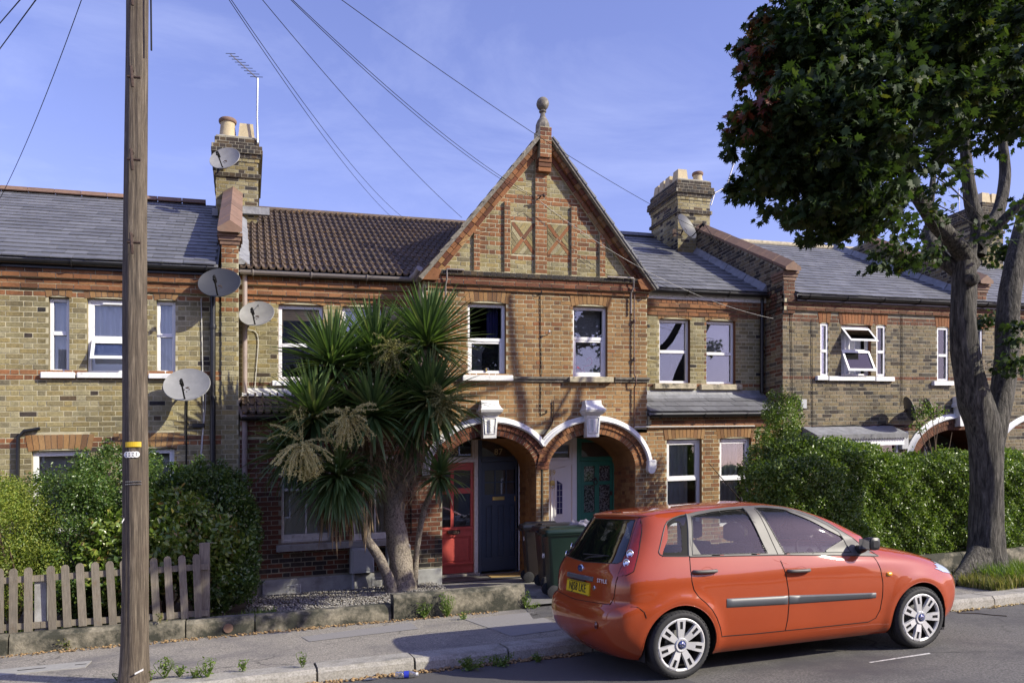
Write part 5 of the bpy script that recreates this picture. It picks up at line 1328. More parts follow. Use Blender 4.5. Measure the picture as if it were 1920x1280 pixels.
m = M(); x, z = P(1155, 928, YD); m.bev(x-.016, x+.016, YD-.035, YD-.02, z-.03, z+.03, .004); m.obj('door_bell', MAT['cable'], D91)

# ------------------------------------------------------------------ right house (E)
E1 = 15.03
HE = thing('terraced_house', 'dark brown brick terraced house under grey slates behind the clipped hedge', 'house', (12.6, 17, .15))
ew = [RP(1538, 606, 1553, 705, YF), RP(1577, 609, 1633, 704, YF), RP(1643, 610, 1660, 705, YF), RP(1757, 614, 1778, 714, YF), RP(1817, 616, 1842, 716, YF)]
eg = [RP(1530, 823, 1684, 925, YF)]
linE = [lz(a, .25) for a in ew]
EA = [(PX(1722, YF), PX(1868, YF))]; ce, re_ = sum(EA[0])/2, (EA[0][1]-EA[0][0])/2
openE = [(EA[0][1], .07)]+ell(ce, re_, ZS-.03, bz)+[(EA[0][0], .07)]
EX1 = 21.5; EZ = 5.30
m = M(); wall_base(m, fG, [rect(XR_, EX1, 2.6, EZ)]+[rect(*a) for a in ew]); wall_base(m, fG, [rect(XR_, EX1, .07, 2.6), openE]+[rect(*a) for a in eg])
for a in ew+eg: reveal(m, fG, *a)
wx = west(XR_); wall_base(m, wx, [[(YF, .07), (YF, EZ), (YF, EZ+.2), (YB+.0, EZ+.2), (YB, .07)]])
g = [[(p[0], YF, p[1]) for p in openE], [(p[0], YD+.02, p[1]) for p in openE]]; m.sheet(g, 1)
wallE = m.obj('wall', [MAT['mortar_dark'], MAT['darkred']], HE)
STD = brick_mat('grey_brown_stock_brick', [(0, (.26, .205, .115)), (.3, (.20, .165, .10)), (.55, (.28, .22, .14)), (.8, (.13, .11, .08)), (1, (.09, .08, .065))])
REDD = brick_mat('brown_red_brick', [(0, (.20, .09, .052)), (.5, (.16, .075, .045)), (1, (.12, .062, .042))])
def matE(u, z, k):
    if z > EZ-.42: return REDD
    if ew[0][3]-.02 < z < ew[0][3]+.30 and k % 3 != 1: return REDD
    if ew[0][2]-.10 < z < ew[0][2]: return REDD
    if 2.62 < z < 2.78: return REDD
    return STD if random.random() > .08 else MAT['black_brick']
bricks(HE, wallE, fG, [rect(XR_+.0, 18.6, 2.62, EZ-.34)]+[rect(a[0], a[1], a[2], l[3]) for a, l in zip(ew, linE)], matE)
for k_ in range(int(.2/COURSE), int(2.62/COURSE)+1):
    zc = (k_+.5)*COURSE
    if zc > 2.60: continue
    h = re_+.24 if zc < ZS else ((re_+.24)*sqrt(max(0, 1-((zc-ZS)/(bz+.24))**2)))
    a = eg[0]
    segs = [(XR_, ce-h), (ce+h, 18.6)]
    if a[2] < zc < a[3]: segs = [(XR_, a[0]), (a[1], ce-h), (ce+h, 18.6)]
    for s_ in segs:
        if s_[1]-s_[0] > .05: bricks(HE, wallE, fG, [rect(s_[0], s_[1], zc-COURSE/2, zc+COURSE/2)], matE, zc-.03, zc+.03, single=False)
bricks(HE, wallE, wx, [rect(YF, YB, 2.4, EZ+.16)], lambda u, z, k: REDD if random.random() < .45 else STD, single=True)
for l in linE: lintel(HE, fG, *l, mat=MAT['red'])
cornice(HE, wallE, fG, XR_, 18.6, EZ+.02, 4, [REDD]*4, (.06, .06, .03, .045))
for i, a in enumerate(ew):
    x0, x1, z0, z1 = a
    if i == 1:
        m = M(); frame_rect(m, x0, x1, z0, z1, .05, YF+.075, YF+.14); zs = (z0+z1)/2; m.bev(x0+.05, x1-.05, YF+.072, YF+.14, zs-.03, zs+.03, .006); w = m.obj('window', MAT['white'], HE)
        w['label'] = 'white window with both sashes swung open'
        room(HE, x0, x1, z0, z1, YF); drape(w, x0+.05, x1-.05, z0+.05, z1-.05, YF+.24, waves=5)
        open_sash(w, x0+.03, x1-.03, zs+.06, z1-.05, YF+.04, .27); open_sash(w, x0+.03, x1-.03, z0+.04, zs+.0, YF+.04, .20)
    else: window(HE, *a, YF, .48, fw=.045, curt=NET(*a, YF, waves=2), depth_=.012)
for s in (RP(1533, 704, 1554, 712, YF-.08), RP(1555, 705, 1642, 713, YF-.08), RP(1643, 706, 1679, 714, YF-.08), RP(1752, 714, 1790, 722, YF-.08), RP(1812, 715, 1850, 723, YF-.08)): sill(HE, *s, YF)
# ground floor bay under a little felted roof
a = eg[0]; x0, x1, z0, z1 = a
m = M();
for i in range(4):
    p, q = x0+(x1-x0)*i/4, x0+(x1-x0)*(i+1)/4; frame_rect(m, p, q, z0, z1, .05, YF+.0, YF+.08)
w = m.obj('window', MAT['white'], HE); pane(w, x0+.05, x1-.05, z0+.05, z1-.05, YF+.05); room(HE, x0, x1, z0, z1, YF)
drape(w, x0+.05, x1-.05, z0+.05, z1-.05, YF+.2, waves=14)
m = M(); x, z = P(1672, 836, YF+.1); m.lathe((x, YF+.12, z), [(0, -.03), (.07, 0), (.09, .05), (.05, .09), (0, .1)], 10); m.obj('red_glass_ornament', FLAM, w, smooth=True)
m = M(); s = RP(1520, 800, 1690, 822, YF-.25)
zt_, zb_ = s[3]+.02, s[2]+.05
m.prism([(YF, zt_+.02), (YF-.42, zb_+.03), (YF-.42, zb_-.01), (YF, zb_+.06)], lambda y, z: (s[0], y, z), lambda y, z: (s[1], y, z)); aw_ = m.obj('awning_roof', MAT['lead'], HE)
m = M(); n = 34
for i in range(n):
    p, q = s[0]+(s[1]-s[0])*i/n, s[0]+(s[1]-s[0])*(i+1)/n
    m.prism([(p, zb_+.03), (p, zb_-.05), ((p+q)/2, zb_-.085), (q, zb_-.05), (q, zb_+.03)], lambda x, z: (x, YF-.43, z), lambda x, z: (x, YF-.42, z))
m.obj('scalloped_edge', MAT['slate'], aw_)
m = M(); m.box(s[0]+.05, s[1]-.05, YF-.38, YF-.36, zb_-.20, zb_-.0); m.obj('fascia_board', MAT['white'], aw_)
x, z = P(1695, 825, YF-.05); m = M(); m.bev(x-.10, x+.10, YF-.09, YF-.005, z-.18, z+.18, .02); m.obj('alarm_box', MAT['meter'], HE)
# arch of the right porch
rg = M()
for rad, w_, d in ((re_+.115, .115, .03), (re_, .108, .008)):
    n = 52
    for i in range(n):
        t0, t1 = pi*(i+.07)/n, pi*(i+.93)/n; b_ = bz+rad-re_; zs_ = ZS-.03
        q = [(ce+rad*cos(t0), zs_+b_*sin(t0)), (ce+(rad+w_)*cos(t0), zs_+(b_+w_)*sin(t0)), (ce+(rad+w_)*cos(t1), zs_+(b_+w_)*sin(t1)), (ce+rad*cos(t1), zs_+b_*sin(t1))]
        rg.prism(q, lambda u, z: fG.p(u, z, d), lambda u, z: fG.p(u, z, -.05))
rg.obj('arch_ring', REDD, wallE)['kind'] = 'stuff'
for k_ in (0, 1):
    g = []; cc = ce if k_ == 0 else ce+2*re_+.22
    pr = [(.0, 0), (.0, .075), (.02, .095), (.06, .055), (.115, .03), (.115, 0)]
    for i in range(33):
        t = pi*i/32*1.0; g.append([fG.p(cc+(re_+RW+q)*cos(t), ZS-.05+(bz+RW+q)*sin(t), d) for q, d in reversed(pr)])
    if k_ == 1: g = g[8:]
    else: g = g[6:]
    m = M(); m.sheet(g); m.obj('hood_mould', MAT['stucco'], wallE, smooth=True, ang=35)
m = M(); xf = ce-re_-RW-.05; m.bev(xf-.08, xf+.08, YF-.12, YF+.01, ZS-.10, ZS+.06, .02); m.lathe((xf, YF-.115, ZS-.12), [(0, 0), (.075, 0), (.075, .11), (0, .11)], 12, axis='y'); m.obj('hood_foot', MAT['stucco'], wallE)
def simple_key(c, par):
    zt_, zb_ = PZ(1780, 748, YF), PZ(1780, 800, YF); m = M(); m.hexa([(c-.10, YF-.15, zb_), (c+.10, YF-.15, zb_), (c+.10, YF, zb_), (c-.10, YF, zb_), (c-.14, YF-.17, zt_-.18), (c+.14, YF-.17, zt_-.18), (c+.14, YF, zt_-.18), (c-.14, YF, zt_-.18)])
    m.bev(c-.19, c+.19, YF-.26, YF, zt_-.18, zt_-.10, .02); m.bev(c-.16, c+.16, YF-.18, YF, zt_-.10, zt_+.05, .01); m.obj('keystone', MAT['stucco'], par)
simple_key(ce, wallE); simple_key(ce+2*re_+.22, wallE)
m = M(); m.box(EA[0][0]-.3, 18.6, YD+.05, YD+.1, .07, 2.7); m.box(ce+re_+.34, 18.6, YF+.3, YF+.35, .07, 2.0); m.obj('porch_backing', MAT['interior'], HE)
x0, x1 = PX(1735, YD), PX(1790, YD)
m = M(); frame_rect(m, x0, x1, .15, 2.2, .09, YD-.05, YD+.04); dg = m.obj('front_door', MAT['greendoor'], HE); dg['label'] = 'green glazed front door in the shaded porch'
m = M(); m.box(x0+.09, x1-.09, YD, YD+.03, .15, 1.0); m.box(x0+.3, x0+.36, YD-.005, YD+.03, 1.0, 2.1); m.obj('door_panel', MAT['greendoor'], dg); pane(dg, x0+.09, x1-.09, 1.0, 2.11, YD+.01)
m = M(); m.bev(x0-.10, x0-.01, YD-.07, YD+.04, .12, 2.3, .006); m.obj('door_frame', MAT['oldwhite'], HE)
x0, x1 = PX(1868, YD-.3), PX(1905, YD-.3)
m = M(); frame_rect(m, x0, x1, .15, 2.6, .10, YD-.35, YD-.25); m.bev(x0+.1, x1-.1, YD-.34, YD-.26, 1.9, 2.0, .006); df = m.obj('front_door', MAT['oldwhite'], HE); df['label'] = 'white framed doorway behind the tree'; pane(df, x0+.1, x1-.1, .15, 2.5, YD-.3)
# roof
rE = roof_deck(HE, XR_+.26, 21.5, YeA, zeA, YR, ZR+.03)
slates(HE, rE, XR_+.27, 19.5, YeA-.02, zeA+.008, YR-.03, ZR+.03)
m = M(); m.tube([(XR_+.5, YR, ZR+.06), (21, YR, ZR+.06)], .08, 8); m.obj('mortared_ridge', MAT['stone'], rE, smooth=True)
shell(HE, XR_+.3, 21.5, YF, 5.2)
gutter(HE, XR_+.30, 18.6, YeA-.045, zeA-.045, MAT['blackpl'])
fb = M(); fb.box(XR_+.27, 18.6, YeA, YeA+.02, zeA-.14, zeA-.02); fb.obj('fascia_board', MAT['blackpl'], HE)
def party(root, xa, xb, zc0, zfl, wallm=STD):
    pw = M(); zc1 = ZR-.13
    pw.prism([(YF-.03, EZ-.34), (YF-.03, zc0), (Yc1, zc1), (YR+1, zc1), (YR+1, EZ-.34)], lambda y, z: (xa, y, z), lambda y, z: (xb, y, z))
    o = pw.obj('party_wall', MAT['mortar_dark'], root)
    bricks(root, o, front(YF-.032), [rect(xa, xb, EZ-.36, zc0)], lambda u, z, k: REDD)
    bricks(root, o, west(xa), [[(YF-.02, EZ-.3), (YF-.02, zc0-.03), (Yc1, zc1-.03), (YR-.6, zc1-.03), (YF, 5.2)]], lambda u, z, k: wallm if random.random() < .6 else MAT['black_brick'])
    cp = M()
    for k, o_ in ((0, .06), (1, .04), (2, .02)): cp.box(xa-o_, xb+o_, YF-.03-o_, YF+.3, zc0-.03-(k+1)*.06, zc0-.032-k*.06)
    cp.obj('kneeler_stone', MAT['terracotta'], o)
    coping(o, (xa+xb)/2, YF-.16, zc0-.03, Yc1+.02, zc1, n=8)
    return o
party(HE, XR_, XR_+.26, PZ(1478, 506, YF), 0)
pe2 = party(HE, E1, E1+.26, PZ(1838, 531, YF), 0)
fl = M()
for i in range(6):
    a_, b_ = i/6, (i+1)/6-.006; Y0_, Y1_ = YF, YR; z0_, z1_ = 5.38, 7.83
    f0, f1 = (Y0_+(Y1_-Y0_)*a_, z0_+(z1_-z0_)*a_), (Y0_+(Y1_-Y0_)*b_, z0_+(z1_-z0_)*b_)
    fl.hexa([(E1-.12, f0[0], f0[1]+.03), (E1, f0[0], f0[1]+.03), (E1, f1[0], f1[1]+.03), (E1-.12, f1[0], f1[1]+.03), (E1-.014, f0[0], f0[1]+.17), (E1, f0[0], f0[1]+.17), (E1, f1[0], f1[1]+.17), (E1-.014, f1[0], f1[1]+.17)])
fl.obj('lead_flashing', MAT['lead'], HE)
# down the chimney side
x0c = PX(1271, 16.35); x1c = PX(1331, 16.35); zc2 = PZ(1300, 337, 16.35)
pots = [((x0c+.19), 16.58, .14, .27, 'square'), (x1c-.19, 16.58, .13, .22, 'cap'), (x0c+.15, 16.92, .12, .24, 'square'), (x0c+.15, 17.2, .12, .24, 'square'), (x0c+.15, 17.46, .12, .22, 'square')]
CH2 = chimney(HE, x0c, x1c, 16.35, 17.62, 6.6, zc2, pots)
x0c = PX(1842, 16.6)
CH3 = chimney(HE, x0c, x0c+.75, 16.6, 18.6, 6.6, ZR+1.25, [(x0c+.2, 16.8, .16, .3, 'square'), (x0c+.55, 16.8, .15, .3, 'square')])
# pipes and cables on the right house
for pa, r_, mt in (([(1481, 545), (1483, 640), (1486, 800)], .006, 'cable'), ([(1521, 600), (1522, 700), (1523, 810)], .006, 'cable'), ([(1690, 590), (1690, 760)], .006, 'cable'), ([(1521, 800), (1600, 797), (1640, 800), (1655, 795), (1700, 800)], .012, 'cable')):
    pts = [(x, YF-.02, z) for x, z in (P(a_, b_, YF) for a_, b_ in pa)]; pipe(HE, pts, r_, MAT[mt], 'wall_cable', n=6)
x, z = P(1506, 757, YF-.03); m = M(); m.bev(x-.07, x+.07, YF-.06, YF, z-.09, z+.09, .01); m.obj('junction_box', MAT['meter'], HE)
# ================================================================== GROUND
def flat(name, pts, z, mat, kind='structure', sub=None):
    m = M(); m.poly([(x, y, z) for x, y in pts]); o = m.obj(name, mat, None); tag(o, kind=kind); return o
KY0, KY1, WY = 7.42, 7.76, 9.95     # kerb front and back, garden wall front
flat('ground', [(-900, -900), (900, -900), (900, 900), (-900, 900)], -.02, MAT['soil'])
flat('road', [(-120, -60), (120, -60), (120, KY0+.01), (-120, KY0+.01)], 0.0, MAT['asphalt'])
pv = flat('pavement', [(-120, KY1-.01), (120, KY1-.01), (120, WY+.3), (-120, WY+.3)], .115, MAT['pave'])
kb = M(); kb.box(-60, 60, KY0+.03, KY1-.004, -.01, .09); ko = kb.obj('kerb', MAT['wallc']); tag(ko, kind='structure')
u = -8.0; i = 0
random.seed(21)
js = [-8, -6.4, -4.6, -2.9, -1.1, .62, 1.52, 2.45, 3.35, 4.25, 5.15, 6.05, 6.95, 7.85, 8.75, 9.75, 10.8, 12, 13.5, 15, 16.5, 18, 20]
for a, b in zip(js[:-1], js[1:]):
    m = M(); t = random.uniform(-.006, .006); y = KY0+random.uniform(-.008, .008); e = .010
    pr = [(y, -.015), (y+.012, .085+t), (y+.045, .122+t), (KY1, .122+t), (KY1, -.015)]
    n = 6; g = []
    for k in range(n+1):
        x = a+e+(b-a-2*e)*k/n; r = random.uniform(-.006, .006)
        g.append([(x, p[0]+(r if j in (1, 2) else 0), p[1]+(r*.7 if j == 2 else 0)) for j, p in enumerate(pr)])
    m.sheet(g); m.poly(g[0]); m.poly(g[-1]); m.obj('kerb_stone', MAT['kerb'], ko)
# patches of newer tarmac in the pavement
def patch(pix, z, mat, nm='pavement_patch'):
    m = M(); m.poly([(PG(a, b, z)[0], PG(a, b, z)[1], z) for a, b in pix]); o = m.obj(nm, mat, pv); return o
patch([(565, 1193), (770, 1166), (785, 1178), (580, 1202)], .1195, MAT['patch'])
patch([(870, 1160), (1000, 1146), (1060, 1178), (960, 1192)], .1195, MAT['patch'])
patch([(985, 1139), (1045, 1130), (1060, 1150), (1000, 1160)], .1195, MAT['asphalt'])
pz = .1185
c = [(PG(a, b, .12)) for a, b in ((0, 1262), (20, 1249), (172, 1238), (158, 1251))]
m = M();
cx = [(-3.4, 7.95), (-1.52, 7.95), (-1.52, 8.14), (-3.4, 8.14)]
c0 = PG(160, 1250, .12); c1 = PG(172, 1238, .12)
m.hexa([(-3.5, c0[1], .10), (c0[0], c0[1], .10), (c1[0], c1[1], .10), (-3.4, c1[1], .10), (-3.5, c0[1], .123), (c0[0], c0[1], .123), (c1[0], c1[1], .123), (-3.4, c1[1], .123)])
uc = m.obj('utility_cover', MAT['steelgrey']); tag(uc, 'pale grey rectangular utility cover set in the pavement at the left', 'utility cover')
m = M(); ym = (c0[1]+c1[1])/2
m.box(-3.0, -2.98, c0[1], c1[1], .122, .1245); m.box(c0[0]-.62, c0[0]-.38, ym-.012, ym+.012, .122, .1255); m.box(c0[0]-.12, c0[0]-.02, ym-.01, ym+.01, .122, .1255); m.obj('lifting_slot', MAT['cable'], uc)
# road paint dash and edge joints
m = M(); p = PG(1631, 1241, .004), PG(1742, 1224, .004)
m.poly([(p[0][0], p[0][1]-.012, .004), (p[1][0], p[1][1]-.02, .004), (p[1][0]+.02, p[1][1]+.02, .004), (p[0][0], p[0][1]+.016, .004)]); rl = m.obj('road_marking', MAT['paint_line']); tag(rl, kind='structure')
rp = flat('road_repair', [(1.2, 5.2), (3.6, 5.5), (3.4, 7.3), (.6, 7.35)], .0035, gen('dark_asphalt_repair', (.085, .08, .078), .9, var=.25, vs=190, bump=.6, bs=260, bd=.005))
rp2 = flat('road_repair', [(7.2, 5.0), (14, 5.6), (14, 6.1), (7.3, 5.7)], .003, gen('worn_asphalt_strip', (.135, .127, .12), .9, var=.25, vs=190, bump=.6, bs=260, bd=.005))
# forecourt, gardens
flat('forecourt', [(2.95, WY-.02), (7.8, WY-.02), (7.8, YD+.1), (2.95, YD+.1)], .155, MAT['concrete'])
flat('garden_soil', [(-9, WY+.15), (2.95, WY+.15), (2.95, YF+.02), (-9, YF+.02)], .19, MAT['soil'])
flat('garden_soil', [(7.8, WY+.15), (22, WY+.15), (22, YD), (7.8, YD)], .15, MAT['soil'])
random.seed(5)
# gravel bed: thousands of stones
def scatter_stones(name, poly, n, s0, s1, z, mat, lab=None, parent=None):
    x0, x1 = min(p[0] for p in poly), max(p[0] for p in poly); y0, y1 = min(p[1] for p in poly), max(p[1] for p in poly)
    P0 = []
    while len(P0) < n:
        x, y = random.uniform(x0, x1), random.uniform(y0, y1)
        if pip(x, y, poly): P0.append((x, y))
    P0 = np.array(P0); s = NP.uniform(s0, s1, n)
    oc = np.array([(1, 0, 0), (0, 1, 0), (-1, 0, 0), (0, -1, 0), (0, 0, .7), (0, 0, -.7)]); of = np.array([(0, 1, 4), (1, 2, 4), (2, 3, 4), (3, 0, 4), (1, 0, 5), (2, 1, 5), (3, 2, 5), (0, 3, 5)])
    a = NP.uniform(0, 2*pi, n); V = np.repeat(oc[None], n, 0)*NP.uniform(.6, 1.2, (n, 6, 1))*s[:, None, None]
    V[:, :, 0] *= NP.uniform(.8, 1.5, n)[:, None]
    ca, sa = np.cos(a)[:, None], np.sin(a)[:, None]; X = V[:, :, 0]*ca-V[:, :, 1]*sa; Y = V[:, :, 0]*sa+V[:, :, 1]*ca
    V = np.stack([X+P0[:, 0:1], Y+P0[:, 1:2], V[:, :, 2]+z+NP.uniform(0, s1*.6, n)[:, None]], 2)
    Fc = (of[None]+6*np.arange(n)[:, None, None]).reshape(-1, 3)
    o = mesh_np(name, V.reshape(-1, 3), Fc, [mat], parent, 'stuff')
    if lab: o['label'] = lab
    return o
GP = [(-.1, WY+.16), (3.0, WY+.16), (3.0, YF-.02), (.1, YF-.02)]
scatter_stones('gravel', GP, 7000, .010, .022, .195, MAT['gravel'], 'pale stone chippings under the palm beside the plinth')
scatter_stones('litter', [(-4, WY-.16), (3.1, WY-.16), (3.1, WY-.01), (-4, WY-.01)], 900, .006, .022, .118, MAT['deadleaf'], 'dry leaf litter along the foot of the low wall')
scatter_stones('litter', [(.3, KY0-.12), (3.2, KY0-.14), (3.2, KY0-.01), (.3, KY0-.01)], 700, .006, .024, .004, MAT['deadleaf'], 'dead leaves in the gutter along the kerb')
scatter_stones('litter', [(8, KY0-.10), (14, KY0-.10), (14, KY0-.01), (8, KY0-.01)], 400, .006, .022, .004, MAT['drygrass'], 'dry straw in the gutter beside the tree')
# low concrete garden wall in cast sections
def low_wall(name, lab, secs, ya, yb, z0, mat, grp=None):
    t = thing(name, lab, 'wall', ((secs[0][0]+secs[-1][1])/2, (ya+yb)/2, z0))
    if grp: t['group'] = grp
    for (a, b, h) in secs:
        n = max(2, int((b-a)/.18)); g = []; e = .008
        for k in range(n+1):
            x = a+e+(b-a-2*e)*k/n; r = [random.uniform(-.008, .008) for _ in range(6)]
            g.append([(x, ya+r[0], z0-.04), (x, ya+.006+r[1], z0+(h-z0)*.5), (x, ya+.01+r[2], h-.045), (x, ya+.05, h+r[3]*.4), (x, yb-.02, h+r[4]*.4), (x, yb, h-.03), (x, yb, z0-.04)])
        m = M(); m.sheet(g); m.poly(g[0]); m.poly(g[-1]); m.obj('wall_section', mat, t, smooth=True, ang=35)
    return t
def xat(px, y, z): return P(px, 0, y)[0]
lw = low_wall('low_garden_wall', 'low mossy concrete wall carrying the picket fence and edging the gravel bed', [(-9, -4.6, .335), (-4.6, xat(15, WY, 0), .335), (xat(15, WY, 0), xat(348, WY, 0), .335), (xat(348, WY, 0), xat(478, WY, 0), .325), (xat(478, WY, 0), xat(735, WY, 0), .32)], WY, WY+.22, .11, MAT['wallc'])
lw2 = low_wall('low_garden_wall', 'higher concrete stub wall with a rounded end in front of the path, beside the gravel', [(xat(737, WY-.02, 0), xat(985, WY-.02, 0), .43)], WY-.04, WY+.22, .11, MAT['wallc'])
m = M(); x = xat(428, WY, 0); m.lathe((x, WY-.01, .20), [(.0, 0), (.055, 0), (.055, .05), (0, .05)], 12, axis='y'); cr_ = m.obj('clay_pipe_end', MAT['terracotta'], lw)
# hedge wall on the right
hw = low_wall('hedge_wall', 'low grey wall under the clipped hedge, behind the car bonnet and the street tree', [(7.85+i*1.6, 7.85+(i+1)*1.6, .37) for i in range(8)], WY+.0, WY+.2, .11, MAT['wallc'])
# picket fence
tf = thing('picket_fence', 'weathered wooden picket fence with rounded tops on the low wall', 'fence', (-1.8, 10.2, .33))
YP = 10.10
pales = [(-1, 1065, 1186, 0), (25, 1065, 1187, 0), (53, 1063, 1185, 0), (95, 1060, 1180, 4), (122, 1058, 1175, 5), (149.5, 1055, 1173, 6), (178, 1053, 1173, 6), (205.5, 1051, 1172, 7), (232, 1049, 1168, 7), (258, 1047, 1166, 7), (288, 1045, 1163, 6), (314, 1042, 1160, 6), (341, 1040, 1159, 6), (368, 1038, 1157, 4)]
pales = [(-85, 1069, 1193, 0), (-57, 1068, 1191, 0), (-29, 1067, 1189, 0)]+pales
for (px_, ty, by, tilt) in pales:
    x, zt = P(px_, ty, YP); xb_, zb = P(px_+tilt, by, YP); w = .040
    m = M(); g = []
    for k in range(9):
        t = k/8; a_ = pi*k/8; g.append((x+w*cos(pi-a_), zt-.045+.045*sin(a_)))
    pts = g+[(xb_+w, zb), (xb_-w, zb)]
    m.prism(pts, lambda u, z: (u, YP-.011, z), lambda u, z: (u, YP+.011, z)); m.obj('pale', MAT['fencewood'], tf)
for (ya, yb_, y0) in ((1092, 1061, 0), (1180, 1148, 1)):
    xa, za = P(-140, ya+6, YP+.03); xb_, zb = P(392, yb_, YP+.03); xs = [xa, P(76, 0, YP+.03)[0], xb_]
    for k in range(2):
        t0, t1 = (xs[k]-xa)/(xb_-xa), (xs[k+1]-xa)/(xb_-xa); z0, z1 = za+(zb-za)*t0, za+(zb-za)*t1
        m = M(); m.hexa([(xs[k]+.003, YP+.013, z0-.035), (xs[k+1]-.003, YP+.013, z1-.035), (xs[k+1]-.003, YP+.043, z1-.035), (xs[k]+.003, YP+.043, z0-.035), (xs[k]+.003, YP+.013, z0+.035), (xs[k+1]-.003, YP+.013, z1+.035), (xs[k+1]-.003, YP+.043, z1+.035), (xs[k]+.003, YP+.043, z0+.035)]); m.obj('rail', MAT['fencewood'], tf)
x, zt = P(384, 1017, YP+.07); m = M(); m.box(x-.06, x+.055, YP+.046, YP+.14, .28, zt); m.obj('fence_post', MAT['fencewood'], tf)
x, zt = P(77, 1083, YP+.07); m = M(); m.box(x-.06, x+.055, YP+.046, YP+.14, .28, zt-.02); o = m.obj('fence_post', MAT['render'], tf); o['label'] = 'grey concrete fence post'
x, zt = P(86, 1085, YP+.06); m = M(); m.tube([(x, YP+.055, .28), (x-.005, YP+.055, zt)], .009, 6); tag(m.obj('garden_cane', MAT['bamboo']), 'thin bamboo cane leaning behind the picket fence rail', 'garden cane')
# ================================================================== CAR
CX0, CY0 = 3.524, 6.815         # ground point under the middle of the rear axle
WB = 2.595; WR = .293
def interp(tab, z):
    if z <= tab[0][0]: return tab[0][1]
    for (a, p), (b, q) in zip(tab[:-1], tab[1:]):
        if z <= b:
            t = (z-a)/(b-a); return p+(q-p)*t
    return tab[-1][1]
def smooth_tab(tab, n=8):
    return catmull(tab, n)
XRt = smooth_tab([(.17, -.46), (.22, -.53), (.30, -.61), (.38, -.655), (.46, -.675), (.54, -.675), (.60, -.662), (.635, -.640), (.66, -.605), (.74, -.600), (.84, -.590), (.92, -.570), (.98, -.535), (1.03, -.500), (1.10, -.452), (1.20, -.388), (1.30, -.322), (1.37, -.272), (1.405, -.235), (1.425, -.16), (1.443, -.0), (1.460, .25), (1.474, .55), (1.482, .95)])
XFt = smooth_tab([(.17, 3.20), (.22, 3.28), (.30, 3.34), (.42, 3.375), (.52, 3.375), (.60, 3.355), (.67, 3.31), (.73, 3.25), (.79, 3.14), (.85, 2.99), (.90, 2.83), (.945, 2.65), (.975, 2.48), (1.0, 2.36), (1.05, 2.26), (1.12, 2.13), (1.20, 1.98), (1.28, 1.80), (1.35, 1.60), (1.40, 1.43), (1.44, 1.22), (1.465, 1.10), (1.482, .98)])
Wt = smooth_tab([(.17, .74), (.22, .785), (.30, .815), (.40, .828), (.50, .836), (.60, .843), (.70, .843), (.80, .840), (.850, .836), (.872, .830), (.93, .810), (.97, .795), (1.01, .778), (1.05, .762), (1.12, .733), (1.20, .703), (1.28, .668), (1.34, .636), (1.38, .606), (1.405, .578), (1.425, .54), (1.443, .47), (1.460, .34), (1.474, .17), (1.482, .02)])
# plan contour of one level: fractions of half width against distance from the ends
FRONT = [(0, 0), (.010, .22), (.035, .45), (.085, .66), (.17, .82), (.30, .915), (.50, .968), (.80, .993)]
REAR = [(0, 0), (.006, .25), (.020, .50), (.048, .70), (.095, .835), (.17, .925), (.30, .968), (.55, .992)]
def fk(z): return 1.15 if z < .7 else (1.15+(z-.7)*1.0 if z < .95 else max(.55, 1.40-(z-.95)*6))
def rk(z): return 1.0 if z < .6 else max(.80, 1-(z-.6)*.4)
def flare(x, z):
    s = 0
    for xc in (0, WB):
        d = hypot(x-xc, z-.31)
        if z < .95: s += .020*math.exp(-((d-.36)/.055)**2)*(1 if z > .1 else 0)
    return s
ZL = sorted(set([round(.17+i*.0165, 4) for i in range(75)] + [1.404, 1.41, 1.418, 1.426, 1.434, 1.441, 1.447, 1.453, 1.459, 1.464, 1.468, 1.472, 1.475, 1.478, 1.480, 1.4815]))
ZL = [z for z in ZL if z < 1.4818]
def half_contour(z):
    xr, xf, w = interp(XRt, z), interp(XFt, z), interp(Wt, z)
    L = xf-xr; kf, kr = fk(z), rk(z); sc_ = min(1.0, L/2.4)
    pts = [(xf-a*kf*sc_, b*w) for a, b in FRONT]
    n0 = xf-.80*kf*sc_; n1 = xr+.55*kr*sc_
    m = 3
    mid = [(n0+(n1-n0)*i/(m+1), w) for i in range(1, m+1)]
    return pts+mid+[(xr+a*kr*sc_, b*w) for a, b in reversed(REAR)]
NU_F, NU_S, NU_R = 42, 170, 40
def resample(pts):
    d = catmull(pts, 8); d = np.array(d); nF = 7*8; nS0 = nF; nS1 = len(d)-1-7*8
    def seg(q, n):
        s = np.concatenate([[0], np.cumsum(np.hypot(*np.diff(q, axis=0).T))]); t = np.linspace(0, s[-1], n+1)
        return np.column_stack([np.interp(t, s, q[:, 0]), np.interp(t, s, q[:, 1])])
    A = seg(d[:nS0+1], NU_F); B = seg(d[nS0:nS1+1], NU_S); C = seg(d[nS1:], NU_R)
    return np.concatenate([A[:-1], B[:-1], C])
H_ = [resample(half_contour(z)) for z in ZL]
H_ = np.array(H_)                   # levels x NU x 2 (x, halfwidth)
NZ, NU = H_.shape[:2]
def Wxz(x, z):
    """half width of the side at (x, z)"""
    j = min(max(np.searchsorted(ZL, z)-1, 0), NZ-2); t = (z-ZL[j])/(ZL[j+1]-ZL[j]); t = min(max(t, 0), 1)
    r = []
    for k in (j, j+1):
        c = H_[k]; r.append(np.interp(-x, -c[:, 0], c[:, 1]))
    return r[0]*(1-t)+r[1]*t+flare(x, z)
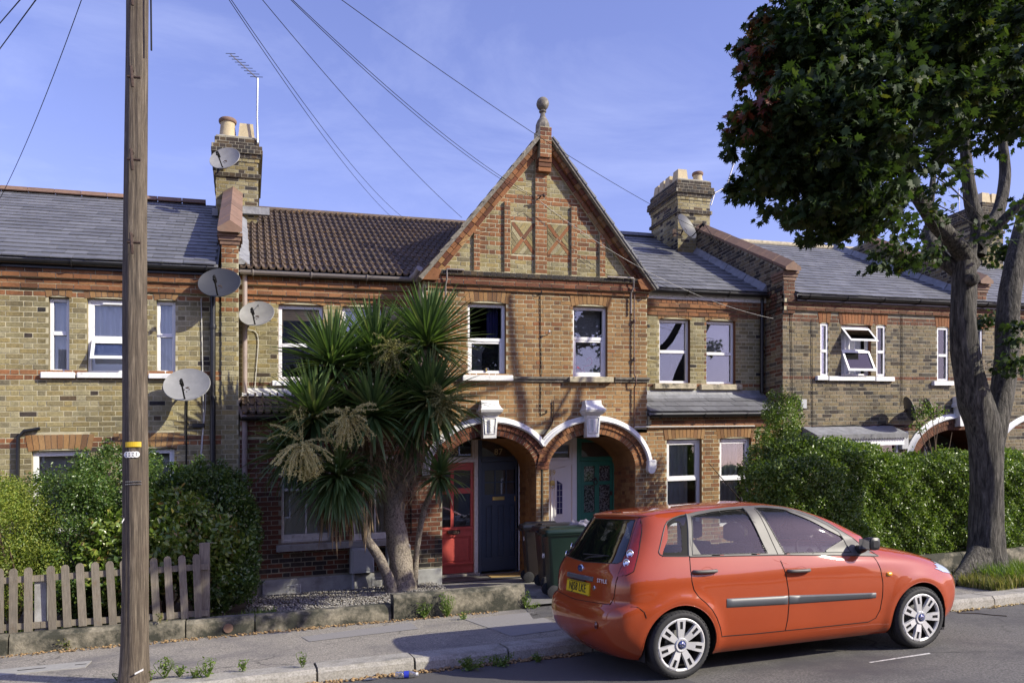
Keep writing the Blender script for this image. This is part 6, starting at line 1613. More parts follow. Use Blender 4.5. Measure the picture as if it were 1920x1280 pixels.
def Ryz(y, z, front_=False):
    """x of the rear (or front) face at half width y"""
    j = min(max(np.searchsorted(ZL, z)-1, 0), NZ-2); t = min(max((z-ZL[j])/(ZL[j+1]-ZL[j]), 0), 1); r = []
    for k in (j, j+1):
        c = H_[k]; q = c[:NU_F+20] if front_ else c[-(NU_R+20):][::-1]
        r.append(np.interp(abs(y), q[:, 1], q[:, 0]))
    return r[0]*(1-t)+r[1]*t
# ---- outlines (side view x,z)
qw = catmull([(-.160, 1.085), (-.150, 1.060), (-.118, 1.050), (.110, 1.036), (.188, 1.398), (.06, 1.380), (-.03, 1.345), (-.075, 1.29), (-.12, 1.20)], 5, True)
qw = [(-.162, 1.085), (-.155, 1.066), (-.135, 1.054), (-.11, 1.050), (.112, 1.036), (.185, 1.392), (.12, 1.385), (.04, 1.365), (-.02, 1.338), (-.055, 1.30), (-.085, 1.245), (-.125, 1.16)]
rdg = [(.150, 1.044), (.228, 1.372), (.29, 1.385), (.45, 1.404), (.62, 1.414), (.80, 1.418), (.905, 1.012), (.60, 1.026)]
fdg = [(.930, 1.418), (1.05, 1.412), (1.20, 1.392), (1.35, 1.355), (1.50, 1.298), (1.64, 1.222), (1.74, 1.155), (1.825, .962), (1.50, .981), (1.085, 1.002)]
tri = [(1.752, 1.150), (1.95, 1.028), (2.09, .922), (1.836, .958)]
frame_up = [(.120, 1.034), (.196, 1.394), (.30, 1.408), (.46, 1.422), (.66, 1.432), (.86, 1.436), (1.05, 1.432), (1.21, 1.412), (1.37, 1.374), (1.53, 1.315), (1.67, 1.240), (1.82, 1.138), (1.98, 1.028), (2.125, .912), (2.0, .922), (1.6, .955), (1.06, .992), (.60, 1.014)]
rdoor = [(.118, 1.034), (.102, .93), (.100, .83), (.118, .755), (.160, .690), (.225, .635), (.285, .575), (.335, .500), (.375, .41), (.40, .325), (.75, .315), (1.064, .312), (1.082, .42), (1.087, .54), (1.082, .66), (1.060, .79), (1.022, .94), (1.008, .995), (.60, 1.016)]
fdoor = [(1.014, .995), (1.028, .94), (1.066, .79), (1.089, .66), (1.094, .54), (1.089, .42), (1.071, .312), (1.55, .308), (1.99, .306), (2.07, .335), (2.115, .41), (2.133, .53), (2.134, .66), (2.112, .79), (2.068, .905), (2.0, .922), (1.6, .957)]
RA = .345
def arch_poly(xc): return [(xc+RA*cos(t), .285+RA*sin(t)) for t in [pi*k/30-.0 for k in range(31)]]+[(xc-RA+.004, .1), (xc+RA-.004, .1)]
archs = [arch_poly(0), arch_poly(WB)]
tailp = [(-.205, 1.405), (-.165, 1.395), (-.175, 1.33), (-.215, 1.22), (-.285, 1.10), (-.335, 1.0), (-.385, .925), (-.43, .895)]
bumper_line = [(-.9, .635), (-.60, .640), (-.47, .650), (-.40, .645), (-.345, .60), (-.33, .5)]
# rear view outlines (y, z)
rwin = [(-.455, 1.362), (.455, 1.362), (.51, 1.25), (.575, 1.10), (.605, 1.018), (.57, 1.0), (0, .980), (-.57, 1.0), (-.605, 1.018), (-.575, 1.10), (-.51, 1.25)]
tgate = [(-.478, 1.40), (.478, 1.40), (.535, 1.24), (.600, 1.09), (.635, 1.0), (.650, .93), (.652, .872), (.640, .72), (.60, .655), (0, .640), (-.60, .655), (-.640, .72), (-.652, .872), (-.650, .93), (-.635, 1.0), (-.60, 1.09), (-.535, 1.24)]
rlamp = [(.478, 1.392), (.90, 1.392), (.90, 1.10), (.90, .98), (.90, .93), (.90, .885), (.75, .880), (.655, .872), (.650, .93), (.635, 1.00), (.600, 1.09), (.535, 1.24)]
LAMPX = [(.80, -.66), (.872, -.60), (.885, -.545), (.907, -.47), (.94, -.41), (1.08, -.335), (1.25, -.26), (1.38, -.215), (1.45, -.20)]
lampline = [(x, z) for z, x in LAMPX[1:-1]]
wscreen = [(-.44, 1.405), (0, 1.425), (.44, 1.405), (.58, 1.22), (.66, 1.05), (.67, 1.01), (0, 1.003), (-.67, 1.01), (-.66, 1.05), (-.58, 1.22)]
flamp = [(.40, .79), (.43, .71), (.55, .655), (.70, .655), (.775, .70), (.79, .76), (.76, .82), (.68, .835), (.55, .82)]
grille = [(-.42, .72), (.42, .72), (.36, .62), (-.36, .62)]; lgr = [(-.5, .46), (.5, .46), (.42, .28), (-.42, .28)]
# ---- full loop: near side is -y
LP_ = np.concatenate([H_[:, ::-1][:, :-1]*[1, -1], H_[:, :]], 1)    # from rear centre (-y side) .. front centre .. rear centre (+y)
# columns: start rear centre, along -y to the front centre, back along +y
NC = LP_.shape[1]
V = np.zeros((NZ, NC, 3))
for j, z in enumerate(ZL):
    V[j, :, 0] = LP_[j, :, 0]; V[j, :, 1] = LP_[j, :, 1]; V[j, :, 2] = z
for j in range(NZ):
    for i in range(NC):
        f = flare(V[j, i, 0], V[j, i, 2])
        if f > 1e-4: V[j, i, 1] += math.copysign(f, V[j, i, 1]) if abs(V[j, i, 1]) > .5 else 0
# vertex zone: 0 side, 1 rear, 2 front
col_half = np.minimum(np.arange(NC), NC-1-np.arange(NC))   # 0 at rear centre .. NU-1 at front centre
zone = np.where(col_half < NU_R-3, 1, np.where(col_half > NU-1-(NU_F-2), 2, 0))
def classify(x, y, z, zn):
    ay = abs(y)
    if ay > .60:
        for a in archs:
            if pip(x, z, a): return None
    if zn == 1 or (zn == 0 and x < -.16 and ay > .3 and z > .86):
        if z > .86 and x < interp(LAMPX, z) and pip(ay, z, rlamp): return 'tail_light'
    if zn == 1:
        if pip(y, z, rwin): return 'rear_window'
        if pip(y, z, tgate): return 'tailgate'
        if z < .645: return 'rear_bumper'
        return 'body'
    if zn == 2:
        if z > .99 and pip(y, z, wscreen): return 'windscreen'
        if z > .88 and ay > .90*interp(Wt, z):
            if pip(x, z, tri): return 'mirror_sail'
            if pip(x, z, frame_up): return 'door_window_frame'
            if pip(x, z, fdoor): return 'front_door'
        if x > 2.86 and pip(ay, z, flamp): return 'headlight'
        if x > 3.1 and pip(y, z, grille) or (x > 3.1 and pip(y, z, lgr)): return 'grille'
        if z < .60: return 'front_bumper'
        return 'body'
    for a in archs:
        if pip(x, z, a): return None
    if x > 2.86 and pip(ay, z, flamp): return 'headlight'
    if pip(x, z, qw): return 'quarter_window'
    if pip(x, z, rdg): return 'rear_door_window'
    if pip(x, z, fdg): return 'front_door_window'
    if pip(x, z, tri): return 'mirror_sail'
    if pip(x, z, frame_up): return 'door_window_frame'
    if pip(x, z, rdoor): return 'rear_door'
    if pip(x, z, fdoor): return 'front_door'
    if x < -.33 and z < .645 : return 'rear_bumper'
    return 'body'
SIDEP = [qw, rdg, fdg, tri, frame_up, rdoor, fdoor]+archs
cls = np.empty((NZ-1, NC-1), dtype=object)
for j in range(NZ-1):
    for i in range(NC-1):
        c = (V[j, i]+V[j+1, i]+V[j, i+1]+V[j+1, i+1])/4
        z_ = zone[i] if zone[i] == zone[i+1] else zone[min(i+1, NC-1)]
        cls[j, i] = classify(c[0], c[1], c[2], z_)
# snap boundary vertices on to the outlines
def near_pt(x, y, polys, lim):
    best = None; bd = lim
    for p in polys:
        n = len(p)
        for k in range(n):
            ax, ay = p[k]; bx, by = p[(k+1) % n]; dx_, dy_ = bx-ax, by-ay; L2 = dx_*dx_+dy_*dy_
            if L2 < 1e-12: continue
            t = max(0, min(1, ((x-ax)*dx_+(y-ay)*dy_)/L2)); qx, qy = ax+dx_*t, ay+dy_*t; d = hypot(x-qx, y-qy)
            if d < bd: bd = d; best = (qx, qy)
    return best
ay_ = abs
V2 = V.copy()
for j in range(1, NZ-1):
    for i in range(1, NC-1):
        s = {cls[j-1, i-1], cls[j-1, i], cls[j, i-1], cls[j, i]}
        if len(s) < 2: continue
        x, y, z = V[j, i]; zn = zone[i]
        if zn == 0 or (None in s) or (zn == 2 and s & {'mirror_sail', 'door_window_frame', 'front_door'}):
            P_ = [p for p in SIDEP]
            if 'tail_light' in s:
                b = near_pt(x, z, [lampline+lampline[::-1]], .016)
                if b: V2[j, i] = (b[0], math.copysign(Wxz(b[0], b[1]), y), b[1])
                continue
            b = near_pt(x, z, archs, .024) if None in s else near_pt(x, z, P_, .014)
            if b and b[1] > .18: V2[j, i] = (b[0], math.copysign(Wxz(b[0], b[1]), y), b[1])
        elif zn == 1:
            if 'tail_light' in s:
                if interp(LAMPX, z)-x < .02 and ay_(y) > .62:
                    b = near_pt(x, z, [lampline+lampline[::-1]], .016)
                    if b: V2[j, i] = (b[0], math.copysign(Wxz(b[0], b[1]), y), b[1])
                else:
                    b = near_pt(abs(y), z, [rlamp], .012)
                    if b: V2[j, i] = (Ryz(b[0], b[1]), math.copysign(b[0], y), b[1])
            else:
                b = near_pt(y, z, [rwin, tgate], .014)
                if b: V2[j, i] = (Ryz(b[0], b[1]), b[0], b[1])
        else:
            if 'windscreen' in s: b = near_pt(y, z, [wscreen], .014)
            elif 'headlight' in s:
                b = near_pt(abs(y), z, [flamp], .014); b = (math.copysign(b[0], y), b[1]) if b else None
            else: b = near_pt(y, z, [grille, lgr], .014)
            if b: V2[j, i] = (Ryz(b[0], b[1], True), b[0], b[1])
V = V2
# smooth normals of the complete body
dU = np.zeros_like(V); dU[:, 1:-1] = V[:, 2:]-V[:, :-2]; dU[:, 0] = V[:, 1]-V[:, 0]; dU[:, -1] = V[:, -1]-V[:, -2]
dW = np.zeros_like(V); dW[1:-1] = V[2:]-V[:-2]; dW[0] = V[1]-V[0]; dW[-1] = V[-1]-V[-2]
def smooth_field(base):
    a = np.zeros_like(base); a[:, 1:-1] = base[:, 2:]-base[:, :-2]; a[:, 0] = base[:, 1]-base[:, 0]; a[:, -1] = base[:, -1]-base[:, -2]
    b = np.zeros_like(base); b[1:-1] = base[2:]-base[:-2]; b[0] = base[1]-base[0]; b[-1] = base[-1]-base[-2]
    n = np.cross(a, b); n /= np.linalg.norm(n, axis=2, keepdims=True)+1e-12; return n
NRM = smooth_field(V)
for _ in range(3):
    q = NRM.copy(); q[1:-1] += .5*(NRM[2:]+NRM[:-2]); q[:, 1:-1] += .5*(NRM[:, 2:]+NRM[:, :-2]); NRM = q/(np.linalg.norm(q, axis=2, keepdims=True)+1e-12)
cen = NRM[NZ//3, NC//4]
if cen[1] > 0: NRM = -NRM
CAR = thing('parked_car', 'orange-red five-door hatchback parked at the kerb, rear end towards the arched porch', 'car', (CX0+1.3, CY0, 0))
def car_M(): return M()
def cobj(m, name, mat, parent=CAR, smooth=False, ang=None, lab=None):
    m.v = [(x+CX0, y+CY0, z) for x, y, z in m.v]
    o = m.obj(name, mat, parent, smooth=smooth, ang=ang)
    if lab: o['label'] = lab
    return o
def panel(names, name, mat, parent=CAR, off=0.0, lab=None, side=None, shrink=0):
    fs = [(j, i) for j in range(NZ-1) for i in range(NC-1) if cls[j, i] in names and (side is None or (i < (NC-1)/2) == (side < 0))]
    if not fs: return None
    idx = {}; vs = []; nr = []; F = []
    for j, i in fs:
        q = []
        for a, b in ((j, i), (j, i+1), (j+1, i+1), (j+1, i)):
            if (a, b) not in idx: idx[(a, b)] = len(vs); vs.append(V[a, b]+NRM[a, b]*off); nr.append(NRM[a, b])
            q.append(idx[(a, b)])
        F.append(tuple(q))
    vs = np.array(vs)+[CX0, CY0, 0]; vs[:, 2] += GRADE*vs[:, 0]
    me = bpy.data.meshes.new(name); me.from_pydata((vs-LOC[parent.name]).tolist(), [], F); me.materials.append(mat)
    me.polygons.foreach_set('use_smooth', [True]*len(F)); me.update()
    # face orientation: winding so that it agrees with the normals
    p = me.polygons[len(F)//2];
    if Vector(nr[F[len(F)//2][0]]).dot(p.normal) < 0: me.flip_normals()
    try: me.normals_split_custom_set_from_vertices([tuple(n) for n in nr])
    except Exception as e: print('normals', e)
    o = link_mesh(name, me, parent)
    if lab: o['label'] = lab
    return o
PAINT = MAT['paint']
BODY = panel({'body'}, 'body', PAINT)
lin = panel({'body', 'rear_door', 'front_door', 'tailgate', 'rear_bumper', 'tail_light', 'headlight', 'grille', 'front_bumper'}, 'cabin_lining', MAT['trim'], off=-.03)
# roof cap
top = V[-1]; m = M(); n = NC//2
m.v = []; g = []
for k in range(0, n): pass
cap = [tuple(top[i]) for i in range(NC-1)]
m.add([(x, y, z+.0004) for x, y, z in cap]+[(.97, 0, 1.483)], [(i, (i+1) % (NC-1), NC-1) for i in range(NC-1)]); cobj(m, 'roof_panel', PAINT, smooth=True)
RDL = {}
for s, nm in ((-1, 'near'), (1, 'far')):
    rd = panel({'rear_door'}, 'rear_door', PAINT, side=s); fd_ = panel({'front_door'}, 'front_door', PAINT, side=s)
    RDL[s] = (rd, fd_)
    panel({'quarter_window'}, 'quarter_window', MAT['carglass'], side=s, off=-.002)
    panel({'rear_door_window'}, 'door_window', MAT['carglass'], rd, side=s, off=-.007)
    panel({'front_door_window'}, 'door_window', MAT['carglass'], fd_, side=s, off=-.007)
    panel({'mirror_sail'}, 'mirror_sail', MAT['pillar'], fd_, side=s, off=.001)
    panel({'door_window_frame'}, 'door_window_frame', MAT['pillar'], side=s, off=.001)
    panel({'tail_light'}, 'tail_light', MAT['taillens'], side=s, off=.004)
    panel({'headlight'}, 'headlight', MAT['lamp'], side=s, off=.004)
TG = panel({'tailgate'}, 'tailgate', PAINT); panel({'rear_window'}, 'rear_window', MAT['reardark'], TG, off=-.001)
RB = panel({'rear_bumper'}, 'rear_bumper', PAINT); FB = panel({'front_bumper'}, 'front_bumper', PAINT); panel({'grille'}, 'grille', MAT['blackrub'], FB)
panel({'windscreen'}, 'windscreen', MAT['carglass'], off=-.002)
# seams, seals
def sidept(x, z, s=-1, off=0.0): return (x, s*(Wxz(x, z)+off), z)
def rearpt(y, z, off=0.0): return (Ryz(y, z)-off, y, z)
def dense(pts, closed=False, st=.03):
    out = []; n = len(pts)
    for i in range(n if closed else n-1):
        a, b = pts[i], pts[(i+1) % n]; k = max(1, int(hypot(b[0]-a[0], b[1]-a[1])/st))
        out += [(a[0]+(b[0]-a[0])*t/k, a[1]+(b[1]-a[1])*t/k) for t in range(k)]
    out.append(pts[0] if closed else pts[-1]); return out
def ribbon(pts, s, r, mat, name, par=CAR, off=.0005, rear=False, closed=False):
    d = dense(pts, closed); m = M()
    m.tube([(rearpt(a, b, off) if rear else sidept(a, b, s, off)) for a, b in d], r, 6, caps=not closed); return cobj(m, name, mat, par, smooth=True)
for s in (-1, 1):
    ribbon(rdoor[:-1][0:12]+rdoor[12:17], s, .0036, MAT['cable'], 'door_gap')
    ribbon(fdoor[6:16], s, .0036, MAT['cable'], 'door_gap')
    ribbon([(1.011, .995), (.905, 1.436)], s, .0036, MAT['cable'], 'door_gap')
    ribbon(rdg, s, .0060, MAT['blackrub'], 'window_seal', closed=True, off=-.001); ribbon(fdg, s, .0060, MAT['blackrub'], 'window_seal', closed=True, off=-.001)
    ribbon(frame_up[0:14], s, .0040, MAT['blackrub'], 'window_seal', off=.001); ribbon([(.120, 1.030), (.60, 1.010), (1.06, .988), (1.6, .951), (2.0, .918), (2.125, .908)], s, .0075, MAT['blackrub'], 'waist_seal', off=-.001)
    ribbon(qw, s, .006, MAT['blackrub'], 'window_seal', closed=True, off=-.001)
    ribbon([(.115, 1.036), (.190, 1.394)], s, .012, MAT['pillar'], 'pillar_strip', off=-.004)
    # broad black border of the quarter light
    m = M(); inner = [(-.118, 1.10), (-.11, 1.082), (-.08, 1.078), (.045, 1.075), (.062, 1.09), (.095, 1.30), (.088, 1.325), (.03, 1.322), (-.02, 1.295), (-.045, 1.25), (-.085, 1.17)]
    def rs(poly, n=40):
        d = poly+[poly[0]]; L = [0]
        for a, b in zip(d[:-1], d[1:]): L.append(L[-1]+hypot(b[0]-a[0], b[1]-a[1]))
        out = []
        for k in range(n):
            t = L[-1]*k/n; i = max(q for q in range(len(d)-1) if L[q] <= t+1e-9); u_ = (t-L[i])/(L[i+1]-L[i]+1e-12); out.append((d[i][0]+(d[i+1][0]-d[i][0])*u_, d[i][1]+(d[i+1][1]-d[i][1])*u_))
        return out
    cx_, cz_ = 0.0, 1.2
    ang = lambda p: atan2(p[1]-cz_, p[0]-cx_)
    A_ = sorted(rs(qw, 80), key=ang); B_ = sorted(rs(inner, 80), key=ang)
    m.sheet([[sidept(x, z, s, -.0005) for x, z in A_], [sidept(x, z, s, -.0005) for x, z in B_]], 0, True); cobj(m, 'window_border', MAT['cable'], smooth=True)
    # rear door garnish triangle
    m = M(); m.poly([sidept(x, z, s, .002) for x, z in ((.150, 1.046), (.158, 1.20), (.232, 1.042))]); cobj(m, 'window_garnish', MAT['pillar'])
    # B pillar: darker vertical strips
    # side mouldings
    for (x0, x1, za, zb, ta) in ((.440, 1.074, .612, .588, 0), (1.086, 2.055, .588, .550, 1)):
        g = []; n = 24; c0, c1 = -.040, .040
        for k in range(n+1):
            t = k/n; x = x0+(x1-x0)*t; zc = za+(zb-za)*t-0.0
            hgt = .040-(.014*t if ta else 0); e = 1 if not (k == 0 or k == n) else .3
            g.append([sidept(x, zc-hgt, s, .0), sidept(x, zc-hgt*.7, s, .012*e), sidept(x, zc+hgt*.6, s, .015*e), sidept(x, zc+hgt, s, .0)])
        m = M(); m.sheet(g); m.poly(g[0]); m.poly(g[-1]); cobj(m, 'side_moulding', MAT['mould'], RDL[s][ta], smooth=True, ang=50)
    # handles
    for q, (x0, x1, zc) in enumerate(((.128, .345, .902), (1.080, 1.300, .842))):
        m = M(); pts = catmull([sidept(x0, zc+.004, s, .0), sidept(x0+.02, zc+.003, s, .030), sidept((x0+x1)/2, zc, s, .038), sidept(x1-.02, zc-.002, s, .030), sidept(x1, zc-.003, s, 0)], 5); m.tube(pts, .0155, 10)
        cobj(m, 'door_handle', MAT['pillar'], RDL[s][q], smooth=True)
        m = M(); xc = x0+(x1-x0)*.62; n = 20; rim = [(xc+.062*cos(2*pi*k/n), zc-.012+.048*sin(2*pi*k/n)) for k in range(n)]
        m.add([sidept(x, z, s, .0015) for x, z in rim]+[sidept(xc+(x-xc)*.55, zc-.012+(z-zc+.012)*.55, s, -.012) for x, z in rim], [(k, (k+1) % n, n+(k+1) % n, n+k) for k in range(n)]+[tuple(range(n, 2*n))])
        cobj(m, 'handle_recess', PAINT, RDL[s][q], smooth=True)
    # side repeater
    m = M(); xc, zc = 2.210, .738; g = []
    for r_, o_ in ((1.0, .001), (.9, .010), (.5, .016), (.02, .017)): g.append([sidept(xc+.032*r_*np.sign(cos(t))*abs(cos(t))**.5, zc+.018*r_*np.sign(sin(t))*abs(sin(t))**.5, s, o_) for t in [2*pi*k/20+.01 for k in range(20)]])
    m.sheet(g, 0, True); cobj(m, 'side_indicator', MAT['amber'], smooth=True)
    # mirror
    mm_ = M(); y0 = -(Wxz(1.93, .99))*1;
    def mp_(x, y, z): return (x, s*y, z)
    yb = Wxz(1.93, 1.0)
    g = []
    for (t, w, h, d, zc) in ((0, .02, .03, .0, 1.03), (.06, .045, .060, .0, 1.035), (.5, .060, .074, .0, 1.04), (.94, .058, .070, 0, 1.04), (1, .03, .04, 0, 1.04)):
        yy = yb+.045+.175*t; w, h = w*.82, h*.82; g.append([mp_(1.945+w*1.15*np.sign(cos(a))*abs(cos(a))**.6, yy, zc+h*np.sign(sin(a))*abs(sin(a))**.6) for a in [2*pi*k/20+.01 for k in range(20)]])
    mm_.sheet(g, 0, True); mm_.poly(g[0]); mm_.poly(g[-1]); mo_ = cobj(mm_, 'door_mirror', MAT['blackrub'], RDL[s][1], smooth=True, ang=60)
    m = M(); m.tube([mp_(1.93, yb-.02, .972), mp_(1.93, yb+.08, .992), mp_(1.94, yb+.12, 1.02)], [.05, .035, .03], 10); cobj(m, 'mirror_arm', MAT['blackrub'], RDL[s][1], smooth=True)
    m = M(); m.hexa([mp_(1.885, yb+.07, .995), mp_(1.885, yb+.20, .995), mp_(1.891, yb+.20, .995), mp_(1.891, yb+.07, .995), mp_(1.885, yb+.07, 1.085), mp_(1.885, yb+.20, 1.085), mp_(1.891, yb+.20, 1.085), mp_(1.891, yb+.07, 1.085)])
    cobj(m, 'mirror_glass', MAT['chrome'], RDL[s][1])
    # tail lamp inner round lenses and dark lower part
    for (yy, zz, rr) in ((.635, 1.080, .032), (.660, 1.008, .029)):
        x = Ryz(yy, zz); m = M(); xx_, ww_ = x, yy
        nrm = Vector((-.75, s*.62, .2)).normalized(); a1 = nrm.cross(Vector((0, 0, 1))).normalized(); a2 = nrm.cross(a1)
        c = Vector((x, s*yy, zz))+nrm*.006; g = []
        for r_, o_ in ((rr, 0), (rr*.95, .010), (rr*.78, .012), (rr*.7, .004), (rr*.05, .008)): g.append([tuple(c+a1*(r_*cos(2*pi*k/18))+a2*(r_*1.25*sin(2*pi*k/18))+nrm*o_) for k in range(18)])
        m.sheet(g, 0, True); cobj(m, 'lamp_lens', MAT['chrome'], smooth=True)
    # wheel well
    for xc in (0, WB):
        m = M(); yo = .80; yi = .52; g = []
        for t in [pi*k/16-.35*(1 if k == 0 else 0)+.35*(1 if k == 16 else 0) for k in range(17)]:
            g.append([(xc+(RA+.002)*cos(t), s*yo, .285+(RA+.002)*sin(t)), (xc+(RA+.002)*cos(t), s*yi, .285+(RA+.002)*sin(t))])
        m.sheet(g); m.poly([(xc+(RA+.002)*cos(pi*k/16), s*yi, .285+(RA+.002)*sin(pi*k/16)) for k in range(17)]); cobj(m, 'wheel_arch_liner', MAT['blackrub'])
        # painted lip of the arch
        ribbon([(xc+(RA+.004)*cos(t), .285+(RA+.004)*sin(t)) for t in [pi*k/30 for k in range(31)]], s, .006, PAINT, 'arch_lip', off=-.004)
# rear: seams and fittings
ribbon([(y, z) for y, z in tgate], 1, .0035, MAT['cable'], 'tailgate_gap', rear=True, closed=True, off=0)
ribbon(rwin, 1, .004, MAT['blackrub'], 'window_seal', rear=True, closed=True, off=0)
for s in (-1, 1): ribbon([(s*y, z) for y, z in rlamp[7:]+rlamp[:1]], 1, .004, MAT['cable'], 'lamp_gap', rear=True, off=.002)
for s in (-1, 1): ribbon([(x, z) for x, z in lampline if x > -.52], s, .004, MAT['cable'], 'lamp_gap', off=.002)
for s in (-1, 1): ribbon([(-.33, .55), (-.345, .60), (-.40, .645), (-.45, .650)], s, .003, MAT['cable'], 'bumper_gap')
m = M(); g = []
for y in [-.30+.60*k/14 for k in range(15)]:
    e = .3 if abs(y) > .29 else 1
    g.append([rearpt(y, .825, .0), rearpt(y, .830, .018*e), rearpt(y, .862, .020*e), rearpt(y, .868, .0)])
m.sheet(g); m.poly(g[0]); m.poly(g[-1]); cobj(m, 'tailgate_handle', MAT['mould'], TG, ang=40, smooth=True)
# number plate
xpl = Ryz(0, .76)-.012; tl = .10
m = M(); m.hexa([(xpl+.0, -.26, .695), (xpl+.0, .26, .695), (xpl+.02, .26, .695), (xpl+.02, -.26, .695), (xpl+.012, -.26, .808), (xpl+.012, .26, .808), (xpl+.03, .26, .808), (xpl+.03, -.26, .808)])
m.v = m.v; NPL = cobj(m, 'number_plate', MAT['plate'], TG, lab='yellow rear number plate')
def car_text(name, s_, size, mat, x, y, z, par, squash=1.0, up=(.10, 0, 1), xd=(0, -1, 0)):
    return text_obj(name, s_, size, mat, (x+CX0, y+CY0, z), xd, up, par, .001, squash=squash)
t_ = car_text('plate_number', 'NJ58 LKE', .108, MAT['blackink'], xpl+.003, 0, .752, NPL, .92)
for e in (-1, 1):
    m = M(); m.tube([(xpl-.001, -.25, .751+e*.052), (xpl-.001, .25, .751+e*.052)] if e < 0 else [(xpl+.009, -.25, .751+e*.050), (xpl+.009, .25, .751+e*.050)], .0022, 4); cobj(m, 'plate_border', MAT['blackink'], NPL)
m = M(); m.box(xpl-.004, xpl+.01, -.17, .17, .815, .824); cobj(m, 'plate_lamp', MAT['blackrub'], TG)
m = M(); bz0 = .925; xb_ = Ryz(0, bz0);
g = []
for r_, o_ in ((1, 0), (1, .008), (.9, .011)): g.append([(xb_-o_, .058*r_*cos(2*pi*k/24), bz0+.036*r_*sin(2*pi*k/24)) for k in range(24)])
m.sheet(g, 0, True); BD = cobj(m, 'rear_badge', MAT['chrome'], TG, smooth=True)
m = M(); m.poly([(xb_-.0112, .052*cos(2*pi*k/24), bz0+.031*sin(2*pi*k/24)) for k in range(24)]); BDE = cobj(m, 'badge_enamel', MAT['badgeblue'], BD)
car_text('badge_script', 'Ford', .040, MAT['chrome'], xb_-.012, 0, bz0, BD, 1.0, (0, 0, 1))
x = Ryz(.44, .85)-.004; car_text('trim_lettering', 'STYLE', .050, MAT['tagwhite'], x-.003, -.47, .845, TG, 1.25, (0, 0, 1), (.12, -1, 0))
m = M(); x = Ryz(.31, .775); m.lathe((x-.006, -.335, .775), [(.0, 0), (.020, 0), (.022, .006), (.016, .01)], 14, axis='x'); cobj(m, 'tailgate_lock', MAT['chrome'], TG)
# wiper
m = M(); m.tube([rearpt(-.02, 1.005, .02), rearpt(-.10, 1.03, .03), rearpt(-.34, 1.05, .022)], .008, 6); m.tube([rearpt(.10, 1.045, .012), rearpt(-.40, 1.055, .012)], .006, 6); cobj(m, 'rear_wiper', MAT['blackrub'], TG)
m = M(); m.tube([rearpt(-.10, 1.418, .0), rearpt(.10, 1.418, .0)], .010, 6); cobj(m, 'high_brake_light', MAT['taildark'], TG)
# roof spoiler lip
m = M(); g = []
for y in [-.56+1.12*k/20 for k in range(21)]:
    e = 1-(abs(y)/.56)**4*.6; g.append([(Ryz(y, 1.385)-.0, y, 1.383), (Ryz(y, 1.395)-.045*e, y, 1.396), (Ryz(y, 1.405)-.042*e, y, 1.408), (Ryz(y, 1.425)+.02, y, 1.4285)])
m.sheet(g); cobj(m, 'roof_spoiler', PAINT, TG, smooth=True)
# bumper towing eye cover and crease
m = M(); x = Ryz(.50, .47); m.lathe((x-.001, -.50, .475), [(.034, -.002), (.030, .002), (.026, -.006), (.0, -.012)], 18, axis='x'); m.v = [(2*(x-.001)-a, b, c) if False else (a, b, c) for a, b, c in m.v]; cobj(m, 'towing_eye_cover', MAT['taildark'], RB, smooth=True)
# aerial
m = M(); m.tube([(1.15, -.02, 1.475), (.78, -.02, 1.86)], [.006, .003], 6); m.lathe((1.15, -.02, 1.472), [(.02, 0), (.012, .03), (.004, .04)], 10); cobj(m, 'roof_aerial', MAT['cable'])
# underside, floor, bulkheads
m = M(); m.box(-.36, 3.05, -.60, .60, .19, .30); m.box(-.30, 2.9, -.45, .45, .15, .20); cobj(m, 'underbody', MAT['blackrub'])
m = M(); m.tube([(-.50, .30, .24), (-.15, .30, .25)], .03, 8); cobj(m, 'exhaust_pipe', MAT['rust'], smooth=True)
m = M(); m.box(2.98, 3.10, -.62, .62, .15, .22); cobj(m, 'front_lip', MAT['mould'])
m = M(); m.box(2.93, 2.98, -.74, -.60, .13, .20); cobj(m, 'air_deflector', MAT['blackrub'])
# interior
m = M(); m.box(-.35, 2.1, -.68, .68, .30, .36); cobj(m, 'cabin_floor', MAT['trim'])
m = M(); m.hexa([(1.86, -.66, .5), (2.25, -.66, .5), (2.25, .66, .5), (1.86, .66, .5), (1.80, -.66, .92), (2.28, -.66, .95), (2.28, .66, .95), (1.80, .66, .92)]); cobj(m, 'dashboard', MAT['trim'])
m = M(); g = [tuple((1.66+.07*cos(t)*.35-.0, -.36+.185*cos(t), .93+.175*sin(t))) for t in [2*pi*k/28 for k in range(29)]]
g = [(1.70-.07*sin(t), -.36+.185*cos(t), .935+.17*sin(t)) for t in [2*pi*k/28 for k in range(29)]]; m.tube(g, .014, 8, caps=False); m.tube([(1.74, -.36, .93), (1.70, -.36, .93)], .06, 10); m.tube([(1.70, -.54, .93), (1.70, -.18, .93)], .013, 6); cobj(m, 'steering_wheel', MAT['trim'], smooth=True)
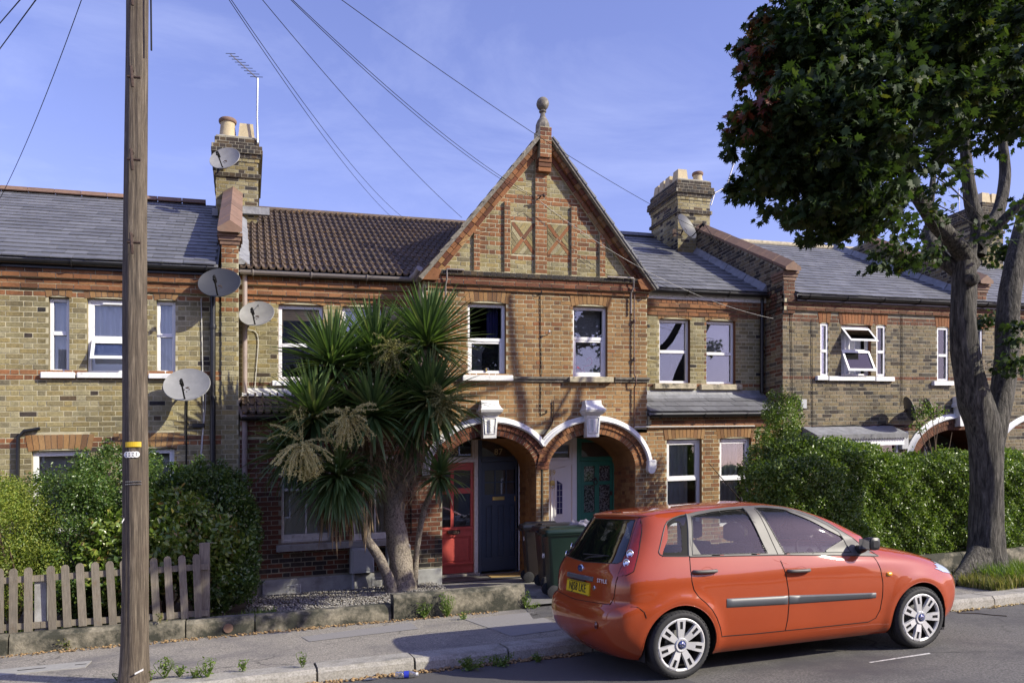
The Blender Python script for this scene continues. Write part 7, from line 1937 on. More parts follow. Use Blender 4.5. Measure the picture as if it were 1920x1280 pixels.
def seat(x, y, w, col, hz=1.10, nm='seat'):
    m = M(); m.bev(x-.02, x+.50, y-w/2, y+w/2, .36, .58, .04)
    m.hexa([(x-.06, y-w/2, .50), (x+.08, y-w/2, .50), (x+.08, y+w/2, .50), (x-.06, y+w/2, .50), (x-.24, y-w/2+.05, hz), (x-.14, y-w/2+.05, hz), (x-.14, y+w/2-.05, hz), (x-.24, y+w/2-.05, hz)])
    o = cobj(m, nm, col)
    for yy in ((y,) if w < .7 else (y-.38, y+.38)):
        m = M(); g = []
        for (zz, k_) in ((hz+.03, .6), (hz+.05, 1), (hz+.17, 1), (hz+.20, .6)): g.append([(x-.215+.055*k_*np.sign(cos(t))*abs(cos(t))**.6, yy+.13*k_*np.sign(sin(t))*abs(sin(t))**.6, zz) for t in [2*pi*k/16+.01 for k in range(16)]])
        m.sheet(g, 0, True); m.poly(g[0]); m.poly(g[-1]); m.tube([(x-.21, yy-.05, hz-.05), (x-.21, yy-.05, hz+.06)], .006, 6); m.tube([(x-.21, yy+.05, hz-.05), (x-.21, yy+.05, hz+.06)], .006, 6); cobj(m, 'head_restraint', col, o, smooth=True)
seat(1.05, -.36, .50, MAT['seat'], 1.08); seat(1.05, .36, .50, MAT['seat'], 1.08); seat(.18, 0, 1.22, MAT['seat'], 1.02)
# wheels
def make_wheel(xc, s, turn=0.0):
    yo = .838+.006; w = .19
    def W_(y, r, a): return (xc+r*cos(a), s*y, WR+r*sin(a))
    m = M(); n = 64; R = WR
    prof = [(R-.074, yo-.030), (R-.066, yo-.012), (R-.052, yo-.002), (R-.036, yo-.001), (R-.020, yo-.008), (R-.008, yo-.018), (R-.003, yo-.028)]
    gr_ = []
    for k in range(5): a = yo-.030-k*(w-.056)/5; b = yo-.030-(k+1)*(w-.056)/5; gr_ += [(R, a-.003), (R, b+.004), (R-.006, b+.003), (R-.006, b+.0005)]
    prof += gr_+[(R-.004, yo-w+.024), (R-.02, yo-w+.008), (R-.06, yo-w), (R-.09, yo-w+.02)]
    m.sheet([[W_(y, r, 2*pi*k/n) for k in range(n)] for r, y in prof], 0, True)
    wh = cobj(m, 'wheel', MAT['rubber'], smooth=True, ang=35);
    m = M()
    # shoulder blocks
    for k in range(48):
        a0, a1 = 2*pi*k/48, 2*pi*(k+.62)/48
        m.hexa([W_(yo-.010, R-.018, a0), W_(yo-.010, R-.018, a1), W_(yo-.034, R-.004, a1), W_(yo-.034, R-.004, a0), W_(yo-.004, R-.016, a0), W_(yo-.004, R-.016, a1), W_(yo-.030, R+.001, a1), W_(yo-.030, R+.001, a0)])
    cobj(m, 'tread_blocks', MAT['rubber'], wh)['kind'] = 'stuff'
    # dark barrel and brake disc behind
    m = M(); m.sheet([[W_(y, r, 2*pi*k/32) for k in range(32)] for r, y in ((R-.072, yo-.03), (R-.095, yo-.08), (R-.10, yo-.13), (.02, yo-.135))], 0, True); cobj(m, 'rim_barrel', MAT['darksteel'], wh, smooth=True, ang=40)
    m = M(); m.sheet([[W_(y, r, 2*pi*k/32) for k in range(32)] for r, y in ((.05, yo-.08), (.12, yo-.08), (.12, yo-.095))], 0, True); cobj(m, 'brake_disc', MAT['metal'], wh)
    m = M(); ro = R-.068
    m.sheet([[W_(y, r, 2*pi*k/64) for k in range(64)] for r, y in ((ro+.004, yo-.022), (ro+.002, yo-.009), (ro-.008, yo-.006), (ro-.020, yo-.012), (ro-.022, yo-.03))], 0, True)
    cov = cobj(m, 'wheel_trim', MAT['silver'], wh, smooth=True, ang=30)
    for k in range(7):
        a = turn+pi/2+2*pi*k/7; ca, sa = cos(a), sin(a); m = M()
        def L(r, t, y): return (xc+r*ca-t*sa, s*y, WR+r*sa+t*ca)
        ys = lambda r: yo-.004-.012*(1-min(1, max(0, (r-.04)/.10)))
        def bar(r0, r1, ta0, tb0, ta1, tb1):
            e = .004
            m.hexa([L(r0, ta0, ys(r0)-.025), L(r0, tb0, ys(r0)-.025), L(r1, tb1, ys(r1)-.025), L(r1, ta1, ys(r1)-.025), L(r0, ta0+e, ys(r0)), L(r0, tb0-e, ys(r0)), L(r1, tb1-e, ys(r1)), L(r1, ta1+e, ys(r1))])
        bar(.045, .135, -.027, .027, -.038, .038)
        for q in (-1, 1): bar(.135, ro-.012, q*.038 if q < 0 else .010, -.010 if q < 0 else .038, q*.046 if q < 0 else .011, -.011 if q < 0 else .046)
        bar(ro-.026, ro-.008, -.045, .045, -.047, .047)
        cobj(m, 'spoke', MAT['silver'], wh)
        m = M(); m.hexa([L(.135, -.010, ys(.15)-.006), L(.135, .010, ys(.15)-.006), L(ro-.022, .011, ys(.19)-.006), L(ro-.022, -.011, ys(.19)-.006), L(.135, -.010, ys(.15)-.008), L(.135, .010, ys(.15)-.008), L(ro-.022, .011, ys(.19)-.008), L(ro-.022, -.011, ys(.19)-.008)]); cobj(m, 'spoke_slot', MAT['cable'], wh)
    m = M(); m.sheet([[W_(y, r, 2*pi*k/32) for k in range(32)] for r, y in ((.060, yo-.022), (.060, yo-.008), (.055, yo-.002), (.042, yo-.004), (.038, yo-.010), (.001, yo-.010))], 0, True); cobj(m, 'hub', MAT['silver'], wh, smooth=True, ang=30)
    m = M(); m.sheet([[W_(y, r, 2*pi*k/32) for k in range(32)] for r, y in ((.036, yo-.010), (.034, yo-.002), (.001, yo-.001))], 0, True); hb = cobj(m, 'hub_badge', MAT['badgeblue'], wh, smooth=True)
    m = M(); m.tube([W_(yo+.0, 1, 0) if False else (xc+.028*cos(t), s*(yo+.0), WR+.014*sin(t)) for t in [2*pi*k/20 for k in range(21)]], .0022, 5, caps=False); cobj(m, 'badge_ring', MAT['chrome'], wh)
    if s < 0: text_obj('badge_script', 'Ford', .021, MAT['chrome'], (xc+CX0, s*(yo+.0005)+CY0, WR), (1, 0, 0), (0, 0, 1), wh, .0006)
    return wh
for (xc, s, tn) in ((0, -1, .02), (WB, -1, .20), (0, 1, .1), (WB, 1, .3)): make_wheel(xc, s, tn)
# parcel shelf
m = M(); m.box(-.42, -.02, -.62, .62, .985, .998); cobj(m, 'parcel_shelf', MAT['trim'])
# ================================================================== PROPS
def dish(px, py, Y, R, mat, lab, yawd, tilt, wallY, armpt=None, back=False):
    """offset satellite dish: reflector, feed arm with head, wall bracket"""
    x, z = P(px, py, Y); t = thing('satellite_dish', lab, 'satellite dish', (x, Y, z-R), 'satellite dishes')
    nrm = Vector((sin(radians(yawd)), -cos(radians(yawd)), 0))*cos(radians(tilt))+Vector((0, 0, sin(radians(tilt)))); nrm.normalize()
    up = (Vector((0, 0, 1))-nrm*nrm.z).normalized(); rt = up.cross(nrm).normalized(); c = Vector((x, Y, z))
    g = []
    for r_ in (0.02, .25, .5, .75, .93, 1.0): g.append([tuple(c+rt*(R*1.06*r_*cos(a))+up*(R*.96*r_*sin(a))+nrm*(R*.22*(r_*r_-1))) for a in [2*pi*k/36 for k in range(36)]])
    g.append([tuple(c+rt*(R*1.08*cos(a))+up*(R*.98*sin(a))-nrm*.008) for a in [2*pi*k/36 for k in range(36)]])
    m = M(); m.sheet(g, 0, True); m.poly([tuple(Vector(p)-nrm*.002) for p in g[0]]); rf = m.obj('reflector', mat, t, smooth=True, ang=50)
    m = M()
    for (a_, b_) in ((-.12, -.18), (.1, -.16), (.0, -.30)): m.lathe((0, 0, 0), [(0, 0)], 3, caps=False) if False else m.tube([tuple(c+rt*R*a_+up*R*b_-nrm*(R*.20)), tuple(c+rt*R*a_+up*R*b_-nrm*(R*.17))], .008, 6)
    m.obj('bolt', MAT['rust'], rf)
    feed = c-up*R*.62+nrm*R*1.02; m = M(); m.tube([tuple(c-up*R*.80-nrm*.03), tuple(c-up*R*.86+nrm*.02), tuple(feed)], .012, 8); m.obj('feed_arm', MAT['cable'], t)
    m = M(); m.tube([tuple(feed-nrm*.10+up*.00), tuple(feed-nrm*.015+up*.012), tuple(feed+nrm*.03-up*.02)], [.026, .024, .018], 10); m.tube([tuple(feed-up*.05-rt*.0), tuple(feed+up*.035)], .018, 8); m.obj('feed_head', MAT['cable'], t)
    bk = c-nrm*R*.22; wp = Vector(armpt) if armpt else Vector((x-.02, wallY, z+.02))
    m = M(); m.tube([tuple(bk), tuple(bk-nrm*.05-up*.02)], .03, 8)
    mid = Vector((bk.x*.3+wp.x*.7, bk.y*.6+wp.y*.4, bk.z-.10)); m.tube([tuple(bk-nrm*.04), tuple(mid), tuple(wp)], .016, 8)
    m.obj('bracket', MAT['rust'], t)
    if abs(wp.y-wallY) < .2: m = M(); m.box(wp.x-.05, wp.x+.05, wallY-.012, wallY-.0, wp.z-.09, wp.z+.09); m.obj('wall_plate', MAT['rust'], t)
    return t
dish(421, 296, 16.0, .27, MAT['dish'], 'pale grey satellite dish high on the left chimney stack', -22, 24, 16.35)
dish(411, 529, 12.85, .29, MAT['dishdark'], 'dark grey satellite dish under the gutter end beside the party wall', -10, 28, 13.2)
dish(481, 587, 13.5, .26, MAT['dish'], 'grey satellite dish on the pink drainpipe left of the first upper window', -14, 28, 13.8)
dish(350, 720, 12.75, .31, MAT['dish'], 'large weathered dish low on the left wall with white cables hanging below', -8, 30, 13.2)
d5 = dish(1289, 424, 15.8, .33, MAT['dishdark'], 'dark satellite dish at the foot of the right-hand chimney', 30, 22, 16.35)
dish(1706, 766, 12.75, .27, MAT['dishdark'], 'dark slate-grey dish turned side-on, left of the far right porch', 62, 18, 13.2, armpt=(P(1706, 766, 13.2)[0]+.3, 13.2, P(1706, 766, 13.2)[1]))
dish(1742, 766, 12.85, .24, MAT['dishdark'], 'second dark dish partly behind the rose leaves by the far right porch', 60, 18, 13.2, armpt=(P(1742, 766, 13.2)[0]+.25, 13.2, P(1742, 766, 13.2)[1]))
# aerials
def aerial(lab, pts, Y, boom, els, ln, r=.018):
    base = P(*pts[0], Y); t = thing('tv_aerial', lab, 'tv aerial', (base[0], Y, base[1]), 'television aerials')
    m = M(); m.tube([(P(a, b, Y)[0], Y, P(a, b, Y)[1]) for a, b in pts], r, 8); m.obj('mast', MAT['metal'], t, smooth=True)
    (a, b), (c, d) = boom; p0, p1 = P(a, b, Y), P(c, d, Y); m = M(); m.tube([(p0[0], Y, p0[1]), (p1[0], Y+.2, p1[1])], r*.7, 6); m.obj('boom', MAT['metal'], t)
    for k in range(els):
        f = k/(els-1); x, z = p0[0]+(p1[0]-p0[0])*f, p0[1]+(p1[1]-p0[1])*f; y = Y+.2*f; m = M(); l_ = ln*(1-.25*f)
        m.tube([(x-l_*.9, y-.05, z-.02), (x+l_*.9, y+.05, z+.05)], .006, 5); m.obj('element', MAT['cable'], t)
    return t
aerial('tall television aerial with slanted boom on the left chimney', [(483, 268), (482, 220), (483, 147)], 16.35, ((481, 146), (432, 92)), 9, .13)
aerial('crooked television aerial on the bent pole of the right chimney', [(1333, 385), (1340, 362), (1362, 350), (1378, 300)], 16.6, ((1376, 310), (1381, 250)), 13, .05)
aerial('small television aerial seen through the tree crown', [(1800, 460), (1798, 352)], 17.6, ((1788, 372), (1808, 360)), 7, .13, .012)
# telegraph pole
px0 = PG(248, 1280, .12); PXX, PYY = px0[0]+.01, px0[1]+.02
tp = thing('telephone_pole', 'tall round wooden telephone pole with step irons at the edge of the pavement', 'telephone pole', (PXX, PYY, .12))
m = M(); dpt = depth(PXX, PYY); rb = 23.6/F_PX*dpt; rt_ = 18.8/F_PX*dpt; g = []; random.seed(3)
for k in range(61):
    z = .08+8.4*k/60; r = rb+(rt_-rb)*min(1, k/60*1.45)+ (.03*math.exp(-k/1.2) if k < 6 else 0); cxo = (253-248)/F_PX*dpt*(z/5.8)+.006*sin(z*1.3)
    g.append([(PXX+cxo+(r+.0035*sin(7*a+z*.7)+.002*sin(17*a+z*1.3))*cos(a), PYY+(r+.0035*sin(7*a+z*.7)+.002*sin(17*a+z*1.3))*sin(a), z) for a in [2*pi*i/56 for i in range(56)]])
m.sheet(g, 0, True); m.poly(g[-1][::-1]); m.obj('shaft', MAT['pole'], tp, smooth=True)
def pole_pt(px_, py_, off=0.0): # on the camera side of the shaft
    z = P(px_, py_, PYY-.15)[1]; x = P(px_, py_, PYY-.15)[0]; return x, PYY-.15-off, z
for py_, py2 in ((-25, 25), (132, 170), (285, 325), (440, 480)):
    x, y, z = pole_pt(250, (py_+py2)/2); m = M(); m.tube([(x-.01, y+.03, z+.09), (x-.012, y-.06, z+.085), (x+.0, y-.10, z-.03), (x+.004, y-.09, z-.10)], .013, 6); m.tube([(x-.045, y-.015, z+.02), (x+.06, y-.03, z+.015)], .011, 6); m.obj('step_iron', MAT['rust'], tp)
x, y, z = pole_pt(252, 832); m = M(); m.sheet([[(PXX+.012+(rb-.0)*cos(a), PYY+(rb-.0)*sin(a)-.004, zz) for a in [-pi/2-.62+1.24*k/8-.05 for k in range(9)]] for zz in (z-.022, z+.022)]); m.obj('yellow_plate', MAT['yellowtag'], tp)
for k, ch in enumerate('3321'):
    a = -pi/2-.52+.24*k; cxx, cyy = PXX+.012+(rb-.001)*cos(a), PYY+(rb-.001)*sin(a); zz = pole_pt(250, 851)[2]
    tx = Vector((-sin(a), cos(a), 0)); m = M(); r_ = .027; nr = Vector((cos(a), sin(a), 0)); c = Vector((cxx, cyy, zz))+nr*.003
    g0 = [tuple(c+tx*r_*cos(t)+Vector((0, 0, r_*sin(t)))) for t in [2*pi*i/16 for i in range(16)]]; m.poly([tuple(Vector(p)+nr*.002) for p in g0]); m.sheet([g0, [tuple(Vector(p)+nr*.002) for p in g0]], 0, True); nd = m.obj('number_disc', MAT['tagwhite'], tp)
    text_obj('disc_number', ch, .045, MAT['blackink'], tuple(c+nr*.004), tuple(tx), (0, 0, 1), nd, .0005)
m = M()
for k in range(9):
    a = -pi/2-.60+.14*k;
    for q in (0, 1): c = (PXX+.012+rb*cos(a), PYY+rb*sin(a), pole_pt(250, 902+q*5)[2]); m.box(c[0]-.004, c[0]+.004, c[1]-.006, c[1]+.01, c[2]-.004, c[2]+.004)
m.obj('nail_heads', MAT['metal'], tp)['kind'] = 'stuff'
for (a_, b_, c_, d_) in ((253, 1262, 269, 1254), (229, 979, 233, 972)):
    p, q = pole_pt(a_, b_, .012), pole_pt(c_, d_, .008); m = M(); m.hexa([(p[0], p[1], p[2]-.008), (q[0], q[1], q[2]-.008), (q[0], q[1]+.004, q[2]-.008), (p[0], p[1]+.004, p[2]-.008), (p[0], p[1], p[2]+.008), (q[0], q[1], q[2]+.008), (q[0], q[1]+.004, q[2]+.008), (p[0], p[1]+.004, p[2]+.008)]); m.obj('paper_scrap', MAT['tagwhite'], tp)
# overhead wires
PT = (PXX+.03, PYY, 8.3)
def wire(lab, p0, p1, sag, r=.0036, mat=None, n=28):
    m = M(); pts = []
    for k in range(n+1):
        t = k/n; pts.append(tuple(p0[i]+(p1[i]-p0[i])*t for i in range(2))+(p0[2]+(p1[2]-p0[2])*t-sag*4*t*(1-t),))
    if p1[2] > 5.0 and abs(p1[1]-PYY) < 3.2 and p1[0] < 6: pts += catmull([pts[-2], pts[-1], tuple(.5*(p1[i]+PT[i])+(.02 if i == 2 else 0) for i in range(3)), PT], 6)[7:]
    if proj(*p0)[0] < 5 and p0[1] < 9: pts = [tuple(p0[i]-4*(p1[i]-p0[i]) for i in range(3))]+pts
    m.tube(pts, r, 5); o = m.obj('telephone_wire', mat or MAT['cable'], smooth=True); tag(o, lab, 'wire', 'telephone wires'); return o
def W3(px_, py_, Y): x, z = P(px_, py_, Y); return (x, Y, z)
def thru(far, pix_, Yp): return W3(*pix_, Yp), far
hook = W3(1009, 374, 13.02)
def wire2(lab, a, ya, b, yb, mid=None, sag=0, **k): return wire(lab, W3(*a, ya), W3(*b, yb), sag, **k)
wire2('black wire leaving the top left corner, farthest left', (-40, 90), 7.5, (60, -26), 5.0)
wire2('second thin wire crossing the top left corner of the sky', (-30, 132), 7.5, (82, -20), 5.0)
wire2('long wire sloping down behind the left slate roof edge', (0, 372), 12.0, (160, -20), 7.6, sag=.10)
wire2('steep wire running down to the tiled roof ridge, first of a close pair', (735, 408), 17.4, (420, -14), 7.6, sag=.16)
wire2('second wire of the close pair running down to the tiled roof ridge', (757, 409), 17.4, (424, -14), 7.6, sag=.20)
wire2('single wire meeting the left slope of the gable', (866, 408), 13.0, (482, -12), 7.6, sag=.10)
wire2('twin wire to the hook at the centre of the gable, upper strand', (1009, 373), 13.02, (540, -8), 7.6, sag=.16)
wire2('twin wire to the hook at the centre of the gable, lower strand', (1012, 377), 13.02, (541, -4), 7.6, sag=.19)
wire2('wire passing above the stone finial to the right-hand chimney', (1500, 500), 16.0, (632, -6), 7.6, sag=.40)
wire2('pale double wire sagging from the gable hook towards the right house', (1450, 597), 12.9, (1012, 377), 13.02, sag=.30, mat=MAT['cablew'], r=.0035)
wire2('dark wire below it crossing the slate roof to the right house', (1444, 596), 12.9, (1015, 380), 13.02, sag=.38, r=.0035)
wire2('thin cable hanging beside the satellite dish over the lichened tiles', (487, 400), 17.2, (484, 575), 13.55, sag=.0, r=.005)
wire2('thin wire from the dark chimney dish over the coping', (1318, 415), 15.6, (1355, 470), 14.5, sag=.02, r=.006)
wire2('loop of wire close beside the top of the telephone pole', (284, 95), 7.6, (283, -10), 7.6, sag=.0, r=.008)
# wheelie bins
def bin_(px_, py_, col, lid, lab, rot=0.0, sack=False):
    x, y = PG(px_, py_, .155); t = thing('wheelie_bin', lab, 'wheelie bin', (x, y, .155), 'wheelie bins in front of the doors')
    R_ = Matrix.Rotation(rot, 3, 'Z')
    def put(m): m.v = [tuple(Vector((x, y, .155))+R_@Vector(v)*.90) for v in m.v]; return m
    def loop(w, d, z, r=.05, n=5):
        out = []
        for (cx, cy, a0) in ((w-r, d-r, 0), (-w+r, d-r, pi/2), (-w+r, -d+r, pi), (w-r, -d+r, 3*pi/2)):
            out += [(cx+r*cos(a0+pi/2*k/n), cy+r*sin(a0+pi/2*k/n), z) for k in range(n+1)]
        return out
    m = M(); m.sheet([loop(.20, .24, .03), loop(.215, .262, .12), loop(.255, .32, .93), loop(.262, .33, .965), loop(.285, .355, .967), loop(.288, .358, 1.0), loop(.27, .34, 1.01)], 0, True); m.poly(loop(.20, .24, .03)); put(m); b = m.obj('bin_body', col, t, smooth=True, ang=35)
    m = M()
    for s in (-1, 1): m.hexa([(s*.06-.012, -.262, .15), (s*.06+.012, -.262, .15), (s*.06+.012, -.24, .15), (s*.06-.012, -.24, .15), (s*.10-.014, -.338, .90), (s*.10+.014, -.338, .90), (s*.10+.014, -.30, .90), (s*.10-.014, -.30, .90)])
    put(m); m.obj('moulded_rib', col, b)
    m = M(); m.sheet([loop(.300, .375, 1.00), loop(.302, .378, 1.03), loop(.285, .36, 1.062), loop(.20, .27, 1.088), loop(.06, .1, 1.095)], 0, True); m.poly(loop(.06, .1, 1.095)[::-1])
    m.hexa([(-.16, -.30, 1.055), (.16, -.30, 1.055), (.16, .30, 1.055), (-.16, .30, 1.055), (-.14, -.27, 1.105), (.14, -.27, 1.105), (.14, .28, 1.105), (-.14, .28, 1.105)]); put(m); m.obj('lid', lid, t, smooth=True, ang=35)
    m = M(); m.tube([(-.24, .40, .98), (.24, .40, .98)], .016, 8); m.box(-.22, -.18, .34, .41, .955, 1.0); m.box(.18, .22, .34, .41, .955, 1.0); put(m); m.obj('handle', col, t)
    for s in (-1, 1):
        m = M(); m.lathe((s*.235-.028, .235, .10), [(.0, 0), (.07, 0), (.10, .008), (.102, .048), (.07, .056), (0, .05)], 20, axis='x'); put(m); m.obj('wheel', MAT['rubber'], t, smooth=True, ang=40)
    m = M(); m.tube([(-.24, .235, .10), (.24, .235, .10)], .012, 6); put(m); m.obj('axle', MAT['rust'], t)
    if sack: pass
    return t, put
b1, _ = bin_(1012, 1088, MAT['binbrown'], MAT['binblack'], 'brown-black wheelie bin nearest the blue front door', 1.35)
b2, _ = bin_(1042, 1098, MAT['binbrown'], MAT['binblack'], 'brown wheelie bin between the nearest-door bin and the green one', 1.45)
b3, _ = bin_(1060, 1116, MAT['bingreen'], MAT['bingreen'], 'dark green wheelie bin closest to the street, beside the car boot', 1.4)
b4, _ = bin_(1122, 1108, MAT['binbrown'], MAT['binblack'], 'wheelie bin under the crumpled sack, behind the car', 1.5)
p3 = PG(1060, 1116, .155); text_obj('bin_number', '89', .10, MAT['tagwhite'], (p3[0]-.335, p3[1]-.0, .74), (0, -1, 0), (0, 0, 1), bpy.data.objects[b3.name], .001)
p1 = PG(1012, 1088, .155)
text_obj('bin_number', '8', .11, MAT['tagwhite'], (p1[0]-.315, p1[1]-.09, .88), (.1, -1, 0), (0, 0, 1), b1, .001)
m = M(); x, y = PG(1122, 1108, .155); random.seed(9); g = []
for j in range(9):
    g.append([(x-.42+.75*i/14+random.uniform(-.02, .02), y-.34+.62*j/8+random.uniform(-.02, .02), .155+1.01+.05*sin(i*1.7+j)*cos(j*1.3)+random.uniform(-.015, .02)-(.22 if (i == 0 or j == 0) else (.06 if (i == 1 or j == 1) else 0))) for i in range(15)])
m.sheet(g); o = m.obj('plastic_sack', MAT['bag'], smooth=True); tag(o, 'crumpled pale plastic sack lying over the bin lid behind the car', 'plastic sack')
# doormats
def mat_(name, pix_, z, mat, lab):
    p = [PG(a, b, z) for a, b in pix_]; m = M(); m.hexa([(x, y, z-.012) for x, y in p]+[(x, y, z+.004) for x, y in p]); o = m.obj(name, mat); tag(o, lab, 'doormat', 'doormats'); return o
mat_('doormat', [(921, 1082), (988, 1078), (978, 1070), (906, 1074)], .175, MAT['coir'], 'golden coir doormat in front of the blue door')
mat_('doormat', [(832, 1087), (902, 1082), (893, 1077), (834, 1081)], .172, MAT['rubbermat'], 'flat grey rubber mat before the red door')
# meter boxes
for (x0, y0, x1, y1, lab) in ((657, 1026, 701, 1073, 'pale grey meter box on the wall left of the palm trunk'), (725, 1020, 769, 1069, 'pale grey meter box half hidden behind the main palm trunk')):
    a, b, c, d = RP(x0, y0, x1, y1, YF-.15); m = M(); m.bev(a, b, YF-.20, YF-.005, c, d, .02); o = m.obj('meter_box', MAT['meter']); tag(o, lab, 'meter box', 'meter boxes')
    m = M(); m.bev(a+.035, b-.035, YF-.208, YF-.20, c+.04, d-.035, .006); m.obj('meter_box_door', MAT['meter'], o)
    m = M(); m.tube([(a+.05, YF-.1, c), (a+.05, YF-.1, .15)], .025, 8); m.obj('supply_pipe', MAT['meter'], o)
# bottle in the gutter
bx, by = PG(742, 1266, .03); bx2, by2 = PG(784, 1264, .03); m = M(); a = Vector((bx, by, .036)); b = Vector((bx2, by2, .036)); L = (b-a).length
prof = [(0, .03), (.02, .034), (.10, .034), (.13, .031), (.15, .034), (.30, .034), (.32, .031), (.34, .034), (.62, .034), (.78, .028), (.88, .013), (.92, .013)]
m.tube([tuple(a+(b-a)*t) for t, r in prof], [r for t, r in prof], 16); bo = m.obj('plastic_bottle', MAT['bottle'], smooth=True, ang=50); tag(bo, 'clear plastic water bottle with blue label lying in the gutter', 'bottle')
m = M(); m.tube([tuple(a+(b-a)*.38), tuple(a+(b-a)*.60)], .0348, 16, caps=False); m.obj('label', gen('blue_label', (.03, .05, .45), .4, bump=0), bo, smooth=True); m = M(); m.tube([tuple(a+(b-a)*.90), tuple(a+(b-a))], .016, 12); m.obj('cap', MAT['tagwhite'], bo)
m = M(); x, y = PG(690, 1274, .01); m.add([(x-.05, y, .012), (x+.02, y-.04, .02), (x+.06, y-.0, .008), (x+.0, y+.04, .025), (x+.10, y+.02, .014)], [(0, 1, 2, 3), (2, 4, 3)]); tag(m.obj('litter_scrap', MAT['bottle']), 'torn blue-white wrapper among dead leaves at the kerb', 'wrapper')
m = M(); pts = catmull([(*PG(535, 1183, .12), .13), (*PG(560, 1181, .12), .135), (*PG(590, 1174, .12), .13), (*PG(606, 1169, .12), .14)], 5); m.tube(pts, .008, 5); tag(m.obj('dry_stalk', MAT['deadblade']), 'dry fallen palm stalk lying on the pavement by the wall', 'dead stalk')
m = M(); pts = catmull([(*PG(1795, 1149, .0), .006), (*PG(1830, 1150, .0), .006), (*PG(1860, 1153, .0), .006), (*PG(1888, 1155, .0), .006)], 5); m.tube(pts, .005, 5); tag(m.obj('fallen_twig', MAT['twig']), 'thin twig lying on the road right of the car', 'twig')
# ================================================================== PLANTS
def rand_rot(n, up=0.0, out=None, spread=1.0):
    """random leaf frames: direction d of the leaf, normal nn biased towards `out` / up"""
    d = NP.normal(size=(n, 3)); d /= np.linalg.norm(d, axis=1, keepdims=True)
    nn = NP.normal(size=(n, 3))*spread; nn[:, 2] += up
    if out is not None: nn = nn+out
    nn -= (nn*d).sum(1, keepdims=True)*d; nn /= np.linalg.norm(nn, axis=1, keepdims=True)+1e-9
    return d, nn
T_RH = (np.array([(0, 0, 0), (.28, .45, .07), (0, 1, -.04), (-.28, .45, .07)]), np.array([(0, 1, 2), (0, 2, 3)]))
T_OV = (np.array([(0, 0, 0), (.20, .30, .06), (.22, .62, .05), (0, 1, -.08), (-.22, .62, .05), (-.20, .30, .06), (0, .5, -.0)]), np.array([(0, 1, 6), (1, 2, 6), (2, 3, 6), (3, 4, 6), (4, 5, 6), (5, 0, 6)]))
def maple_t():
    pts = []; lobes = [(-130, .42), (-105, .30), (-68, .62), (-48, .36), (-28, .74), (-14, .50), (0, 1.0), (14, .50), (28, .74), (48, .36), (68, .62), (105, .30), (130, .42)]
    pts = [(0, .0, 0)]+[(r*sin(radians(a))*.95, .30+r*cos(radians(a))*.72, -.16*r*r) for a, r in lobes]
    c = len(pts); pts.append((0, .32, .03)); n = c
    return np.array(pts), np.array([(i, (i+1) % n, c) for i in range(n)])
T_MP = maple_t()
def leaf_mesh(name, C, size, mat, tpl, parent=None, kind='stuff', up=0, out=None, spread=1.0, frames=None):
    n = len(C); tv, tf = tpl; s = NP.uniform(.7, 1.25, n)*size
    d, nn = frames if frames else rand_rot(n, up, out, spread); b = np.cross(d, nn)
    Vv = C[:, None, :]+s[:, None, None]*(tv[None, :, 0:1]*b[:, None, :]+tv[None, :, 1:2]*d[:, None, :]+tv[None, :, 2:3]*nn[:, None, :])
    Fc = (tf[None]+len(tv)*np.arange(n)[:, None, None]).reshape(-1, 3)
    return mesh_np(name, Vv.reshape(-1, 3), Fc, [mat], parent, kind)
def puffs(env, n, seed=0, lump=.16, nl=60, inner=.35):
    """points filling lumpy ellipsoids; returns points and outward directions"""
    r = np.random.default_rng(seed); C = []; O = []
    vol = np.array([e[3]*e[4]+e[4]*e[5]+e[3]*e[5] for e in env]); vol = vol/vol.sum()
    for e, v in zip(env, vol):
        k = int(n*v); c = np.array(e[:3]); R_ = np.array(e[3:6])
        ld = r.normal(size=(nl, 3)); ld /= np.linalg.norm(ld, axis=1, keepdims=True); la = r.uniform(-.6, 1, nl)*lump
        d = r.normal(size=(k, 3)); d /= np.linalg.norm(d, axis=1, keepdims=True)
        cosang = d@ld.T; w = np.exp(-(1-cosang)/.035); bump = (w*la).sum(1)/(w.sum(1)+.4)
        rad = (1+bump)*(1-inner*r.uniform(0, 1, k)**1.7)+r.normal(0, .018, k)
        C.append(c+d*R_*rad[:, None]); O.append(d)
    return np.concatenate(C), np.concatenate(O)
def stems(m, base, tips, r0, n=6):
    for t in tips:
        b = Vector(base); q = Vector(t); mid = b.lerp(q, .45)+Vector((random.uniform(-.08, .08), random.uniform(-.08, .08), .06))
        m.tube(catmull([tuple(b), tuple(mid), tuple(q)], 4), [r0*(1-.75*k/8) for k in range(9)], n)
def ball(px_, py_, Y, rpx, rpy, ry=None):
    x, z = P(px_, py_, Y); s = depth(x, Y)/F_PX; return (x, Y, z, rpx*s*1.03, (ry if ry else rpx*s), rpy*s)
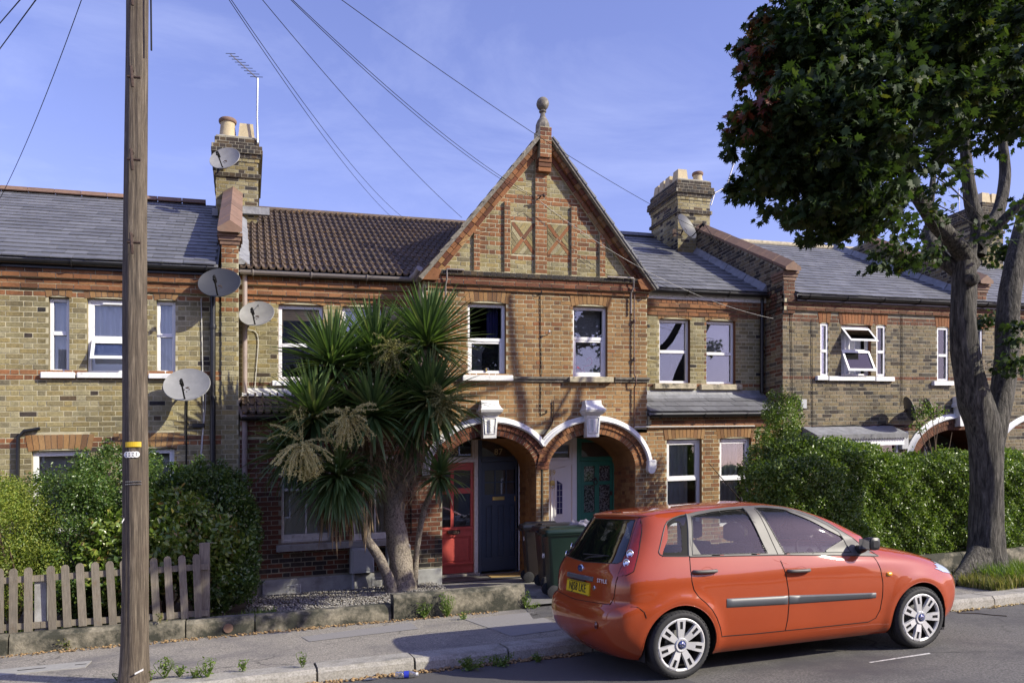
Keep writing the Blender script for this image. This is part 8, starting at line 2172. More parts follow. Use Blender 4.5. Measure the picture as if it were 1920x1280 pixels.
def shrub(name, lab, env, n, size, mat, tpl, seed, group=None, base=None, cat='shrub', up=.3, lump=.16, inner=.35, zmin=.2):
    rr = np.random.default_rng(seed+100); sub = []
    for e in env:
        d = rr.normal(size=(34, 3)); d /= np.linalg.norm(d, axis=1, keepdims=True)
        for q in d:
            f = rr.uniform(.13, .34); o = rr.uniform(.78, 1.2); sub.append((e[0]+q[0]*e[3]*o, e[1]+q[1]*e[4]*o, e[2]+q[2]*e[5]*o, e[3]*f, e[4]*f, e[5]*f*1.15))
    C, O = puffs(env, int(n*.30), seed, lump, inner=inner); C2, O2 = puffs(sub, int(n*.70), seed+1, .6, inner=1); C = np.concatenate([C, C2]); O = np.concatenate([O, O2]); k = C[:, 2] > zmin; C, O = C[k], O[k]
    cx_, cy_ = np.mean([e[0] for e in env]), np.mean([e[1] for e in env])
    t = thing(name, lab, cat, (cx_, cy_, .19), group)
    m = M(); random.seed(seed); tips = [tuple(C[random.randrange(len(C))]) for _ in range(16)]
    stems(m, base or (cx_, cy_, .15), tips, .025); m.obj('stems', MAT['twig'], t, smooth=True)
    leaf_mesh('foliage', C, size, mat, tpl, t, up=up, out=O*.4)
    return t
# front garden shrubs on the left
G1 = 'shrubs behind the picket fence'
shrub('golden_shrub', 'yellow-green feathery shrub at the left edge behind the fence', [ball(-30, 1010, 11.0, 90, 110), ball(40, 990, 11.2, 55, 70), ball(30, 1080, 10.9, 75, 60), ball(5, 940, 11.4, 40, 40), ball(80, 1070, 11.0, 45, 60)], 42000, .030, MAT['conifer'], T_RH, 1, G1, lump=.3)
shrub('viburnum_bush', 'small-leaved dark green bush under the left ground floor windows', [ball(150, 960, 11.7, 90, 85), ball(225, 930, 11.8, 75, 80), ball(120, 1050, 11.4, 85, 75), ball(250, 1010, 11.5, 75, 80), ball(200, 890, 12.0, 45, 45), ball(175, 1100, 11.2, 90, 50), ball(285, 890, 12.1, 22, 45)], 60000, .040, MAT['laurel'], T_RH, 2, G1, lump=.3)
shrub('broadleaf_bush', 'bright broad-leaved bush right of the telephone pole behind the fence', [ball(345, 1010, 11.0, 80, 70), ball(300, 1050, 10.9, 70, 65), ball(395, 1060, 10.9, 45, 60), ball(210, 1030, 10.9, 45, 55), ball(330, 960, 11.3, 50, 35), ball(240, 1080, 10.8, 60, 50)], 15000, .085, MAT['photinia'], T_OV, 3, G1, up=.9, lump=.25)
shrub('dark_leafy_bush', 'dark green leafy bush at the right end of the fence beside the drainpipe', [ball(385, 930, 12.0, 55, 60), ball(425, 985, 11.8, 52, 85), ball(430, 1060, 11.3, 48, 60), ball(350, 920, 12.2, 40, 40), ball(455, 1010, 11.8, 28, 70), ball(410, 1100, 11.0, 60, 35)], 42000, .050, MAT['laurel'], T_RH, 4, G1, lump=.3)
# clipped privet hedge
def hedge(lab, x0, x1, y0, y1, z0, topf, n, seed, bumps):
    r = np.random.default_rng(seed); t = thing('privet_hedge', lab, 'hedge', ((x0+x1)/2, (y0+y1)/2, z0))
    fr_ = int(n*.66); C = np.empty((n, 3)); O = np.zeros((n, 3))
    u = r.uniform(x0, x1, n);
    def lump(a, b): return .07*np.sin(a*2.1+b*1.3)+.05*np.sin(a*4.7+1.7*b+1)+.035*np.sin(a*9.1-b*5)+.02*np.sin(a*17+b*11)
    top = topf(u)
    v = r.uniform(0, 1, n)
    # front face with a rounded shoulder
    a = r.uniform(0, 1, n)
    C[:, 0] = u
    C[:, 2] = z0+(top-z0)*v; dep = r.uniform(0, 1, n)**1.6*.28
    sh_ = np.clip((v-.78)/.22, 0, 1); C[:, 1] = y0+.22*sh_**2+dep-lump(u, C[:, 2]*1.7)+np.where(v < .16, .12*(1-v/.16), 0)
    O[:, 1] = -1; O[:, 2] = sh_
    tp = np.arange(n) >= fr_
    C[tp, 1] = r.uniform(y0+.12, y1, tp.sum()); C[tp, 2] = top[tp]-r.uniform(0, 1, tp.sum())**1.6*.22+lump(u[tp]*1.3, C[tp, 1]*2)*.9+r.exponential(.018, tp.sum()); O[tp] = (0, -.2, 1)
    le = r.uniform(0, 1, n) < .06; C[le, 0] = x0+r.uniform(0, 1, le.sum())**1.6*.25-lump(C[le, 1]*3, C[le, 2]*2); C[le, 1] = r.uniform(y0, y1, le.sum()); C[le, 2] = z0+(top[le]-z0)*r.uniform(.05, 1, le.sum()); O[le] = (-1, 0, .1)
    ex = [puffs([b], int(9000*b[3]*b[5]*4), 50+i, .35, inner=.7) for i, b in enumerate(bumps)]
    C = np.concatenate([C]+[e[0] for e in ex]); O = np.concatenate([O]+[e[1] for e in ex])
    leaf_mesh('foliage', C, .050, MAT['privet'], T_RH, t, up=.25, out=O*.5)
    m = M(); random.seed(seed)
    for k in range(int((x1-x0)/.22)):
        x = x0+.1+k*.22; stems(m, (x, (y0+y1)/2, z0-.25), [(x+random.uniform(-.3, .3), y0+random.uniform(.15, .6), z0+random.uniform(.4, 1.0)) for _ in range(4)], .018, 5)
    m.obj('stems', MAT['twig'], t, smooth=True)
    c = M(); c.box(x0+.35, x1, y0+.36, y1-.15, z0+.05, min(topf(np.array([x0+.5, (x0+x1)/2, x1])))-.22); c.obj('light_block_core', MAT['twig'], t)  # solid box added inside the hedge to keep light from passing through
    return t
HX0 = PX(1402, 11.0)
ztp = lambda px_, py_: P(px_, py_, 10.5)[1]
tps = [(PX(1400, 10.5), ztp(1400, 915)), (PX(1450, 10.5), ztp(1450, 866)), (PX(1520, 10.5), ztp(1520, 848)), (PX(1640, 10.5), ztp(1640, 862)), (PX(1760, 10.5), ztp(1760, 858)), (PX(1920, 10.5), ztp(1920, 870)), (22, ztp(1920, 870))]
topf = lambda u: np.interp(u, [a for a, b in tps], [b for a, b in tps])
hedge('thick clipped green privet hedge over the low wall, behind the car and the street tree', HX0, 17.5, WY+.08, WY+1.25, .36, topf, 205000, 11, [ball(1500, 842, 10.8, 55, 22, .3), ball(1600, 845, 10.9, 60, 16, .3), ball(1870, 855, 10.6, 50, 16, .3), ball(1560, 835, 11.0, 40, 16, .25)])
shrub('tall_privet_shoots', 'tall bushy privet growing up against the dark party wall above the hedge', [ball(1462, 800, 11.6, 30, 55), ball(1485, 850, 11.4, 40, 45), ball(1440, 860, 11.3, 38, 40), ball(1448, 770, 11.7, 16, 30), ball(1492, 775, 11.7, 14, 34), ball(1430, 830, 11.5, 18, 30)], 15000, .042, MAT['privet'], T_RH, 12, None, (PX(1462, 11.6), 11.6, .6), lump=.5, inner=.8)
# rose by the far porch
t = thing('rose_bush', 'leggy rose with bare stems and a few fresh leaves by the far right porch', 'rose bush', (PX(1755, 12.0), 12.0, .4))
m = M(); random.seed(4); tipsr = [W3(a, b, 12.0) for a, b in ((1728, 770), (1745, 762), (1762, 775), (1720, 800), (1785, 810), (1740, 830), (1700, 850), (1790, 850), (1715, 780))]
stems(m, W3(1755, 905, 12.0), tipsr, .016); m.obj('stems', MAT['twig'], t, smooth=True)
C, O = puffs([ball(1740, 772, 12.0, 34, 20, .25), ball(1722, 800, 12, 14, 12, .2), ball(1790, 850, 12, 14, 12, .2), ball(1700, 860, 12, 16, 12, .2), ball(1765, 845, 12, 20, 12, .2)], 800, 9, .5, inner=1); leaf_mesh('foliage', C, .055, MAT['weed'], T_OV, t, up=.6)
# weeds
def weed(px_, py_, z, h, w, n, lab, mat='weed', size=.03, cat='weed', group='weeds in the paving cracks'):
    x, y = PG(px_, py_, z); t = thing('weed', lab, cat, (x, y, z), group); m = M(); tips = []
    for k in range(max(3, n//14)):
        a = random.uniform(0, 2*pi); r_ = w*random.uniform(.2, 1); tips.append((x+r_*cos(a), y+r_*sin(a)*.7, z+h*random.uniform(.5, 1)))
    stems(m, (x, y, z-.01), tips, .004, 4); m.obj('stems', MAT[mat], t)
    pts = []
    for k in range(n):
        q = random.choice(tips); f = random.uniform(.2, 1.0); pts.append((x+(q[0]-x)*f+random.gauss(0, .012), y+(q[1]-y)*f+random.gauss(0, .012), z+(q[2]-z)*f+random.gauss(0, .01)))
    leaf_mesh('leaves', np.array(pts), size, MAT[mat], T_RH, t, up=.4)
random.seed(77)
for a in ((272, 1276, .12, .10, .07, 70, 'leafy weed at the foot of the telephone pole, right side'), (308, 1270, .12, .20, .06, 110, 'tallest of the weeds in the pavement right of the pole'), (338, 1268, .12, .12, .06, 60, 'low weed third from the pole along the kerb'), (365, 1270, .12, .08, .06, 60, 'smallest flat weed fourth from the pole along the kerb'),
          (390, 1268, .12, .18, .06, 100, 'upright weed fifth from the pole along the kerb'), (453, 1258, .12, .11, .05, 50, 'weed behind the kerb stone joint at the left'), (568, 1250, .12, .17, .03, 45, 'lone thin weed in the middle of the pavement edge'), (222, 1276, .12, .05, .05, 50, 'flat weed left of the telephone pole foot')):
    weed(*a)
for a in ((795, 1158, .12, .22, .13, 150, 'scruffy weed against the front of the higher wall, left one'), (838, 1155, .12, .32, .10, 260, 'tall bright weed growing up the front of the higher wall'), (985, 1140, .12, .26, .07, 120, 'green weed at the rounded end of the wall'), (1000, 1140, .12, .06, .10, 60, 'low weed spreading beside the wall end'), (870, 1160, .12, .10, .09, 60, 'small weed right of the tall one under the wall')): weed(*a)
for a in ((125, 1217, .12, .16, .11, 80, 'dry dead weed at the foot of the low wall near the left edge', 'grassdry'), (312, 1198, .12, .22, .14, 110, 'dry dead weed at the wall just right of the pole', 'grassdry'), (418, 1188, .12, .20, .10, 90, 'dry brown grass round the clay pipe end', 'grassdry'), (300, 1165, .34, .10, .06, 40, 'dead brown leaves on top of the wall below the fence', 'grassdry')): weed(*a)
for a in ((880, 1256, .004, .13, .22, 200, 'green weeds along the shaded gutter left of the car'), (940, 1248, .004, .10, .22, 160, 'low weeds in the shaded gutter nearer the car'), (1010, 1240, .004, .08, .12, 70, 'few weeds in the gutter right behind the car')): weed(*a)
# grass round the street tree
def grass(name, poly, n, h, z, mat, lab, seed):
    r = np.random.default_rng(seed); x0, x1 = min(p[0] for p in poly), max(p[0] for p in poly); y0, y1 = min(p[1] for p in poly), max(p[1] for p in poly)
    Q = []
    while len(Q) < n:
        x, y = r.uniform(x0, x1), r.uniform(y0, y1)
        if pip(x, y, poly) and (sin(x*9)+sin(y*13+x*5)+1.6+r.uniform(-.8, .8) > .6): Q.append((x, y))
    Q = np.array(Q); a = r.uniform(0, 2*pi, n); H = h*r.uniform(.3, 1.2, n); L = H*r.uniform(.1, .9, n); w = .006
    dx_, dy_ = np.cos(a), np.sin(a); Vv = np.zeros((n, 5, 3)); bx, by = -dy_*w, dx_*w
    for k, (s, f) in enumerate(((-1, 0), (1, 0), (1, .55), (-1, .55), (0, 1))):
        Vv[:, k, 0] = Q[:, 0]+dx_*L*f*f+bx*s*(1-.3*(f > 0)); Vv[:, k, 1] = Q[:, 1]+dy_*L*f*f+by*s; Vv[:, k, 2] = z+H*f
    tf = np.array([(0, 1, 2), (0, 2, 3), (3, 2, 4)]); Fc = (tf[None]+5*np.arange(n)[:, None, None]).reshape(-1, 3)
    o = mesh_np(name, Vv.reshape(-1, 3), Fc, [mat], None, 'stuff'); o['label'] = lab; return o
TX, TY = 10.13, 8.85
vp = flat('tree_pit', [(9.2, KY1+.01), (12.6, KY1+.01), (12.4, 9.1), (9.3, 9.15)], .121, MAT['soil'])
grass('grass', [(9.15, KY1-.02), (12.6, KY1-.02), (12.2, 9.0), (9.35, 9.1)], 9000, .17, .12, MAT['grassdry'], 'dry scruffy grass round the foot of the street tree', 3)
grass('grass', [(9.6, 8.0), (11.2, 8.0), (11.0, 8.8), (9.7, 8.7)], 2500, .26, .12, MAT['weed'], 'taller green weeds against the tree trunk', 4)
grass('grass', [(-5, WY+.25), (.3, WY+.25), (.4, WY+1.2), (-5, WY+1.2)], 3000, .10, .19, MAT['weed'], 'low green growth in the garden bed behind the fence', 5)

# ---- street tree
tr = thing('maple_tree', 'large maple street tree with a forked grey trunk and dense dark crown', 'tree', (TX, TY, .12))
def limb(name, pts, n=14, rough=.05, mat='bark'):
    """pts: (px, py, Y, diameter in px)"""
    q = []
    for (a, b, Y, w) in pts:
        x, z = P(a, b, Y); q.append((x, Y, z, w/2*depth(x, Y)/F_PX*cos(math.atan((a-960)/F_PX))*(.82 if 'trunk' in name else .9)))
    c = catmull(q, 6); g = []; ph = random.uniform(0, 6); up = None
    for i, p in enumerate(c):
        a = Vector(c[max(i-1, 0)][:3]); b = Vector(c[min(i+1, len(c)-1)][:3]); t = (b-a).normalized()
        if up is None: up = Vector((0, 1, 0)) if abs(t.y) < .8 else Vector((1, 0, 0))
        e1 = t.cross(up).normalized(); e2 = e1.cross(t).normalized(); up = e2; ring = []
        for k in range(n):
            an = 2*pi*k/n; r = p[3]*(1+rough*sin(3*an+ph+i*.25)+rough*.6*sin(5*an-i*.4+ph)+rough*.4*sin(9*an+i*.9)); ring.append(tuple(Vector(p[:3])+e1*r*cos(an)+e2*r*sin(an)))
        g.append(ring)
    m = M(); m.sheet(g, 0, True); m.poly(g[-1]); return m.obj(name, MAT[mat], tr, smooth=True), c
random.seed(31)
limb('trunk', [(1847, 1105, TY, 150), (1847, 1080, TY, 120), (1848, 1050, TY, 98), (1850, 1000, TY, 86), (1851, 930, TY, 80), (1848, 860, TY, 80), (1843, 800, TY, 84), (1828, 750, TY, 80), (1815, 690, TY, 70), (1806, 620, TY, 64), (1806, 550, TY, 60), (1808, 500, TY, 58), (1812, 460, TY, 54)], 28, .045)
limb('trunk', [(1858, 870, TY, 40), (1868, 800, TY, 56), (1880, 730, TY+.05, 58), (1888, 660, TY+.1, 58), (1890, 590, TY+.15, 56), (1898, 520, TY+.2, 56), (1920, 430, TY+.3, 54), (1950, 330, TY+.4, 48), (1985, 200, TY+.5, 40), (2020, 50, TY+.6, 30), (2040, -120, TY+.6, 18)], 22, .05)
# root flare
for k, (a, b) in enumerate(((1785, 1092), (1812, 1104), (1900, 1086), (1880, 1100), (1845, 1110))):
    limb('root', [(1846+(a-1846)*.25, 1035, TY-.1, 42), (1846+(a-1846)*.6, 1068, TY-.22, 36), (a, b, TY-.35, 22), (a+(a-1846)*.3, b+10, TY-.5, 10)], 10)
LIMBS = []
def L_(*p, n=12): o, c = limb('branch', list(p), n); LIMBS.append(c)
L_((1822, 500, TY, 44), (1790, 455, TY-.1, 40), (1752, 415, TY-.2, 36), (1722, 370, TY-.3, 32), (1704, 335, TY-.35, 30), (1698, 300, TY-.4, 26), (1690, 240, TY-.4, 24), (1668, 205, TY-.4, 20), (1648, 150, TY-.4, 14), (1640, 60, TY-.5, 9))
L_((1830, 480, TY+.1, 42), (1835, 430, TY+.1, 38), (1822, 380, TY+.1, 32), (1812, 300, TY+.15, 26), (1808, 200, TY+.2, 22), (1800, 140, TY+.2, 18), (1792, 60, TY+.2, 16), (1785, -60, TY+.2, 12))
L_((1820, 520, TY, 40), (1785, 500, TY+.1, 34), (1755, 470, TY+.2, 28), (1742, 420, TY+.5, 20), (1750, 330, TY+.8, 12))
L_((1690, 232, TY-.4, 18), (1660, 228, TY-.6, 16), (1610, 210, TY-.8, 12), (1540, 190, TY-1.0, 8), (1470, 190, TY-1.1, 4))
L_((1842, 440, TY+.1, 32), (1870, 400, TY+.2, 30), (1885, 330, TY+.3, 26), (1880, 250, TY+.3, 20), (1890, 160, TY+.3, 16), (1900, 20, TY+.3, 10))
L_((1835, 460, TY, 30), (1858, 440, TY-.1, 26), (1895, 400, TY-.3, 22), (1935, 365, TY-.5, 16))
L_((1712, 360, TY-.3, 14), (1690, 370, TY-.5, 12), (1650, 385, TY-.8, 8), (1600, 400, TY-1.0, 4))
L_((1890, 215, TY+.2, 14), (1905, 190, TY-.1, 12), (1925, 150, TY-.4, 10))
L_((1808, 330, TY, 12), (1770, 290, TY+.6, 10), (1720, 200, TY+1.2, 7), (1690, 100, TY+1.6, 4))
L_((1645, 150, TY-.4, 9), (1590, 110, TY-.2, 7), (1510, 80, TY, 4)); L_((1800, 140, TY+.2, 10), (1730, 80, TY-.3, 8), (1650, 20, TY-.8, 5))
# burr on the trunk
x, z = P(1803, 530, TY); m = M(); m.lathe((x, TY-.24, z), [(.0, -.02), (.055, -.018), (.075, .0), (.095, .05), (.10, .10)], 14, axis='y'); m.obj('cut_branch_scar', MAT['bark'], tr, smooth=True)
# crown of leaves
def crown_points():
    r = np.random.default_rng(8); env = []
    def e(a, b, Y, rp, ry): env.append(ball(a, b, Y-1.5, rp*.92, rp*.78, ry))
    for a, b, Y, rp, ry in ((1480, 210, TY-.9, 72, .8), (1440, 235, TY-.9, 48, .6), (1410, 215, TY-.9, 28, .4), (1500, 120, TY-.7, 80, .9), (1520, 300, TY-.9, 85, .9), (1470, 320, TY-.8, 55, .7), (1560, 210, TY-1.0, 100, 1.1), (1600, 330, TY-.9, 90, 1.0), (1540, 20, TY-.5, 110, 1.1), (1620, 110, TY-.6, 120, 1.3),
                            (1650, 250, TY-.9, 100, 1.0), (1680, 390, TY-1.0, 60, .8), (1610, 405, TY-1.0, 50, .7), (1720, 60, TY-.4, 130, 1.4), (1730, 190, TY-.9, 110, 1.0), (1700, 330, TY+.9, 90, .8), (1820, 100, TY-.6, 120, 1.2), (1830, 220, TY+.5, 80, .7), (1900, 180, TY-.8, 110, .9),
                            (1650, 20, TY, 90, .9), (1780, 20, TY, 95, 1.0), (1930, 40, TY, 90, 1.0), (1960, 150, TY, 70, .8), (1960, 400, TY-.3, 55, .6), (1880, 60, TY+.3, 110, .9), (1560, 380, TY-1.0, 42, .6), (1510, 400, TY-1.0, 30, .4), (1760, 280, TY+.8, 60, .6), (1860, 430, TY+1.0, 45, .5), (1740, 400, TY+1.0, 50, .5), (1460, 100, TY-.6, 45, .6), (1490, 30, TY-.5, 50, .6)): e(a, b, Y, rp, ry)
    return env
env = crown_points()
rr = np.random.default_rng(88); sub = []
for e in env:
    for q in rr.normal(size=(26, 3)):
        q = q/np.linalg.norm(q); f = rr.uniform(.12, .25); o = rr.uniform(.45, 1.2); sub.append((e[0]+q[0]*e[3]*o, e[1]+q[1]*e[4]*o, e[2]+q[2]*e[5]*o, e[3]*f, e[4]*f, e[5]*f*.7))
C, O = puffs(env, 11000, 8, .35, 40, inner=.9); C2, O2 = puffs(sub, 42000, 9, .4, 30, inner=1); C = np.concatenate([C, C2]); O = np.concatenate([O, O2])
PJ = [proj(*c) for c in C]; k = np.array([p[1] > -60-40*NP.random() and not (p[0] > 1690 and p[1] > 215 and NP.random() > .30) and not (p[0] > 1640 and p[1] > 330 and NP.random() > .4) for p in PJ]); C, O = C[k], O[k]
# hanging sprays at the lower left edge and on the trunk
ex, eo = puffs([ball(1670, 465, TY-1.0, 34, 22, .3), ball(1700, 490, TY-.9, 26, 18, .3), ball(1640, 500, TY-1.0, 14, 8, .2), ball(1735, 480, TY-.6, 20, 26, .3), ball(1520, 440, TY-1.0, 20, 14, .25), ball(1450, 395, TY-.8, 26, 12, .25), ball(1420, 330, TY-.8, 26, 20, .3), ball(1385, 212, TY-.9, 16, 16, .2), ball(1430, 80, TY-.6, 16, 22, .25), ball(1425, 120, TY-.6, 20, 14, .25), ball(1435, 280, TY-.9, 30, 20, .3), ball(1830, 610, TY+.5, 14, 12, .2), ball(1850, 600, TY+.6, 22, 14, .2), ball(1900, 680, TY-.5, 34, 24, .3), ball(1918, 610, TY-.5, 20, 16, .3), ball(1890, 640, TY-.5, 16, 8, .2), ball(1880, 470, TY+.8, 30, 24, .4)], 1500, 19, .4, inner=1)
C = np.concatenate([C, ex]); O = np.concatenate([O, eo])
dirs = np.column_stack([O[:, 0]*.6, O[:, 1]*.6, np.full(len(O), -.25)])+NP.normal(0, .55, (len(O), 3)); dirs /= np.linalg.norm(dirs, axis=1, keepdims=True)
nn = np.column_stack([O[:, 0]*.5, O[:, 1]*.5, np.full(len(O), 1.0)])+NP.normal(0, .65, (len(O), 3)); nn -= (nn*dirs).sum(1, keepdims=True)*dirs; nn /= np.linalg.norm(nn, axis=1, keepdims=True)
pxs = np.array([proj(*c)[0] for c in C]); pys = np.array([proj(*c)[1] for c in C]); dps = np.array([depth(c[0], c[1]) for c in C])
redm = (pxs < 1455) & (pys < 250) & (NP.uniform(0, 1, len(C)) < .40)
edge = ((pxs > 0) & (pxs < 1918) & (pys > 4) & (dps < np.percentile(dps, 32)))
order = np.argsort(dps); singles = [i for i in order if edge[i]][:1800]; random.seed(2); singles = set(random.sample(singles, 300))
rest = np.array([i for i in range(len(C)) if i not in singles and not redm[i]]); rred = np.array([i for i in range(len(C)) if redm[i] and i not in singles])
crown = leaf_mesh('crown', C[rest], .092, MAT['maple'], T_MP, tr, frames=(dirs[rest], nn[rest]))
leaf_mesh('red_leaves', C[rred], .10, MAT['maplered'], T_MP, tr, frames=(dirs[rred], nn[rred]))
lme = bpy.data.meshes.new('leaf'); lme.from_pydata(T_MP[0].tolist(), [], [tuple(f) for f in T_MP[1].tolist()]); lme.materials.append(MAT['maple'])
lme2 = bpy.data.meshes.new('leaf'); lme2.from_pydata(T_MP[0].tolist(), [], [tuple(f) for f in T_MP[1].tolist()]); lme2.materials.append(MAT['maplered'])
for i in singles:
    o = bpy.data.objects.new('leaf', lme2 if redm[i] else lme); COL.objects.link(o); o.parent = tr; b = np.cross(dirs[i], nn[i])
    o.rotation_euler = Matrix(np.column_stack([b, dirs[i], nn[i]]).tolist()).to_euler(); s = .11*random.uniform(.8, 1.2); o.scale = (s, s, s)
    o.location = (np.array(sh(C[i]))-LOC[tr.name]).tolist()
# twigs
m = M(); random.seed(6)
for k in range(220):
    c = random.choice(LIMBS); p = c[random.randrange(len(c)//3, len(c))]; e_ = random.choice(env); q = Vector((e_[0]+random.uniform(-.7, .7)*e_[3], e_[1]+random.uniform(-.7, .7)*e_[4], e_[2]+random.uniform(-.7, .7)*e_[5])); p = Vector(p[:3])
    if (q-p).length > 1.9: continue
    m.tube(catmull([tuple(p), tuple(p.lerp(q, .5)+Vector((0, 0, .12))), tuple(q)], 3), [.012-.0014*j for j in range(7)], 5)
m.obj('twigs', MAT['bark'], tr, 'stuff')

# ---- cordyline palm
cp_ = thing('cordyline_palm', 'large many-headed cordyline palm with sword leaves in front of the middle house', 'palm', (PX(755, 12.5), 12.5, .19))
def limb2(pts, root=cp_, name='trunk', n=14):
    q = []
    for (a, b, Y, w) in pts: x, z = P(a, b, Y); q.append((x, Y, z, w*.42*depth(x, Y)/F_PX))
    c = catmull(q, 5); g = []; up = Vector((0, 1, 0))
    for i, p in enumerate(c):
        a = Vector(c[max(i-1, 0)][:3]); b = Vector(c[min(i+1, len(c)-1)][:3]); t = (b-a).normalized(); e1 = t.cross(up).normalized(); e2 = e1.cross(t).normalized()
        g.append([tuple(Vector(p[:3])+(e1*cos(2*pi*k/n)+e2*sin(2*pi*k/n))*p[3]*(1+.05*sin(5*k+i*1.3)+random.uniform(-.03, .03))) for k in range(n)])
    m = M(); m.sheet(g, 0, True); m.poly(g[-1]); return m.obj(name, MAT['palmbark'], root, smooth=True)
random.seed(14)
limb2([(757, 1118, 12.45, 70), (755, 1090, 12.45, 56), (748, 1030, 12.45, 50), (740, 980, 12.45, 46), (737, 935, 12.45, 48), (725, 905, 12.45, 42), (705, 880, 12.4, 34), (685, 855, 12.3, 26), (660, 838, 12.2, 22), (640, 830, 12.1, 20), (605, 800, 12.0, 18)], name='trunk')
limb2([(735, 935, 12.45, 40), (742, 900, 12.45, 34), (755, 870, 12.4, 32), (765, 845, 12.3, 28), (768, 810, 12.2, 26), (780, 780, 12.1, 22), (800, 755, 12.0, 20)], name='branch')
limb2([(738, 945, 12.4, 34), (758, 905, 12.35, 26), (775, 885, 12.3, 24), (779, 858, 12.3, 24), (762, 840, 12.35, 24), (748, 815, 12.4, 20), (742, 780, 12.4, 18), (710, 730, 12.4, 18), (704, 665, 12.4, 18)], name='branch')
limb2([(779, 860, 12.3, 22), (782, 800, 12.3, 20), (790, 720, 12.25, 18), (803, 645, 12.2, 18)], name='branch')
limb2([(735, 920, 12.5, 26), (715, 860, 12.6, 22), (690, 800, 12.5, 20), (650, 730, 12.3, 18), (625, 680, 12.15, 18)], name='branch')
limb2([(720, 900, 12.4, 22), (712, 850, 12.2, 20), (702, 800, 12.0, 18), (698, 778, 11.9, 18)], name='branch')
limb2([(736, 1115, 12.2, 28), (725, 1075, 12.2, 24), (705, 1035, 12.15, 22), (688, 1010, 12.1, 20), (682, 980, 12.0, 18), (660, 930, 11.9, 18), (636, 892, 11.8, 18)], name='side_trunk')
limb2([(776, 1108, 12.7, 18), (780, 1050, 12.6, 13), (786, 1000, 12.5, 13), (797, 950, 12.3, 13), (812, 918, 12.1, 13), (824, 898, 12.0, 14)], name='side_trunk')
BL = []
def head(px_, py_, Y, L0, n, axis=(0, 0, 1), droop=1.0, seed=1, maxang=140, dead=14):
    r = random.Random(seed); x, z = P(px_, py_, Y); c = Vector((x, Y, z)); ax = Vector(axis).normalized(); e1 = ax.orthogonal().normalized(); e2 = ax.cross(e1)
    out = []
    for k in range(n+dead):
        isd = k >= n
        f = (k+.5)/n if not isd else 1; th = radians(8+(maxang-8)*f**.85+r.uniform(-8, 8)) if not isd else radians(maxang+r.uniform(0, 30)); ph = k*2.39996+r.uniform(-.3, .3)
        d = ax*cos(th)+(e1*cos(ph)+e2*sin(ph))*sin(th); d.normalize()
        L = L0*r.uniform(.78, 1.08)*(.85+.2*sin(pi*f)); w = .030*r.uniform(.75, 1.2); pts = []; p = c+ax*(.10*(1-f)); v = d.copy()
        N_ = 8; side = v.cross(Vector((0, 0, 1))); side = side.normalized() if side.length > .1 else e1
        for s in range(N_+1):
            t = s/N_; ww = w*(.55+.9*t/.25 if t < .25 else 1.0*(1-((t-.25)/.75)**2.2)*1.45)
            ww = max(.0015, ww*.69); nrm = side.cross(v).normalized(); fold = nrm*(ww*.35)
            pts.append((tuple(p-side*ww+fold), tuple(p), tuple(p+side*ww+fold)))
            g_ = (.10+.55*t*t)*droop*(.35+f)*(1.5 if r.random() < .0 else 1); v = (v+Vector((0, 0, -1))*g_*.38).normalized(); side = (side-v*side.dot(v)).normalized(); p = p+v*(L/N_)
        out.append((pts, isd, c))
    BL.extend(out)
head(802, 650, 12.2, 1.02, 240, (.06, -.12, 1), .36, 1, 108); head(703, 670, 12.4, .98, 210, (0, -.1, 1), .36, 2, 105); head(624, 690, 12.1, .95, 210, (-.12, -.2, 1), .40, 3, 104)
head(590, 786, 11.9, .92, 210, (-.18, -.35, 1), .55, 4, 118); head(698, 784, 11.8, .88, 190, (0, -.4, 1), .6, 5, 125); head(806, 758, 11.9, 1.0, 250, (.12, -.3, 1), .55, 6, 130)
head(636, 890, 11.8, .92, 190, (-.15, -.5, -.25), 1.3, 7, 100, 20); head(824, 897, 12.0, .55, 80, (.15, -.3, 1), .95, 8, 135, 4)
head(750, 735, 12.6, .95, 150, (.1, .1, 1), .9, 9, 130); head(655, 735, 12.5, .95, 150, (-.1, .1, 1), .9, 10, 130); head(560, 850, 12.1, .80, 120, (-.5, -.2, .2), 1.2, 11, 110); head(770, 800, 12.3, .8, 70, (.2, -.2, -.2), 1.2, 12, 110, 20); head(690, 860, 12.2, .7, 60, (0, -.2, -.5), 1.2, 13, 100, 26)
random.seed(10); live = [b for b in BL if not b[1]]; dead = [b for b in BL if b[1]]
def vis(b): tip = b[0][5][1]; return b[2][1]*1.0-random.uniform(0, .15)
live.sort(key=vis); sing = live[:700]; random.shuffle(sing); S_ing = sing[:300]; restb = sing[300:]+live[700:]
def blade_faces(m, pts, o=0):
    m.sheet([list(q) for q in pts])
for b in S_ing:
    m = M(); blade_faces(m, b[0]); m.obj('sword_leaf', MAT['cordy'], cp_)
m = M(); [blade_faces(m, b[0]) for b in restb]; m.obj('leaf_heads', MAT['cordy'], cp_, 'stuff')
m = M(); [blade_faces(m, b[0]) for b in dead]; m.obj('dead_leaves', MAT['deadblade'], cp_, 'stuff')
# hanging dead skirt under the lower head
m = M(); random.seed(12)
for k in range(70):
    a, b = random.uniform(600, 700), random.uniform(900, 960); x, z = P(a, b, 11.9+random.uniform(-.15, .25)); L = random.uniform(.3, .75); y = 11.9+random.uniform(-.2, .2); w = .010; j = random.uniform(-.08, .08)
    m.sheet([[(x-w*q, y, z-L*t) if False else (x-w*q+j*t, y, z-L*t), (x+w*q+j*t, y+.01, z-L*t)] for t, q in ((0, .6), (.4, 1), (.8, .8), (1, .1))])
m.obj('dead_leaves', MAT['deadblade'], cp_, 'stuff')
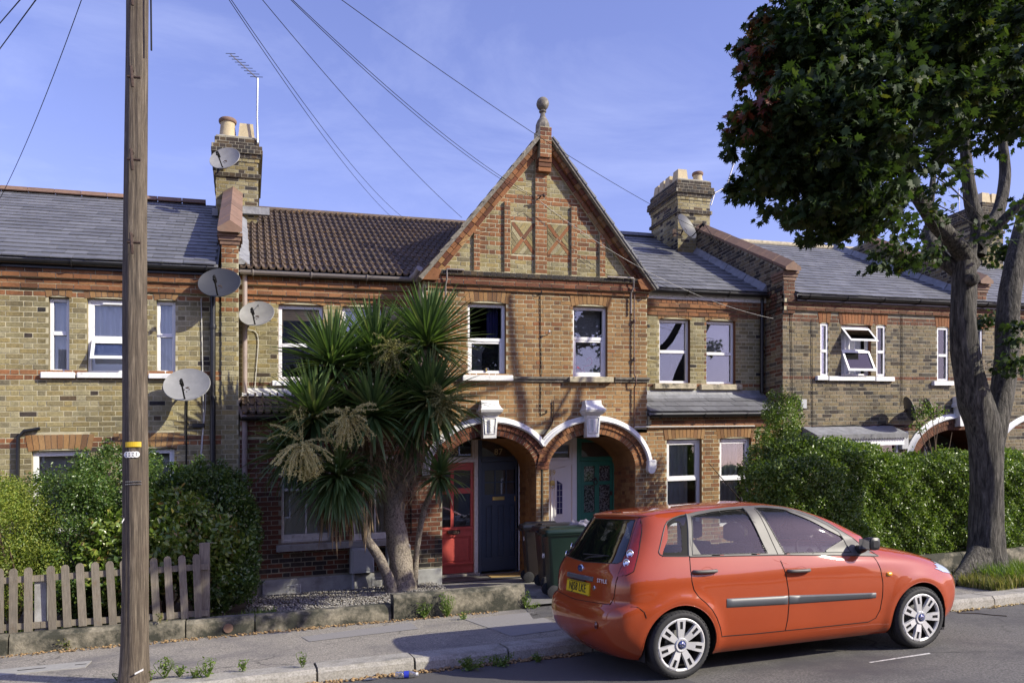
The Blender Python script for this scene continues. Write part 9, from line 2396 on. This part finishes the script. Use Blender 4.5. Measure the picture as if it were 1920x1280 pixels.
# flower sprays
def spray(px_, py_, Y, R, mat, seed, n=46, down=.5):
    r = random.Random(seed); x, z = P(px_, py_, Y); c = Vector((x, Y, z)); m = M(); bits = []
    for k in range(n):
        d = Vector((r.gauss(0, 1), r.gauss(0, .7)-.3, r.gauss(0, 1)-down)).normalized(); p = c+d*R*.12; v = d.copy(); pts = [tuple(p)]
        for s in range(6): v = (v+Vector((0, 0, -.16))+Vector((r.gauss(0, .08), r.gauss(0, .08), r.gauss(0, .08)))).normalized(); p = p+v*R/6*r.uniform(.8, 1.2); pts.append(tuple(p))
        m.tube(pts, .0045, 4)
        for s in range(1, 7):
            for q in range(7):
                a = Vector(pts[s-1]).lerp(Vector(pts[s]), r.random()); bits.append(tuple(a+Vector((r.gauss(0, .009), r.gauss(0, .009), r.gauss(0, .009)))))
                if q < 2:
                    e_ = a+Vector((r.gauss(0, .026), r.gauss(0, .026), r.gauss(0, .022)-.01)); m.tube([tuple(a), tuple(e_)], .003, 3); bits += [tuple(a.lerp(e_, r.random())) for _ in range(5)]
    st = m.obj('flower_spray', MAT[mat], cp_); leaf_mesh('florets', np.array(bits), .020, MAT[mat], T_RH, st)
spray(566, 830, 11.3, .46, 'flower', 1, 64, .8); spray(652, 782, 11.25, .40, 'flower', 2, 50, .5); spray(735, 655, 11.8, .36, 'flowerold', 3, 40, .3); spray(838, 752, 11.5, .36, 'flowerold', 4, 44, .2); spray(668, 715, 12.0, .30, 'flowerold', 5, 30); spray(560, 765, 11.7, .22, 'flowerold', 6, 24)
m = M(); random.seed(15)
for (a, b) in ((590, 905), (640, 905), (715, 870), (780, 850), (795, 790), (690, 880), (610, 880), (740, 860), (770, 900), (700, 840)):
    x, z = P(a, b, 12.0)
    for k in range(46):
        p = Vector((x+random.gauss(0, .10), 12.0+random.gauss(0, .12), z+random.gauss(0, .12))); pts = [tuple(p)]; v = Vector((random.gauss(0, .5), random.gauss(0, .3), -1)).normalized()
        for s in range(4): v = (v+Vector((random.gauss(0, .35), random.gauss(0, .3), -.1))).normalized(); p = p+v*.09; pts.append(tuple(p))
        m.tube(pts, .0035, 3, caps=False)
m.obj('dry_flower_stalks', MAT['deadblade'], cp_, 'stuff')

# ---- terrace on the other side of the street (seen only in reflections and from other places)
RB_ = MAT['stock']
for i in range(5):
    x0 = -14+i*7.0; t = thing('terraced_house', 'brick house across the street, number %s along the opposite terrace' % ['one', 'two', 'three', 'four', 'five'][i], 'house', (x0+3.5, -13, .1), 'houses across the street')
    m = M(); m.box(x0, x0+6.98, -18, -10, .05, 5.6); m.obj('wall', RB_, t)
    m = M(); m.prism([(-9.8, 5.5), (-14, 7.9), (-18.2, 5.5)], lambda y, z: (x0, y, z), lambda y, z: (x0+6.98, y, z)); m.obj('roof', MAT['slate'], t)
    for j in range(3):
        for (za, zb) in ((.95, 2.4), (3.6, 4.95)):
            xa = x0+.8+j*2.2
            if j == 1 and za < 1: m = M(); m.box(xa, xa+.9, -10.02, -9.95, .1, 2.2); m.obj('front_door', MAT['bluedoor'], t); continue
            m = M(); frame_rect(m, xa, xa+1.1, za, zb, .07, -9.98, -9.93); w = m.obj('window', MAT['white'], t); m = M(); m.box(xa+.07, xa+1.03, -9.985, -9.97, za+.07, zb-.07); m.obj('pane', MAT['reardark'], w)
    m = M(); m.box(x0+6.2, x0+6.9, -15, -13, 6.5, 8.8); m.obj('chimney', RB_, t)
flat('far_pavement', [(-120, -9.95), (120, -9.95), (120, -2.5), (-120, -2.5)], .10, MAT['pave'])
flush_pieces({'default': 300})
print('objects', len(bpy.data.objects), 'tris', sum(len(o.data.loop_triangles) if False else sum(len(p.vertices)-2 for p in o.data.polygons) for o in bpy.data.objects if o.type == 'MESH' and o.data.users == 1))
